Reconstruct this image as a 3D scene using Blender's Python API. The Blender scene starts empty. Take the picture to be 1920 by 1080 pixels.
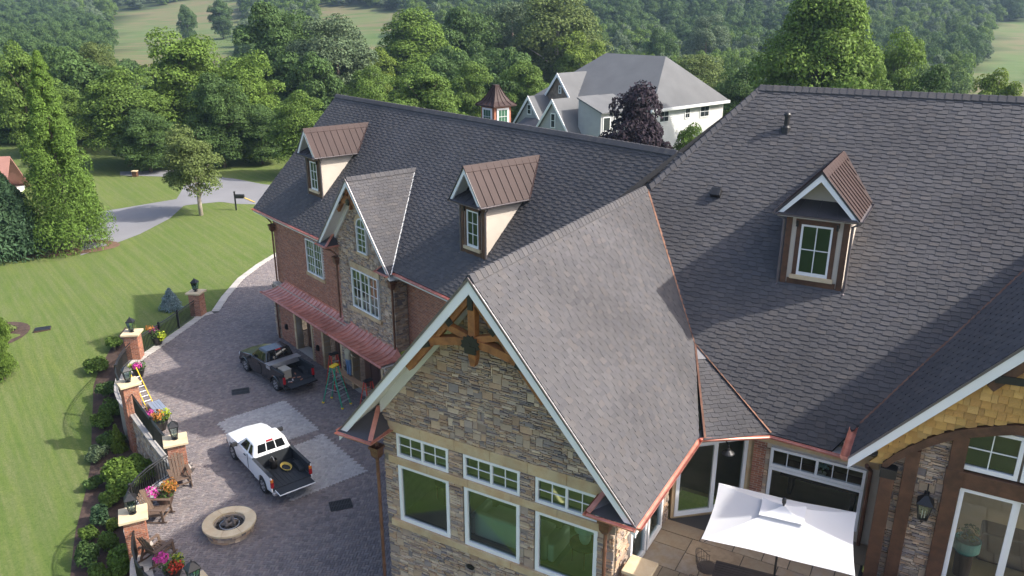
import bpy, math, random
import numpy as np
from mathutils import Vector, Matrix
random.seed(7); rng = np.random.default_rng(7)
sc = bpy.context.scene
C = sc.collection
# ---------------------------------------------------------------- camera
CH = 18.2; FPX = 1490.0; PITCH = math.radians(19.4)
cam_d = bpy.data.cameras.new('camera'); cam = bpy.data.objects.new('camera', cam_d); C.objects.link(cam)
cam.location = (0, 0, CH); cam.rotation_euler = (math.radians(90) - PITCH, 0, 0)
cam_d.sensor_width = 36.0; cam_d.lens = FPX / 1920 * 36.0; cam_d.clip_start = 0.3; cam_d.clip_end = 6000
sc.camera = cam
# ---------------------------------------------------------------- sky and sun
SUN = Vector((0.744, -0.128, 0.656)).normalized()
W = bpy.data.worlds.new('World'); sc.world = W; W.use_nodes = True
wn = W.node_tree.nodes; wl = W.node_tree.links
sky = wn.new('ShaderNodeTexSky'); sky.sky_type = 'NISHITA'; sky.sun_disc = False
sky.sun_elevation = math.radians(41); sky.sun_rotation = math.radians(99.8)
sky.air_density = .8; sky.dust_density = 7.0; sky.ozone_density = .4; sky.altitude = 900
bg = wn['Background']; bg.inputs['Strength'].default_value = 0.15
wl.new(sky.outputs[0], bg.inputs['Color'])
sl = bpy.data.lights.new('sun', 'SUN'); sl.energy = 2.9; sl.angle = math.radians(0.9); sl.color = (1.0, 0.95, 0.87)
so = bpy.data.objects.new('sun', sl); C.objects.link(so); so.location = (40, -10, 60)
so.rotation_euler = SUN.to_track_quat('Z', 'Y').to_euler()
vs = sc.view_settings; vs.view_transform = 'Standard'; vs.look = 'None'; vs.exposure = 1.36; vs.gamma = 1.0
vs.use_curve_mapping = False
sc.cycles.max_bounces = 6; sc.cycles.transparent_max_bounces = 12; sc.cycles.volume_bounces = 0
# ---------------------------------------------------------------- pixel -> world (pixels of the 1920x1080 photograph)
_sp, _cp = math.sin(PITCH), math.cos(PITCH)
CAM = np.array([0, 0, CH])
def ray(u, v):
    r = (u - 960) / FPX; up = (540 - v) / FPX
    return np.array([r, _cp + up * _sp, -_sp + up * _cp])
def atz(u, v, z):
    d = ray(u, v); return CAM + d * ((z - CH) / d[2])
def aty(u, v, y):
    d = ray(u, v); return CAM + d * (y / d[1])
def proj(P):
    x, y, z = P[0], P[1], P[2] - CH
    d = y * _cp - z * _sp
    return 960 + FPX * x / d, 540 - FPX * (y * _sp + z * _cp) / d
AM = math.radians(29.8); AG = math.radians(39.6)
F0 = atz(880, 520, 12.3); G0 = atz(475, 390, 7.5)
HM = Matrix.Translation((F0[0], F0[1], 0)) @ Matrix.Rotation(-AM, 4, 'Z')      # house frame: x along main ridge, y away
GMW = Matrix.Translation((G0[0], G0[1], 0)) @ Matrix.Rotation(-(math.pi / 2 - AG), 4, 'Z')
GM = HM.inverted() @ GMW                                                        # garage wing inside the house frame
HMn = np.array(HM); HMi = np.array(HM.inverted()); GMi = np.array(GMW.inverted())
def hloc(P): return (HMi @ np.array([P[0], P[1], P[2], 1]))[:3]
def hw(u, v, w):                                    # pixel on the house-frame plane y = w
    o = hloc(CAM); d = HMi[:3, :3] @ ray(u, v); return o + d * ((w - o[1]) / d[1])
def hz(u, v, z): return hloc(atz(u, v, z))
def gw(u, v, w):
    o = (GMi @ np.array([0, 0, CH, 1]))[:3]; d = GMi[:3, :3] @ ray(u, v); return o + d * ((w - o[1]) / d[1])
# ---------------------------------------------------------------- mesh builder
def V(*a): return np.array(a, float)
def nrm(a):
    a = np.array(a, float); return a / (np.linalg.norm(a) + 1e-12)
class MB:
    def __init__(s): s.v = []; s.f = []; s.m = []; s.r = []
    def add(s, vs, fs, mi=0, r=None):
        o = len(s.v); s.v += [tuple(map(float, p)) for p in vs]
        r = random.random() if r is None else r
        for f in fs: s.f.append(tuple(i + o for i in f)); s.m.append(mi); s.r.append(r)
        return s
    def box(s, x0, x1, y0, y1, z0, z1, mi=0, r=None):
        return s.add([(x0, y0, z0), (x1, y0, z0), (x1, y1, z0), (x0, y1, z0), (x0, y0, z1), (x1, y0, z1), (x1, y1, z1), (x0, y1, z1)],
                     [(3, 2, 1, 0), (4, 5, 6, 7), (0, 1, 5, 4), (1, 2, 6, 5), (2, 3, 7, 6), (3, 0, 4, 7)], mi, r)
    def obox(s, c, X, Y, Zv, mi=0, r=None):            # centre and three half-extent vectors
        c, X, Y, Zv = map(lambda a: np.array(a, float), (c, X, Y, Zv)); p = []
        for k in (-1, 1):
            for a, b in ((-1, -1), (1, -1), (1, 1), (-1, 1)): p.append(c + a * X + b * Y + k * Zv)
        return s.add(p, [(3, 2, 1, 0), (4, 5, 6, 7), (0, 1, 5, 4), (1, 2, 6, 5), (2, 3, 7, 6), (3, 0, 4, 7)], mi, r)
    def beam(s, a, b, wd, ht, up=(0, 0, 1), mi=0):      # rectangular bar from a to b
        a, b = np.array(a, float), np.array(b, float); d = b - a; L = np.linalg.norm(d); d = d / L
        u = np.array(up, float); x = np.cross(d, u)
        if np.linalg.norm(x) < 1e-6: x = np.cross(d, (1, 0, 0))
        x = nrm(x); u = np.cross(x, d)
        return s.obox((a + b) / 2, d * L / 2, x * wd / 2, u * ht / 2, mi)
    def prism(s, poly, off, mi=0, r=None):
        n = len(poly); P = [np.array(p, float) for p in poly]; o = np.array(off, float)
        fs = [tuple(range(n))[::-1], tuple(range(n, 2 * n))] + [(i, (i + 1) % n, n + (i + 1) % n, n + i) for i in range(n)]
        return s.add(P + [p + o for p in P], fs, mi, r)
    def tube(s, path, rad, n=8, mi=0, cap=True, r=None):
        P = [np.array(p, float) for p in path]; m = len(P)
        R = rad if hasattr(rad, '__len__') else [rad] * m; vs = []; prev = None
        for i in range(m):
            t = nrm(P[min(i + 1, m - 1)] - P[max(i - 1, 0)])
            x = np.cross(t, (0, 0, 1)) if prev is None else prev - t * np.dot(prev, t)
            if np.linalg.norm(x) < 1e-4: x = np.cross(t, (1, 0, 0))
            x = nrm(x); y = np.cross(t, x); prev = x
            for k in range(n):
                a = 2 * math.pi * k / n; vs.append(P[i] + R[i] * (math.cos(a) * x + math.sin(a) * y))
        fs = [(i * n + k, i * n + (k + 1) % n, (i + 1) * n + (k + 1) % n, (i + 1) * n + k) for i in range(m - 1) for k in range(n)]
        if cap: fs += [tuple(range(n))[::-1], tuple(range((m - 1) * n, m * n))]
        return s.add(vs, fs, mi, r)
    def lathe(s, prof, n=16, c=(0, 0, 0), mi=0, sx=1, sy=1):
        vs = []
        for (r, z) in prof:
            for k in range(n):
                a = 2 * math.pi * k / n; vs.append((c[0] + sx * r * math.cos(a), c[1] + sy * r * math.sin(a), c[2] + z))
        m = len(prof)
        fs = [(i * n + k, i * n + (k + 1) % n, (i + 1) * n + (k + 1) % n, (i + 1) * n + k) for i in range(m - 1) for k in range(n)]
        if prof[0][0] > 1e-4: fs.append(tuple(range(n))[::-1])
        if prof[-1][0] > 1e-4: fs.append(tuple(range((m - 1) * n, m * n)))
        return s.add(vs, fs, mi)
    def mesh(s, name, mats, smooth=False):
        me = bpy.data.meshes.new(name); me.from_pydata(s.v, [], s.f)
        for m in (mats if isinstance(mats, (list, tuple)) else [mats]): me.materials.append(m)
        if s.m and max(s.m) > 0: me.polygons.foreach_set('material_index', s.m)
        if s.f:
            at = me.attributes.new('rnd', 'FLOAT', 'FACE'); at.data.foreach_set('value', s.r)
        if smooth: me.polygons.foreach_set('use_smooth', [True] * len(s.f))
        me.update(); return me
def tag(o, label=None, cat=None, group=None, kind=None):
    if label: o['label'] = label
    if cat: o['category'] = cat
    if group: o['group'] = group
    if kind: o['kind'] = kind
    return o
def link(name, data, parent=None, M=None):
    o = bpy.data.objects.new(name, data); C.objects.link(o)
    if parent is not None: o.parent = parent
    if M is not None: o.matrix_local = M
    return o
def put(name, mb, mats, parent=None, M=None, smooth=False, bevel=0, seg=2, **k):
    o = link(name, mb.mesh(name, mats, smooth), parent, M)
    if bevel:
        b = o.modifiers.new('bevel', 'BEVEL'); b.width = bevel; b.segments = seg; b.limit_method = 'ANGLE'; b.angle_limit = math.radians(40)
    return tag(o, **k)
def empty(name, loc, rz=0, **k):
    o = link(name, None); o.location = loc; o.rotation_euler = (0, 0, rz); o.empty_display_size = .2
    return tag(o, **k)
def copy_tree(o, parent=None):
    c = o.copy(); C.objects.link(c)
    if parent is not None: c.parent = parent
    for ch in list(o.children): copy_tree(ch, c)
    return c
def pieces(parent, name, plist, mats, nmax=300, M=None, rest=None, M2=None):
    """plist: (verts, faces, rank, material index).  The nmax best ranked become objects, the rest one joined part."""
    plist = sorted(plist, key=lambda p: -p[2])
    for vs, fs, _, mi in plist[:nmax]:
        a = np.array(vs); c = a.mean(0); mb = MB(); mb.add(a - c, fs, mi)
        o = link(name, mb.mesh(name, mats), parent, (M or Matrix()) @ Matrix.Translation(c))
    if plist[nmax:]:
        mb = MB()
        for vs, fs, _, mi in plist[nmax:]: mb.add(vs, fs, mi)
        o = put(rest or name + '_field', mb, mats, parent, M); o['kind'] = 'stuff'
def clip(poly, a, b):
    """convex clip of a 2D polygon by the half plane left of a->b"""
    out = []; n = len(poly)
    sd = lambda p: (b[0] - a[0]) * (p[1] - a[1]) - (b[1] - a[1]) * (p[0] - a[0])
    for i in range(n):
        p, q = poly[i], poly[(i + 1) % n]; sp_, sq = sd(p), sd(q)
        if sp_ >= 0: out.append(p)
        if (sp_ > 0) != (sq > 0) and abs(sp_ - sq) > 1e-12:
            t = sp_ / (sp_ - sq)
            if 0 < t < 1: out.append((p[0] + t * (q[0] - p[0]), p[1] + t * (q[1] - p[1])))
    return out
def area2(p): return 0.5 * sum(p[i][0] * p[(i + 1) % len(p)][1] - p[(i + 1) % len(p)][0] * p[i][1] for i in range(len(p)))
def inpoly(x, y, poly):
    c = False; n = len(poly); j = n - 1
    for i in range(n):
        xi, yi = poly[i][0], poly[i][1]; xj, yj = poly[j][0], poly[j][1]
        if (yi > y) != (yj > y) and x < (xj - xi) * (y - yi) / (yj - yi) + xi: c = not c
        j = i
    return c
def ss(a, b, x):
    t = min(1, max(0, (x - a) / (b - a))); return t * t * (3 - 2 * t)
# ---------------------------------------------------------------- materials
def mat(name, col, rough=.8, var=0.0, hue=0.0, noise=0.0, nscale=6.0, bump=0.0, bscale=40.0, metal=0.0, spec=.5, col2=None, pal=None, trans=0.0, stretch=None, blotch=0.0, world=False):
    """base colour, per-piece variation (var), large noise variation, bump"""
    m = bpy.data.materials.new(name); m.use_nodes = True; n = m.node_tree.nodes; l = m.node_tree.links
    b = n['Principled BSDF']; b.inputs['Roughness'].default_value = rough; b.inputs['Metallic'].default_value = metal
    b.inputs['Specular IOR Level'].default_value = spec
    rgb = n.new('ShaderNodeRGB'); rgb.outputs[0].default_value = (*col, 1); out = rgb.outputs[0]
    at = n.new('ShaderNodeAttribute'); at.attribute_name = 'rnd'
    oi = n.new('ShaderNodeObjectInfo')
    ad = n.new('ShaderNodeMath'); ad.operation = 'ADD'; l.new(at.outputs['Fac'], ad.inputs[0]); l.new(oi.outputs['Random'], ad.inputs[1])
    fr = n.new('ShaderNodeMath'); fr.operation = 'FRACT'; l.new(ad.outputs[0], fr.inputs[0])
    tc = n.new('ShaderNodeTexCoord')
    if world:
        g = n.new('ShaderNodeNewGeometry'); co = g.outputs['Position']
    else: co = tc.outputs['Object']
    if stretch:
        mp = n.new('ShaderNodeMapping'); mp.inputs['Scale'].default_value = stretch; l.new(co, mp.inputs[0]); co = mp.outputs[0]
    if pal:
        cr = n.new('ShaderNodeValToRGB'); cr.color_ramp.interpolation = 'CONSTANT'
        e = cr.color_ramp.elements
        while len(e) < len(pal): e.new(.5)
        for i, c in enumerate(pal): e[i].position = i / len(pal); e[i].color = (*c, 1)
        l.new(fr.outputs[0], cr.inputs[0]); out = cr.outputs[0]
    if var:
        mr = n.new('ShaderNodeMapRange'); mr.inputs[3].default_value = 1 - var; mr.inputs[4].default_value = 1 + var
        m7 = n.new('ShaderNodeMath'); m7.operation = 'MULTIPLY'; m7.inputs[1].default_value = 7.13; l.new(fr.outputs[0], m7.inputs[0])
        f7 = n.new('ShaderNodeMath'); f7.operation = 'FRACT'; l.new(m7.outputs[0], f7.inputs[0]); l.new(f7.outputs[0], mr.inputs[0])
        vm = n.new('ShaderNodeVectorMath'); vm.operation = 'SCALE'; l.new(out, vm.inputs[0]); l.new(mr.outputs[0], vm.inputs['Scale']); out = vm.outputs[0]
    if noise or col2:
        nt = n.new('ShaderNodeTexNoise'); nt.inputs['Scale'].default_value = nscale; nt.inputs['Detail'].default_value = 6; nt.inputs['Roughness'].default_value = .62
        l.new(co, nt.inputs['Vector'])
        if col2:
            mx = n.new('ShaderNodeMix'); mx.data_type = 'RGBA'; mp2 = n.new('ShaderNodeMapRange'); mp2.inputs[1].default_value = .38; mp2.inputs[2].default_value = .62
            l.new(nt.outputs[0], mp2.inputs[0]); l.new(mp2.outputs[0], mx.inputs[0]); l.new(out, mx.inputs[6]); mx.inputs[7].default_value = (*col2, 1); out = mx.outputs[2]
        if noise:
            mr = n.new('ShaderNodeMapRange'); mr.inputs[1].default_value = .25; mr.inputs[2].default_value = .75; mr.inputs[3].default_value = 1 - noise; mr.inputs[4].default_value = 1 + noise
            nt2 = n.new('ShaderNodeTexNoise'); nt2.inputs['Scale'].default_value = nscale * .37; nt2.inputs['Detail'].default_value = 8; l.new(co, nt2.inputs['Vector'])
            l.new(nt2.outputs[0], mr.inputs[0])
            vm = n.new('ShaderNodeVectorMath'); vm.operation = 'SCALE'; l.new(out, vm.inputs[0]); l.new(mr.outputs[0], vm.inputs['Scale']); out = vm.outputs[0]
    l.new(out, b.inputs['Base Color'])
    if bump:
        bt = n.new('ShaderNodeTexNoise'); bt.inputs['Scale'].default_value = bscale; bt.inputs['Detail'].default_value = 5; l.new(co, bt.inputs['Vector'])
        bp = n.new('ShaderNodeBump'); bp.inputs['Strength'].default_value = bump; bp.inputs['Distance'].default_value = .02
        l.new(bt.outputs[0], bp.inputs['Height']); l.new(bp.outputs[0], b.inputs['Normal'])
    if trans:
        tr = n.new('ShaderNodeBsdfTranslucent'); ms = n.new('ShaderNodeMixShader'); ms.inputs[0].default_value = trans
        l.new(out, tr.inputs[0]); l.new(b.outputs[0], ms.inputs[1]); l.new(tr.outputs[0], ms.inputs[2])
        l.new(ms.outputs[0], n['Material Output'].inputs[0])
    return m
def glass_mat(name, tint=(.8, .9, .86), gl=.9, ior=1.9):
    m = bpy.data.materials.new(name); m.use_nodes = True; n = m.node_tree.nodes; l = m.node_tree.links
    n.remove(n['Principled BSDF'])
    t = n.new('ShaderNodeBsdfTransparent'); t.inputs[0].default_value = (*tint, 1)
    g = n.new('ShaderNodeBsdfGlossy'); g.inputs['Roughness'].default_value = .02; g.inputs['Color'].default_value = (gl * .74, gl * .92, gl, 1)
    fz = n.new('ShaderNodeFresnel'); fz.inputs[0].default_value = ior
    x = n.new('ShaderNodeMixShader'); l.new(fz.outputs[0], x.inputs[0]); l.new(t.outputs[0], x.inputs[1]); l.new(g.outputs[0], x.inputs[2])
    l.new(x.outputs[0], n['Material Output'].inputs[0]); return m
M_ = {}
M_['shingle'] = mat('shingle', (.075, .070, .074), .95, pal=[(.082, .079, .082), (.078, .075, .079), (.086, .082, .084), (.080, .077, .080), (.083, .080, .083), (.090, .084, .084), (.075, .073, .078), (.082, .079, .083)], var=.07, noise=.24, nscale=.7, bump=.4, bscale=90, spec=.2)
M_['roofdeck'] = mat('roof_felt', (.02, .02, .022), .95)
M_['white'] = mat('white_trim', (.74, .74, .73), .5, noise=.05, nscale=2)
M_['soffit'] = mat('soffit', (.62, .61, .58), .6, noise=.05)
M_['copper'] = mat('copper', (.66, .29, .215), .40, metal=.45, noise=.25, nscale=3, col2=(.50, .20, .145), bump=.08, bscale=8)
M_['copper_old'] = mat('aged_copper', (.22, .115, .075), .5, metal=.5, noise=.25, nscale=4, col2=(.15, .075, .05))
M_['bronze'] = mat('bronze_metal', (.048, .030, .027), .62, metal=0, spec=.2, noise=.12, nscale=2.5, bump=.05, bscale=5)
M_['darkmetal'] = mat('dark_metal_roof', (.07, .065, .07), .45, metal=.3, noise=.2, nscale=4)
M_['graygutter'] = mat('bronze_gutter', (.16, .14, .145), .4, metal=.5, noise=.1)
M_['timber'] = mat('stained_timber', (.32, .13, .038), .62, noise=.3, nscale=5, col2=(.21, .08, .025), bump=.3, bscale=25, stretch=(1, 1, 1))
M_['timber_dk'] = mat('dark_timber', (.105, .048, .024), .65, noise=.35, nscale=5, col2=(.07, .032, .016), bump=.3, bscale=25)
M_['stucco'] = mat('stucco', (.50, .44, .37), .9, noise=.08, nscale=3, bump=.2, bscale=60)
M_['iron'] = mat('black_iron', (.012, .012, .013), .45, noise=.2)
M_['sandstone'] = mat('sandstone', (.52, .40, .24), .85, noise=.18, nscale=2.5, col2=(.46, .31, .17), bump=.25, bscale=30)
M_['capstone'] = mat('cap_stone', (.60, .49, .32), .85, noise=.15, nscale=3, col2=(.55, .42, .26), bump=.2, bscale=30)
M_['stone'] = mat('ledge_stone', (0.352, 0.277, 0.227), .9, pal=[(0.422, 0.310, 0.215), (0.317, 0.233, 0.175), (0.493, 0.377, 0.272), (0.364, 0.244, 0.158), (0.259, 0.211, 0.187), (0.446, 0.333, 0.239), (0.340, 0.267, 0.215), (0.528, 0.410, 0.295), (0.223, 0.188, 0.175), (0.422, 0.282, 0.182), (0.387, 0.310, 0.239), (0.470, 0.333, 0.215)], var=.15, noise=.15, nscale=14, bump=.5, bscale=30)
M_['mortar'] = mat('mortar', (.25, .21, .165), .95, noise=.2, nscale=10)
M_['brick'] = mat('red_brick', (.3, .11, .07), .9, pal=[(.34, .135, .078), (.29, .11, .065), (.39, .165, .095), (.25, .10, .065), (.36, .14, .075), (.32, .15, .10)], var=.12, noise=.1, nscale=20, bump=.4, bscale=60)
M_['brickmortar'] = mat('brick_mortar', (.46, .39, .31), .95, noise=.15, nscale=8)
M_['glass'] = glass_mat('window_glass'); M_['glass_g'] = glass_mat('green_window_glass', (.70, .95, .80), .95, 2.25)
M_['cedar'] = mat('cedar_shake', (.40, .25, .085), .75, pal=[(.46, .265, .07), (.39, .215, .06), (.51, .305, .085), (.43, .235, .062), (.48, .29, .09)], var=.15, noise=.15, nscale=9, bump=.3, bscale=30)
M_['door'] = mat('brown_door', (.07, .035, .03), .5, noise=.15, nscale=6)
M_['paver'] = mat('paver', (0.209, 0.178, 0.172), .9, pal=[(0.191, 0.164, 0.161), (0.232, 0.200, 0.187), (0.174, 0.149, 0.148), (0.215, 0.178, 0.166), (0.157, 0.137, 0.138), (0.203, 0.178, 0.175)], var=.12, noise=.12, nscale=.5, bump=.25, bscale=50, world=True)
M_['paver_l'] = mat('light_paver', (0.376, 0.365, 0.359), .9, pal=[(0.365, 0.353, 0.348), (0.410, 0.399, 0.388), (0.342, 0.331, 0.331), (0.388, 0.370, 0.359)], var=.08, noise=.1, nscale=.5, bump=.25, bscale=50, world=True)
M_['joint'] = mat('joint_sand', (.05, .047, .046), .95, noise=.2, nscale=4)
M_['concrete'] = mat('border_stone', (.42, .39, .35), .9, var=.1, noise=.12, nscale=2, bump=.2, bscale=40)
M_['asphalt'] = mat('asphalt', (.17, .17, .18), .95, noise=.12, nscale=.6, bump=.2, bscale=60, world=True)
M_['mulch'] = mat('mulch', (.06, .036, .026), .95, noise=.4, nscale=9, bump=1.0, bscale=25)
M_['steel'] = mat('aluminium', (.6, .6, .61), .35, metal=.8, noise=.1)
M_['rubber'] = mat('tyre_rubber', (.018, .018, .018), .85)
M_['dark'] = mat('dark_void', (.01, .01, .01), .9)
M_['floorwood'] = mat('oak_floor', (.58, .44, .27), .5, noise=.2, nscale=3)
M_['plaster'] = mat('interior_plaster', (.7, .68, .62), .9)
M_['fabric'] = mat('sofa_fabric', (.72, .73, .69), .9, noise=.05)
# ================================================================ terrain
def zt(x, y):
    z = -2.1 * (1 - ss(35, 46, y)) - .05
    if x < -24: z -= 1.2 * ss(24, 60, -x) * (1 - ss(60, 90, y))
    if y > 115: z -= 6 * ss(115, 220, y)
    if y > 240:
        q = y - 240
        z += q * .085 + 5.5 * math.sin(x * .011 + 1.3) * ss(0, 200, q) + 3.0 * math.sin(y * .013 + x * .006) * ss(0, 120, q)
        z += ss(350, 1100, y) * 60 * (.6 + .4 * math.sin(x * .0035 + .6))
    return z
FIELDS = [[(176, 62), (240, 24), (330, 4), (400, -6), (455, -2), (448, 28), (452, 60), (420, 84), (300, 86), (215, 74)],
          [(586, 10), (700, 14), (768, 28), (765, 75), (735, 100), (690, 98), (640, 70), (600, 50)],
          [(1850, 52), (1890, 42), (1990, 40), (1990, 170), (1795, 172), (1800, 140), (1840, 118)],
          [(1120, 62), (1165, 68), (1160, 80), (1122, 74)], [(1240, 92), (1290, 80), (1300, 100), (1250, 106)]]
def isfield(x, y, z):
    u, v = proj((x, y, z)); return any(inpoly(u, v, p) for p in FIELDS)
xs = sorted(set(list(np.arange(-60, 40, 1.0)) + list(np.arange(-160, 160, 5.0)) + list(np.arange(-1500, 1501, 20.0))))
ys = sorted(set(list(np.arange(10, 100, 1.0)) + list(np.arange(100, 260, 5.0)) + list(np.arange(260, 760, 8.0)) + list(np.arange(760, 1500, 30.0)) + [-60., -20.]))
vv = []; fa = []
for y in ys:
    for x in xs:
        z = zt(x, y); vv.append((x, y, z)); fa.append(1.0 if (y > 230 and any(isfield(x, y, z + q_) for q_ in (0, 6, 11, 16))) else 0.0)
nx = len(xs)
ff = [(j * nx + i, j * nx + i + 1, (j + 1) * nx + i + 1, (j + 1) * nx + i) for j in range(len(ys) - 1) for i in range(nx - 1)]
me = bpy.data.meshes.new('ground'); me.from_pydata(vv, [], ff)
at_ = me.attributes.new('field', 'FLOAT', 'POINT'); at_.data.foreach_set('value', fa)
me.polygons.foreach_set('use_smooth', [True] * len(ff))
gm = bpy.data.materials.new('lawn_and_fields'); gm.use_nodes = True; n = gm.node_tree.nodes; l = gm.node_tree.links
b = n['Principled BSDF']; b.inputs['Roughness'].default_value = .95; b.inputs['Specular IOR Level'].default_value = .1
geo = n.new('ShaderNodeNewGeometry')
def noi(scale, det=6, stretch=None, rot=0):
    t = n.new('ShaderNodeTexNoise'); t.inputs['Scale'].default_value = scale; t.inputs['Detail'].default_value = det; t.inputs['Roughness'].default_value = .65
    m0 = n.new('ShaderNodeMapping'); l.new(geo.outputs['Position'], m0.inputs[0]); m0.inputs['Rotation'].default_value = (0, 0, rot)
    mp = n.new('ShaderNodeMapping'); l.new(m0.outputs[0], mp.inputs[0])
    if stretch: mp.inputs['Scale'].default_value = stretch
    l.new(mp.outputs[0], t.inputs['Vector']); return t.outputs[0]
def mixc(fac, a, bb):
    m = n.new('ShaderNodeMix'); m.data_type = 'RGBA'
    if isinstance(fac, float): m.inputs[0].default_value = fac
    else: l.new(fac, m.inputs[0])
    for s, c in ((6, a), (7, bb)):
        if isinstance(c, tuple): m.inputs[s].default_value = (*c, 1)
        else: l.new(c, m.inputs[s])
    return m.outputs[2]
def rngm(x, a, bb, c=0., d=1.):
    m = n.new('ShaderNodeMapRange'); m.inputs[1].default_value = a; m.inputs[2].default_value = bb; m.inputs[3].default_value = c; m.inputs[4].default_value = d
    l.new(x, m.inputs[0]); return m.outputs[0]
lawn = mixc(rngm(noi(.16, 5), .35, .65), (.106, .146, .036), (.142, .168, .050))
lawn = mixc(rngm(noi(1.3, 6, (.25, 1.6, 1), math.radians(55)), .40, .60), lawn, (.140, .158, .062))        # mown streaks, dry tips
lawn = mixc(rngm(noi(1.0, 3, (.04, 3.6, 1), math.radians(52)), .40, .60, 0, .42), lawn, (.066, .112, .026))
lawn = mixc(rngm(noi(9, 4), .40, .72, 0, .65), lawn, (.055, .095, .018))
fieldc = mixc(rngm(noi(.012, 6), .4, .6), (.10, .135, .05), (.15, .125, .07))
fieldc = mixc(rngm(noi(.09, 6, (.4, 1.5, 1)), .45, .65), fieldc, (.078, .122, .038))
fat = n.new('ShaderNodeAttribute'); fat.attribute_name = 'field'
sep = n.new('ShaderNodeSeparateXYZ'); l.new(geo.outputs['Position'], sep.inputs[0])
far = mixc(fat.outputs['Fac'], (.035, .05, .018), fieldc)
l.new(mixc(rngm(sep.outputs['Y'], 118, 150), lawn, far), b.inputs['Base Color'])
bp = n.new('ShaderNodeBump'); bp.inputs['Strength'].default_value = .7; bp.inputs['Distance'].default_value = .05
l.new(noi(14, 5), bp.inputs['Height']); l.new(bp.outputs[0], b.inputs['Normal'])
me.materials.append(gm)
ground = link('ground', me); tag(ground, kind='structure')
def sheet(name, poly, z, m, thick=None, **k):
    """flat polygon (triangulated by ear order) draped at z or on the terrain"""
    mb = MB(); P = [(p[0], p[1], (zt(p[0], p[1]) + z) if thick is None else z) for p in poly]
    mb.add(P, [tuple(range(len(P)))]); o = put(name, mb, m, **k); return o
# road : subdivided ribbons following the terrain
def ribbon(name, left, right, dz, m, nsub=24, **k):
    mb = MB(); L = [np.array(p, float) for p in left]; R = [np.array(p, float) for p in right]
    def res(P):
        d = [0]
        for i in range(1, len(P)): d.append(d[-1] + np.linalg.norm(P[i] - P[i - 1]))
        t = np.linspace(0, d[-1], nsub); return np.stack([np.interp(t, d, [p[a] for p in P]) for a in (0, 1)], 1)
    A, B = res(L), res(R); K = 7; vs = []
    for a, bq in zip(A, B):
        for j in range(K):
            p = a + (bq - a) * j / (K - 1); vs.append((p[0], p[1], zt(p[0], p[1]) + dz))
    fs = [(i * K + j, i * K + j + 1, (i + 1) * K + j + 1, (i + 1) * K + j) for i in range(nsub - 1) for j in range(K - 1)]
    mb.add(vs, fs); return put(name, mb, m, **k)
def g0(u, v, z=-.05): return atz(u, v, z)[:2]
ribbon('road', [g0(560, 392), g0(500, 384), g0(440, 382), g0(414, 378), g0(345, 384), g0(318, 408), g0(262, 436), g0(190, 462), g0(150, 474)],
       [g0(560, 352), g0(490, 345), g0(440, 335), g0(405, 332), g0(345, 348), g0(332, 372), g0(250, 384), g0(198, 391), g0(150, 398)], .012, M_['asphalt'], 60, kind='structure')
ribbon('road', [g0(430, 345), g0(380, 336), g0(330, 332), g0(225, 329)], [g0(430, 336), g0(380, 322), g0(330, 319), g0(225, 322)], .018, M_['asphalt'], 20, kind='structure')
mbl = MB(); a = g0(455, 370); b_ = g0(478, 380); d_ = nrm(b_ - a); q_ = np.array([-d_[1], d_[0]]) * .07
mbl.add([(*(a - q_), .0), (*(b_ - q_), .0), (*(b_ + q_), .0), (*(a + q_), .0)], [(0, 1, 2, 3)])
put('road_marking', mbl, mat('yellow_line_paint', (.6, .42, .06), .8, noise=.2), kind='structure')
# ================================================================ courtyard
PIL = [atz(367, 546, 1.55)[:2], atz(247, 622, 1.55)[:2], atz(240, 716, 1.55)[:2], atz(328, 823, 1.55)[:2], atz(249, 962, 1.55)[:2], atz(365, 1095, 1.55)[:2]]
def arc(a, b, bulge, n=9):
    a, b = np.array(a), np.array(b); d = b - a; nn = np.array([d[1], -d[0]]); nn = nn / np.linalg.norm(nn)
    return [a + d * t + nn * bulge * 4 * t * (1 - t) for t in np.linspace(0, 1, n)]
RAILP = [arc(PIL[0], PIL[1], -.05), arc(PIL[1], PIL[2], .75), arc(PIL[2], PIL[3], .05), arc(PIL[3], PIL[4], 1.0), arc(PIL[4], PIL[5], .75)]
# make bulges point away from the courtyard (towards -x)
for i in range(5):
    m_ = RAILP[i][4]; ch = (np.array(PIL[i]) + np.array(PIL[i + 1])) / 2
    if i in (1, 3, 4) and m_[0] > ch[0]: RAILP[i] = arc(PIL[i], PIL[i + 1], -[0, .75, 0, 1.0, .75][i])
edge = [tuple(g0(520, 472, 0)), tuple(g0(480, 496, 0)), tuple(g0(445, 522, 0)), tuple(g0(415, 556, 0)), tuple(g0(396, 584, 0))]
left_edge = edge[:]
for r in RAILP: left_edge += [tuple(p) for p in r]
court = left_edge + [(-8, 15), (0, 15), (3, 22), (-1, 30), (-4, 36), (-9.5, 43), (-12, 48), (-14, 60), tuple(g0(560, 466, 0))]
mb = MB(); P = [(x, y, -.02) for x, y in court]
mb.add(P, [tuple(range(len(P)))]); 
mb.add([(x, y, -2.6) for x, y in court] + P, [(i, (i + 1) % len(P), len(P) + (i + 1) % len(P), len(P) + i) for i in range(len(P))])
courtyard = put('courtyard', mb, M_['joint'], kind='structure')
panel = [tuple(g0(404, 793, 0)), tuple(g0(533, 751, 0)), tuple(g0(688, 882, 0)), tuple(g0(547, 938, 0))]
def lerp2(a, b, t): return (a[0] + (b[0] - a[0]) * t, a[1] + (b[1] - a[1]) * t)
pA = [panel[0], panel[1], lerp2(panel[1], panel[2], .46), lerp2(panel[0], panel[3], .46)]
pB = [lerp2(panel[0], panel[3], .52), lerp2(panel[1], panel[2], .52), panel[2], panel[3]]
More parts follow.
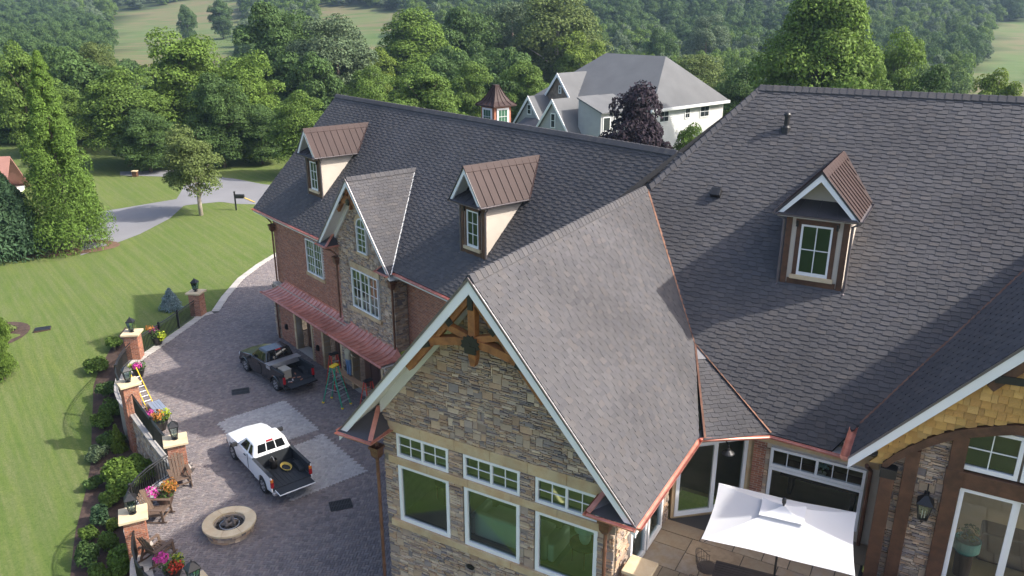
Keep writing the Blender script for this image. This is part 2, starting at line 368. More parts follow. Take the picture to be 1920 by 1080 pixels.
if area2(pA) < 0: pA = pA[::-1]
if area2(pB) < 0: pB = pB[::-1]
# herringbone pavers
dark_p, light_p = [], []
PW, PL = .105, .21; g_ = .012
ang = math.radians(45) - (math.pi / 2 - AG); ca, sa = math.cos(ang), math.sin(ang)
cen = np.array([-11., 34.])
def ondist(x, y, path):
    q = np.array([x, y]); best = 9
    for i in range(len(path) - 1):
        a = np.array(path[i]); d = np.array(path[i + 1]) - a; t = max(0, min(1, np.dot(q - a, d) / np.dot(d, d))); best = min(best, np.linalg.norm(q - a - t * d))
    return best
cyx = np.array(court)
def paver(cx, cy, hl, hwid, c, s_, zt_):
    z1 = zt_ + random.uniform(-.004, .004); t = random.uniform(-.004, .004)
    vs = [];
    for (dx, dy) in ((-hl, -hwid), (hl, -hwid), (hl, hwid), (-hl, hwid)): vs.append((cx + dx * c - dy * s_, cy + dx * s_ + dy * c, -.02))
    k = .93
    for (dx, dy) in ((-hl, -hwid), (hl, -hwid), (hl, hwid), (-hl, hwid)):
        dx = dx - math.copysign(.006, dx); dy = dy - math.copysign(.006, dy)
        vs.append((cx + dx * c - dy * s_, cy + dx * s_ + dy * c, z1 + t * dx / hl))
    return vs, [(4, 5, 6, 7), (0, 1, 5, 4), (1, 2, 6, 5), (2, 3, 7, 6), (3, 0, 4, 7)]
for i in range(-270, 270):
    for j in range(-135, 135):
        # herringbone lattice: pair of L-placed bricks
        for k in (0, 1):
            bx = i * PW + j * 2 * PL; by = i * PW
            # cell origin along the diagonal, rows every 2*PL
            if k == 0: lx, ly, hor = bx + PL / 2, by + PW / 2, True
            else: lx, ly, hor = bx + PL + PW / 2, by, False
            x = cen[0] + lx * ca - ly * sa; y = cen[1] + lx * sa + ly * ca
            if not (-24 < x < 3 and 17 < y < 60): continue
            u, v = proj((x, y, 0))
            if u < 180 or u > 800 or v > 1105 or v < 455: continue
            if not inpoly(x, y, court) or ondist(x, y, left_edge) < .5: continue
            cA = ang if hor else ang + math.pi / 2
            inp = inpoly(x, y, pA) or inpoly(x, y, pB)
            vs, fs = paver(x, y, PL / 2 - g_ / 2, PW / 2 - g_ / 2, math.cos(cA), math.sin(cA), .012)
            dd = math.hypot(x, y)
            (light_p if inp else dark_p).append((vs, fs, -dd, 0))
pieces(courtyard, 'paver', dark_p, M_['paver'], 300, rest='paver_field')
pieces(courtyard, 'light_paver', light_p, M_['paver_l'], 150, rest='light_paver_field')
print('pavers', len(dark_p), len(light_p))
# pale border course along the drive edge
bl = []
path = [np.array(p) for p in left_edge]; acc = 0
pts = []
for i in range(len(path) - 1):
    d = path[i + 1] - path[i]; L = np.linalg.norm(d); k = max(1, int(round(L / .3)))
    for j in range(k): pts.append((path[i] + d * (j + .5) / k, d / L, L / k))
for p, d, L in pts:
    nn = np.array([-d[1], d[0]])
    if inpoly(*(p + nn * .3), court): pass
    else: nn = -nn
    c = p + nn * .25
    vs, fs = paver(c[0], c[1], L / 2 - .004, .24, d[0], d[1], .02); bl.append((vs, fs, -math.hypot(*c), 0))
pieces(courtyard, 'border_stone', bl, M_['concrete'], 200, rest='border_field')
# pale curved kerb near the garage corner
# ================================================================ house helpers
house = empty('house', (F0[0], F0[1], 0), -AM, label='large brick and stone house with dark shingle roofs and copper trim', cat='house')
RP = {'shingle': [], 'shingle_g': [], 'cap': [], 'stone': [], 'brick': [], 'stone_g': [], 'brick_g': []}
def camdist_rank(P, M):
    p = np.array(M) @ np.array([*P, 1]); return -np.linalg.norm(p[:3] - CAM)
def slope(name, O, U, Vv, poly, M=None, rows=.205, tab=.36, thick=.12, key=True, parent=None, col='shingle', dvm=.035):
    """roof plane: O origin, U along the eave, Vv up the slope (unit vectors), poly convex CCW in (u, v)"""
    O, U, Vv = map(lambda a: np.array(a, float), (O, U, Vv)); Nn = nrm(np.cross(U, Vv))
    if Nn[2] < 0: Nn = -Nn
    if area2(poly) < 0: poly = poly[::-1]
    T = lambda u, v, h: O + U * u + Vv * v + Nn * h
    mb = MB(); mb.prism([T(u, v, -thick) for u, v in poly], Nn * (thick - .004)); deck = put(name, mb, M_['roofdeck'], parent or house, M)
    us = [p[0] for p in poly]; vsx = [p[1] for p in poly]; v = -.02; j = 0; pl = []
    Mw = HM @ (M or Matrix())
    while v < max(vsx):
        u = math.floor(min(us) / (2 * tab)) * 2 * tab - 2 * tab + (j * tab * .61) % (2 * tab); drop = 0; j = j
        while u < max(us):
            w = tab * random.uniform(.9, 1.1); dv = dvm if drop else 0.0; drop = 1 - drop
            q = [(u + .004, v - dv), (u + w - .004, v - dv), (u + w - .004, v + rows * 1.12), (u + .004, v + rows * 1.12)]
            for i in range(len(poly)):
                if q: q = clip(q, poly[i], poly[(i + 1) % len(poly)])
            if len(q) >= 3 and abs(area2(q)) > .002:
                hb = .027 if dv else .018
                tp = [T(a, b_, hb - (b_ - v + dv) / (rows * 1.12) * (hb - .006)) for a, b_ in q]; bt = [T(a, b_, -.006) for a, b_ in q]; k = len(q)
                pl.append((tp + bt, [tuple(range(k))] + [(i, k + i, k + (i + 1) % k, (i + 1) % k) for i in range(k)], camdist_rank(tp[0], Mw), 0))
            u += w
        v += rows; j += 1
    return deck, pl
def ridge_caps(a, b, M=None, wd=.17, step=.24, drop=1.0, side=None, key='cap', parent=None):
    """bent cap shingles from a to b (over a ridge or hip)"""
    a, b = np.array(a, float), np.array(b, float); d = b - a; L = np.linalg.norm(d); d /= L
    x = nrm(np.cross(d, (0, 0, 1))); out = []
    Mw = HM @ (M or Matrix()); n = int(L / step)
    for i in range(n):
        p = a + d * L * i / n; q = a + d * (L * (i + 1) / n + .03); h0, h1 = .055, .035
        ring = lambda P, h: [P - x * wd + (0, 0, -wd * drop + h - .02), P - x * wd + (0, 0, -wd * drop + h), P - x * .03 + (0, 0, h + .0), P + x * .03 + (0, 0, h), P + x * wd + (0, 0, -wd * drop + h), P + x * wd + (0, 0, -wd * drop + h - .02)]
        vs = ring(p, h0) + ring(q, h1)
        fs = [(k, k + 1, 7 + k, 6 + k) for k in range(5)] + [(0, 5, 4, 3, 2, 1), (6, 7, 8, 9, 10, 11)]
        out.append((vs, fs, camdist_rank(p, Mw), 0))
    pieces(parent or house, 'ridge_cap', out, M_['shingle'], 70, M, rest='ridge_cap_run')
def stone_field(u0, u1, z0, z1, T, keep, cu=.052, cz=.04):
    """irregular ledge stones: T(u, z, depth) -> local point; keep(u, z) says whether a stone belongs there"""
    nu, nz = int((u1 - u0) / cu), int((z1 - z0) / cz); occ = np.zeros((nz, nu), bool); out = []
    for j in range(nz):
        i = 0
        while i < nu:
            if occ[j, i]: i += 1; continue
            r = random.random()
            if r < .05: w, h = random.randint(4, 7), random.randint(3, 6)
            elif r < .3: w, h = random.randint(3, 6), 2
            else: w, h = random.randint(2, 6), 1
            w = min(w, nu - i); h = min(h, nz - j)
            while w > 1 and occ[j:j + h, i:i + w].any(): w -= 1
            while h > 1 and occ[j:j + h, i:i + w].any(): h -= 1
            occ[j:j + h, i:i + w] = True
            a, c = u0 + i * cu, z0 + j * cz; b_, d = a + w * cu, c + h * cz
            if keep((a + b_) / 2, (c + d) / 2) and keep(a + .02, (c + d) / 2) and keep(b_ - .02, (c + d) / 2):
                e = .004; jt = lambda: random.uniform(-.006, .006); dp = random.uniform(.025, .075) if h < 3 else random.uniform(.02, .05)
                base = [(a + e, c + e), (b_ - e, c + e), (b_ - e, d - e), (a + e, d - e)]
                fr = [(p[0] + (e if k in (0, 3) else -e) + jt(), p[1] + (e if k < 2 else -e) * .8 + jt()) for k, p in enumerate(base)]
                vs = [T(p[0], p[1], 0) for p in base] + [T(p[0], p[1], dp + random.uniform(-.008, .008)) for p in fr]
                out.append((vs, [(4, 5, 6, 7), (0, 1, 5, 4), (1, 2, 6, 5), (2, 3, 7, 6), (3, 0, 4, 7)], w * h + random.random(), 0))
            i += w
    return out
def brick_field(u0, u1, z0, z1, T, keep, bw=.215, bh=.075, dp=.012):
    out = []; j = 0; z = z0
    while z < z1 - .02:
        u = u0 - (bw / 2 if j % 2 else 0)
        while u < u1:
            a, b_ = max(u, u0), min(u + bw - .016, u1); c, d = z, min(z + bh - .019, z1)
            if b_ - a > .03 and keep((a + b_) / 2, (c + d) / 2):
                D = dp + random.uniform(-.003, .003)
                vs = [T(p, q, 0) for p, q in ((a, c), (b_, c), (b_, d), (a, d))] + [T(p, q, D) for p, q in ((a, c), (b_, c), (b_, d), (a, d))]
                out.append((vs, [(4, 5, 6, 7), (0, 1, 5, 4), (1, 2, 6, 5), (2, 3, 7, 6), (3, 0, 4, 7)], random.random(), 0))
            u += bw
        z += bh; j += 1
    return out
def holes_wall(u0, u1, z0, z1, holes, T, t=.25):
    """backing wall with rectangular openings; T(u, z, depth outward)"""
    mb = MB(); U_ = sorted({u0, u1, *[min(max(h[k], u0), u1) for h in holes for k in (0, 1)]}); Z_ = sorted({z0, z1, *[min(max(h[k], z0), z1) for h in holes for k in (2, 3)]})
    for i in range(len(U_) - 1):
        for j in range(len(Z_) - 1):
            cu, cz = (U_[i] + U_[i + 1]) / 2, (Z_[j] + Z_[j + 1]) / 2
            if any(h[0] < cu < h[1] and h[2] < cz < h[3] for h in holes): continue
            a, b_, c, d = U_[i], U_[i + 1], Z_[j], Z_[j + 1]
            mb.prism([T(a, c, 0), T(b_, c, 0), T(b_, d, 0), T(a, d, 0)], np.array(T(a, c, -t)) - np.array(T(a, c, 0)))
    return mb
def window(name, u0, u1, z0, z1, T, cols, rows, parent, M=None, fw=.07, gl='glass', frame=None, depth=-.06, sash=None, gap=True):
    """frame mesh with one sub-part per pane and the glazing bars; T(u, z, d)"""
    mb = MB(); fm = frame or M_['white']
    def bar(a, b_, c, d, d0, d1): mb.prism([T(a, c, d0), T(b_, c, d0), T(b_, d, d0), T(a, d, d0)], np.array(T(a, c, d1)) - np.array(T(a, c, d0)))
    bar(u0, u1, z1 - fw, z1, depth, depth + .09); bar(u0, u1, z0, z0 + fw * 1.2, depth, depth + .09)
    bar(u0, u0 + fw, z0 + fw * 1.2, z1 - fw, depth, depth + .09); bar(u1 - fw, u1, z0 + fw * 1.2, z1 - fw, depth, depth + .09)
    ia, ib, ic, id_ = u0 + fw, u1 - fw, z0 + fw * 1.2, z1 - fw
    sashes = [(ia, ib)]
    if sash:
        w_ = (ib - ia) / sash; sashes = []
        for k in range(sash):
            a = ia + k * w_ + (fw * .45 if k else 0); b_ = ia + (k + 1) * w_ - (fw * .45 if k < sash - 1 else 0); sashes.append((a, b_))
            if k: bar(ia + k * w_ - fw * .45, ia + k * w_ + fw * .45, ic, id_, depth + .002, depth + .08)
    fr = put(name, mb, fm, parent, M)
    g = MB()
    for (a, b_) in sashes:
        cw = (b_ - a) / cols; rh = (id_ - ic) / rows
        for i in range(cols):
            for j in range(rows):
                p = MB(); e = .004
                q = [(a + i * cw + e, ic + j * rh + e), (a + (i + 1) * cw - e, ic + j * rh + e), (a + (i + 1) * cw - e, ic + (j + 1) * rh - e), (a + i * cw + e, ic + (j + 1) * rh - e)]
                p.add([T(x, y, depth + .03) for x, y in q], [(0, 1, 2, 3)]); put('pane', p, M_[gl], fr)
        t = .012
        for i in range(1, cols):
            x = a + i * cw; g.prism([T(x - t, ic, depth + .02), T(x + t, ic, depth + .02), T(x + t, id_, depth + .02), T(x - t, id_, depth + .02)], np.array(T(0, 0, .03)) - np.array(T(0, 0, 0)))
        for j in range(1, rows):
            z = ic + j * rh; g.prism([T(a, z - t, depth + .022), T(b_, z - t, depth + .022), T(b_, z + t, depth + .022), T(a, z + t, depth + .022)], np.array(T(0, 0, .03)) - np.array(T(0, 0, 0)))
    if g.f: put('glazing_bar', g, fm, fr)
    return fr
def gutter(path, r=.075, m='copper', parent=None, M=None, name='gutter'):
    """half-round gutter open to the sky along a path"""
    P = [np.array(p, float) for p in path]; vs = []; n = 7
    for i, p in enumerate(P):
        t = nrm(P[min(i + 1, len(P) - 1)] - P[max(i - 1, 0)]); x = nrm(np.cross(t, (0, 0, 1)))
        for rr in (r, r * .9):
            for k in range(n):
                a = math.pi * k / (n - 1); vs.append(p + x * rr * math.cos(a) - np.array([0, 0, rr * math.sin(a)]))
    fs = []; W2 = 2 * n
    for i in range(len(P) - 1):
        o = i * W2
        for k in range(n - 1):
            fs.append((o + k, o + k + 1, o + W2 + k + 1, o + W2 + k)); fs.append((o + n + k, o + W2 + n + k, o + W2 + n + k + 1, o + n + k + 1))
        fs.append((o, o + W2, o + W2 + n, o + n)); fs.append((o + n - 1, o + 2 * n - 1, o + W2 + 2 * n - 1, o + W2 + n - 1))
    for o in (0, (len(P) - 1) * W2): fs.append(tuple(o + k for k in range(n)))
    mb = MB(); mb.add(vs, fs); return put(name, mb, M_[m], parent or house, M)
def downspout(top, outlet, foot, M=None, m='copper_old', headh=.42, r=.05, out=(0, -1, 0), parent=None):
    """gooseneck from the gutter into a conductor head, then a pipe to the foot"""
    outlet = np.array(outlet, float); mb = MB()
    mb.tube([np.array(top), np.array(top) - (0, 0, .12), (np.array(top) * .4 + outlet * .6) + (0, 0, .1), outlet + (0, 0, .12), outlet], r * .9, 8)
    o = put('downspout', mb, M_[m], parent or house, M)
    h = MB(); hs = .17
    for k, (a, b_) in enumerate(((hs, 0), (hs, -.09), (hs * .82, -.12), (hs * .75, -.30), (r * 1.1, -headh))):
        pass
    prof = [(hs, 0), (hs, -.08), (hs * .8, -.11), (hs * .72, -.3), (r * 1.1, -headh)]
    vs = []
    for a, z in prof:
        vs += [outlet + (-a, -a, z), outlet + (a, -a, z), outlet + (a, a, z), outlet + (-a, a, z)]
    fs = [(i * 4 + k, i * 4 + (k + 1) % 4, (i + 1) * 4 + (k + 1) % 4, (i + 1) * 4 + k) for i in range(4) for k in range(4)]
    h.add(vs, fs); h.obox(outlet + (0, 0, -.2), (.12, 0, 0), (0, .12, 0), (0, 0, .002)); put('conductor_head', h, M_[m], o)
    p = MB(); p.tube([outlet + (0, 0, -headh), np.array([outlet[0], outlet[1], foot])], r, 8)
    pp = put('pipe', p, M_[m], o)
    b2 = MB(); z = outlet[2] - headh - .5
    while z > foot + .3: b2.lathe([(r * 1.25, -.025), (r * 1.25, .025)], 8, (outlet[0], outlet[1], z)); z -= 1.6
    if b2.f: put('bracket', b2, M_[m], o)
def metal_pans(O, U, Vv, poly, seam_w, m, parent, M=None, curve=None, name='metal_pan', seam=.03):
    """standing-seam sheet: each pan a part, seam ribs beside it. curve(v) adds height"""
    O, U, Vv = map(lambda a: np.array(a, float), (O, U, Vv)); Nn = nrm(np.cross(U, Vv)); Nn = Nn if Nn[2] > 0 else -Nn
    if area2(poly) < 0: poly = poly[::-1]
    us = [p[0] for p in poly]; u = min(us); vmin = min(p[1] for p in poly); vmax = max(p[1] for p in poly); nv = 8 if curve else 1
    cv = curve or (lambda v: 0.0); T = lambda a, b_, h: O + U * a + Vv * b_ + Nn * (h + cv(b_)); ribs = MB(); first = True
    while u < max(us) - .02:
        u2 = min(u + seam_w, max(us)); mb = MB()
        for k in range(nv):
            c, d = vmin + (vmax - vmin) * k / nv, vmin + (vmax - vmin) * (k + 1) / nv
            q = [(u, c), (u2, c), (u2, d), (u, d)]
            for i in range(len(poly)):
                if q: q = clip(q, poly[i], poly[(i + 1) % len(poly)])
            if len(q) >= 3 and abs(area2(q)) > 1e-4: mb.prism([T(a, b_, 0) for a, b_ in q], Nn * .012, r=.5)
            if not first:
                q = [(u - .011, c), (u + .011, c), (u + .011, d), (u - .011, d)]
                for i in range(len(poly)):
                    if q: q = clip(q, poly[i], poly[(i + 1) % len(poly)])
                if len(q) >= 3 and abs(area2(q)) > 1e-5: ribs.prism([T(a, b_, .01) for a, b_ in q], Nn * seam, r=.5)
        if ribs.f: put('standing_seam', ribs, m, parent, M); ribs = MB()
        if mb.f: put(name, mb, m, parent, M)
        u = u2; first = False
# ================================================================ main roof
K = 1.19; SK = math.hypot(1, K)
s2 = math.sqrt(.5)
Q_ = (2.82, 14.74, 15.57)
mp_ = [(2.82, 14.74), (.06, 11.40), (3.26, 7.65), (6.07, 6.05), (7.70, 6.02), (15.03, 14.74)]
ev = 6.02; ez = 15.57 - (14.74 - ev)
poly = [(a, (b_ - ev) * math.sqrt(2)) for a, b_ in mp_]
dk, pl = slope('main_roof', (0, ev, ez), (1, 0, 0), (0, s2, s2), poly, tab=.265, rows=.155)
ALLSH = [(p, None) for p in pl]
# back slope and left hip of the main block (away from the camera)
mb = MB(); mb.prism([(2.82, 14.74, 15.55), (15.1, 14.74, 15.55), (20, 23.4, 6.9), (-5.9, 23.4, 6.9)], (0, .05, -.15)); put('back_roof', mb, M_['roofdeck'], house)
mb = MB(); mb.prism([(2.82, 14.74, 15.55), (-5.9, 23.4, 6.9), (-5.9, 6.1, 6.9)], (.1, 0, -.15)); put('hip_roof', mb, M_['roofdeck'], house)
ridge_caps((2.82, 14.74, 15.60), (15.0, 14.74, 15.60)); ridge_caps((.1, 11.45, 12.33), (2.82, 14.74, 15.58), drop=.72)
# centre gable wing
RZ = 12.3; EV = 4.42; eZ = RZ - K * EV
vt = EV * SK
pr = [(0, 0), (4.66, 0), (7.65, (4.42 - 3.26) * SK), (11.40, vt), (0, vt)]
dk2, pl = slope('gable_roof', (EV, 0, eZ), (0, 1, 0), (-1 / SK, 0, K / SK), pr, tab=.25, rows=.15, dvm=.03)
ALLSH += [(p, None) for p in pl]
dk3, pl = slope('gable_roof', (-EV, 0, eZ), (0, 1, 0), (1 / SK, 0, K / SK), [(0, 0), (9.6, 0), (11.4, vt), (0, vt)], tab=.25, rows=.15)
ALLSH += [(p, None) for p in pl]
ridge_caps((0, -.03, RZ + .02), (0, 11.3, RZ + .02), drop=1.19, wd=.15, step=.22)
# corner facet
A3, B3, C3 = V(4.55, 4.70, 6.94), V(6.07, 6.07, 6.87), V(3.26, 7.65, 8.40)
U3 = nrm(B3 - A3); n3 = nrm(np.cross(U3, C3 - A3)); n3 = n3 if n3[2] > 0 else -n3; V3 = nrm(np.cross(n3, U3))
to2 = lambda p: (float(np.dot(p - A3, U3)), float(np.dot(p - A3, V3)))
dk4, pl = slope('facet_roof', A3, U3, V3, [to2(A3), to2(B3), to2(C3)], tab=.25, rows=.15, dvm=.03)
ALLSH += [(p, None) for p in pl]
# right wing (left slope only is in view, plus the far slope)
RS = 13.1; rz_ = 7.50 + K * (RS - 8.25)
RW = 4.85; uv = lambda z: z - .83 - RW
dk5, pl = slope('right_wing_roof', (8.25, RW, 7.50), (0, 1, 0), (1 / SK, 0, K / SK), [(0, 0), (uv(7.5), 0), (uv(rz_), (RS - 8.25) * SK), (0, (RS - 8.25) * SK)], tab=.25, rows=.155)
ALLSH += [(p, None) for p in pl]
mb = MB(); mb.prism([(RS, RW, rz_), (RS, 13, rz_), (2 * RS - 8.25, 13, 7.5), (2 * RS - 8.25, RW, 7.5)], (0, 0, -.15)); put('right_wing_roof', mb, M_['roofdeck'], house)
# garage wing
GK = 1.03; GSK = math.hypot(1, GK); GZ = 7.5; GW = 5.71; GRZ = GZ + GK * GW
BS = 11.72; BZ = 11.05; BH = 3.33; BK = (BZ - 7.36) / BH; BSK = math.hypot(1, BK); BW = -.2; wr = (BZ - GZ) / GK
vG, vR = GW * GSK, wr * GSK
for gp in ([(0, 0), (BS - BH + .12, 0), (BS - BH + .12, vG), (0, vG)], [(BS - BH + .12, 0), (BS, vR), (BS, vG), (BS - BH + .12, vG)], [(BS, vR), (BS + BH - .12, 0), (BS + BH - .12, vG), (BS, vG)], [(BS + BH - .12, 0), (25.6, 0), (25.6, vG), (BS + BH - .12, vG)]):
    dk6, pl = slope('garage_roof', (0, 0, GZ), (1, 0, 0), (0, 1 / GSK, GK / GSK), gp, M=GM, tab=.265, rows=.155); ALLSH += [(p, GM) for p in pl]
mb = MB(); mb.prism([(0, GW, GRZ), (25.6, GW, GRZ), (25.6, 2 * GW, GZ), (0, 2 * GW, GZ)], (0, .05, -.12)); put('garage_back_roof', mb, M_['roofdeck'], house, GM)
ridge_caps((-.02, GW, GRZ + .03), (25.3, GW, GRZ + .03), GM, drop=1.03, wd=.17)
# garage bay gable
for sg in (1, -1):
    q = [(0, 0), ((7.36 - GZ) / GK - BW, 0), (wr - BW, BH * BSK), (0, BH * BSK)]
    d7, pl = slope('bay_roof', (BS + sg * BH, BW, 7.36), (0, 1, 0), (-sg / BSK, 0, BK / BSK), q, M=GM, tab=.25, rows=.15, dvm=.03); ALLSH += [(p, GM) for p in pl]
ridge_caps((BS, BW - .02, BZ + .03), (BS, wr, BZ + .03), GM, drop=1.1, wd=.15)
# the shingles themselves: the nearest 300 single, the rest joined per frame
ALLSH.sort(key=lambda t: -t[0][2])
pieces(house, 'shingle', [t[0] for t in ALLSH[:300] if t[1] is None], M_['shingle'], 300)
pieces(house, 'shingle', [t[0] for t in ALLSH[:300] if t[1] is not None], M_['shingle'], 300, GM)
pieces(house, 'shingle', [t[0] for t in ALLSH[300:] if t[1] is None], M_['shingle'], 0, rest='shingle_field')
pieces(house, 'shingle', [t[0] for t in ALLSH[300:] if t[1] is not None], M_['shingle'], 0, GM, rest='shingle_field')
print('shingles', len(ALLSH))
# valley flashings
def strip(pts, w, m='copper_old', M=None, name='valley_flashing', lift=.035):
    mb = MB()
    for a, b_ in zip(pts[:-1], pts[1:]): mb.beam(V(*a) + (0, 0, lift), V(*b_) + (0, 0, lift), w, .012)
    put(name, mb, M_[m], house, M)
strip([(.10, 11.36, 12.2), (3.26, 7.65, 8.45)], .06); strip([(3.26, 7.65, 8.45), (4.58, 4.75, 6.95)], .06); strip([(3.26, 7.65, 8.45), (6.07, 6.07, 6.9)], .06)
strip([(8.25 + (z_ - 7.5) / K, z_ - .83, z_) for z_ in (7.5, 9.5, 11.5, rz_)], .075)
strip([(BS + .02, wr, BZ - .02), (BS + BH, (7.36 - GZ) / GK, 7.36)], .05, 'soffit', GM)
mb = MB(); mb.prism([C3 + (0, 0, .04), C3 + (A3 - C3) * .18 + (0, 0, .04), C3 + (B3 - C3) * .18 + (0, 0, .04)], (0, 0, .01)); put('lead_flashing', mb, mat('lead', (.17, .165, .17), .7), house)
# gutters
gutter([(EV + .07, -.02, eZ - .02), (EV + .07, 4.62, eZ - .05)]); gutter([(EV + .07, 4.62, eZ - .05), (6.09, 5.97, 6.86), (8.05, 5.94, 6.82)], .08)
gutter([(-EV - .07, 9.6, eZ - .02), (-EV - .07, -.02, eZ - .02)])
gutter([(8.13, 6.6, 7.42), (8.13, RW + .02, 7.42)], .12)
gutter([(-.05, -.07, GZ - .03), (8.3, -.07, GZ - .03)], .08, M=GM); gutter([(15.1, -.07, GZ - .03), (24, -.07, GZ - .03)], .08, M=GM)
# ================================================================ gable trims
def rake(cx, az, k, hw_, wf, sg, M=None, wide=.36, t=.05, name='rake_board', m='white', lift=.0, trim=True):
    mb = MB(); z = lambda d: az - k * d + lift
    mb.prism([(cx, wf, z(0) - .02), (cx + sg * hw_, wf, z(hw_) - .02), (cx + sg * hw_, wf, z(hw_) - wide), (cx, wf, z(0) - wide * 1.35)], (0, -t, 0)); put(name, mb, M_[m], house, M)
    if trim:
        mb = MB(); mb.prism([(cx, wf - t, z(0) + .02), (cx + sg * (hw_ + .02), wf - t, z(hw_) + .0), (cx + sg * (hw_ + .02), wf - t, z(hw_) - .07), (cx, wf - t, z(0) - .07)], (0, -.03, 0)); put('rake_edge', mb, M_['graygutter'], house, M)
def soffit(cx, az, k, hw_, w0, w1, sg, M=None, d0=0.0, m='soffit'):
    mb = MB(); z = lambda d: az - k * d - .22
    mb.prism([(cx + sg * d0, w0, z(d0)), (cx + sg * hw_, w0, z(hw_)), (cx + sg * hw_, w1, z(hw_)), (cx + sg * d0, w1, z(d0))], (0, 0, -.03)); put('soffit', mb, M_[m], house, M)
def frieze(cx, az, k, hw_, y, sg, M=None, d=.42):
    mb = MB(); z = lambda x: az - k * x - .2
    mb.prism([(cx, y, z(0)), (cx + sg * hw_, y, z(hw_)), (cx + sg * hw_, y, z(hw_) - d), (cx, y, z(0) - d)], (0, -.10, 0)); put('frieze_board', mb, M_['soffit'], house, M)
def pent(cx, sg, hw_, inn, wf, ww, z0, rise, M=None):
    """little hipped return roof at the foot of a rake"""
    o, i = cx + sg * (hw_ + .02), cx + sg * inn
    mb = MB(); A, B, Cc, D = V(o, wf - .1, z0), V(i, wf - .1, z0), V(i, ww, z0), V(o, ww, z0)
    ap1, ap2 = V(o - sg * .45, ww - .02, z0 + rise * .42), V(i + sg * .35, ww - .02, z0 + rise * .95)
    fs = [(0, 1, 5, 4), (1, 2, 5), (0, 4, 3), (0, 3, 2, 1)] if sg < 0 else [(1, 0, 4, 5), (2, 1, 5), (4, 0, 3), (3, 0, 1, 2)]
    mb.add([A, B, Cc, D, ap1, ap2], fs + [(2, 3, 4, 5)]); r = put('return_roof', mb, M_['darkmetal'], house, M)
    h = MB(); h.beam(B + (0, 0, .02), ap2 + (0, 0, .02), .13, .03); put('hip_cover', h, M_['copper'], r)
    gutter([A + (0, -.06, -.01), B + (sg * -.06, -.06, -.01), Cc + (sg * -.06, 0, -.01)] if sg < 0 else [Cc + (-.06, 0, -.01), B + (-.06, -.06, -.01), A + (0, -.06, -.01)], .065, parent=r)
def truss(cx, az, k, wf, hh, sc_, M=None, small=False):
    """timber king-post truss with black iron plates"""
    mb = MB(); y = wf + .14; d = .16 * sc_; zt_ = lambda x: az - k * abs(x) - .30 * sc_
    root = MB(); root.beam((cx, y, az - .35 * sc_), (cx, y, az - 2.1 * sc_), .2 * sc_, .22 * sc_, up=(0, 1, 0))
    root.prism([(cx - .11 * sc_, y - .09, az - 2.1 * sc_), (cx + .11 * sc_, y - .09, az - 2.1 * sc_), (cx + .06 * sc_, y - .09, az - 2.3 * sc_), (cx - .06 * sc_, y - .09, az - 2.3 * sc_)], (0, .18, 0))
    kp = put('king_post', root, M_['timber'], house, M, bevel=.012)
    for sg in (-1, 1):
        b1 = MB(); b1.beam((cx, y, zt_(0) - .1), (cx + sg * 2.0 * sc_, y, zt_(2.0 * sc_) - .1), .24, .2 * sc_, up=(0, 1, 0)); put('principal_rafter', b1, M_['timber'], kp)
        b1 = MB(); P = [(cx + sg * 1.58 * sc_, y, az - 2.08 * sc_), (cx + sg * 1.1 * sc_, y, az - 1.86 * sc_), (cx + sg * .5 * sc_, y, az - 1.72 * sc_), (cx, y, az - 1.68 * sc_)]
        for a, b_ in zip(P[:-1], P[1:]): b1.beam(V(*a), V(*b_) + nrm(V(*b_) - V(*a)) * .02, .2, .24 * sc_, up=(0, 1, 0))
        put('tie_beam', b1, M_['timber'], kp)
        b1 = MB(); b1.beam((cx, y, az - 1.62 * sc_), (cx + sg * .75 * sc_, y, zt_(.75 * sc_) - .2 * sc_), .16, .17 * sc_, up=(0, 1, 0)); put('strut', b1, M_['timber'], kp)
        for (px, pz, dx, dz, L) in ((1.42, 2.0, .9, -.35, .2), (.66, 1.20, .55, .6, .15)):
            b1 = MB(); dd = nrm(V(sg * dx, 0, dz)); c = V(cx + sg * px * sc_, y - .135, az - pz * sc_); b1.beam(c - dd * L * sc_, c + dd * L * sc_, .02, .17 * sc_, up=(0, 1, 0)) if False else b1.obox(c, dd * L * sc_, (0, .02, 0), nrm(np.cross(dd, (0, 1, 0))) * .09 * sc_); put('iron_plate', b1, M_['iron'], kp)
    b1 = MB(); b1.obox((cx, y - .135, az - .62 * sc_), (.07 * sc_, 0, 0), (0, .02, 0), (0, 0, .2 * sc_)); put('iron_plate', b1, M_['iron'], kp)
    b1 = MB(); c = V(cx, y - .15, az - 1.72 * sc_)
    for k_ in range(8):
        a = math.pi * (k_ / 7 * 1.1 - .05); dd = V(math.cos(a), 0, math.sin(a)); L = .27 * sc_; pp = nrm(np.cross(dd, (0, 1, 0)))
        b1.prism([c + pp * .05 * sc_, c + dd * L * .8 + pp * .055 * sc_, c + dd * L, c + dd * L * .8 - pp * .055 * sc_, c - pp * .05 * sc_], (0, -.02 - .002 * k_, 0))
    b1.obox(c - (0, .01, .12 * sc_), (.16 * sc_, 0, 0), (0, .025, 0), (0, 0, .1 * sc_)); put('iron_rosette', b1, M_['iron'], kp)
for sg in (-1, 1):
    rake(0, RZ, K, EV, 0, sg, wide=.30); frieze(0, RZ, K, 3.5, .78, sg); soffit(0, RZ, K, EV, 0.0, .84, sg); soffit(0, RZ, K, EV, .84, 9.0 if sg < 0 else 4.7, sg, d0=3.5)
    pent(0, sg, EV, 3.25, 0, .78, eZ + .02, .62)
    rake(BS, BZ, BK, BH, BW, sg, GM, wide=.24); frieze(BS, BZ, BK, 2.6, .40, sg, GM, .36); soffit(BS, BZ, BK, BH, BW, .45, sg, GM); pent(BS, sg, BH, 2.35, BW, .38, 7.38, .55, GM)
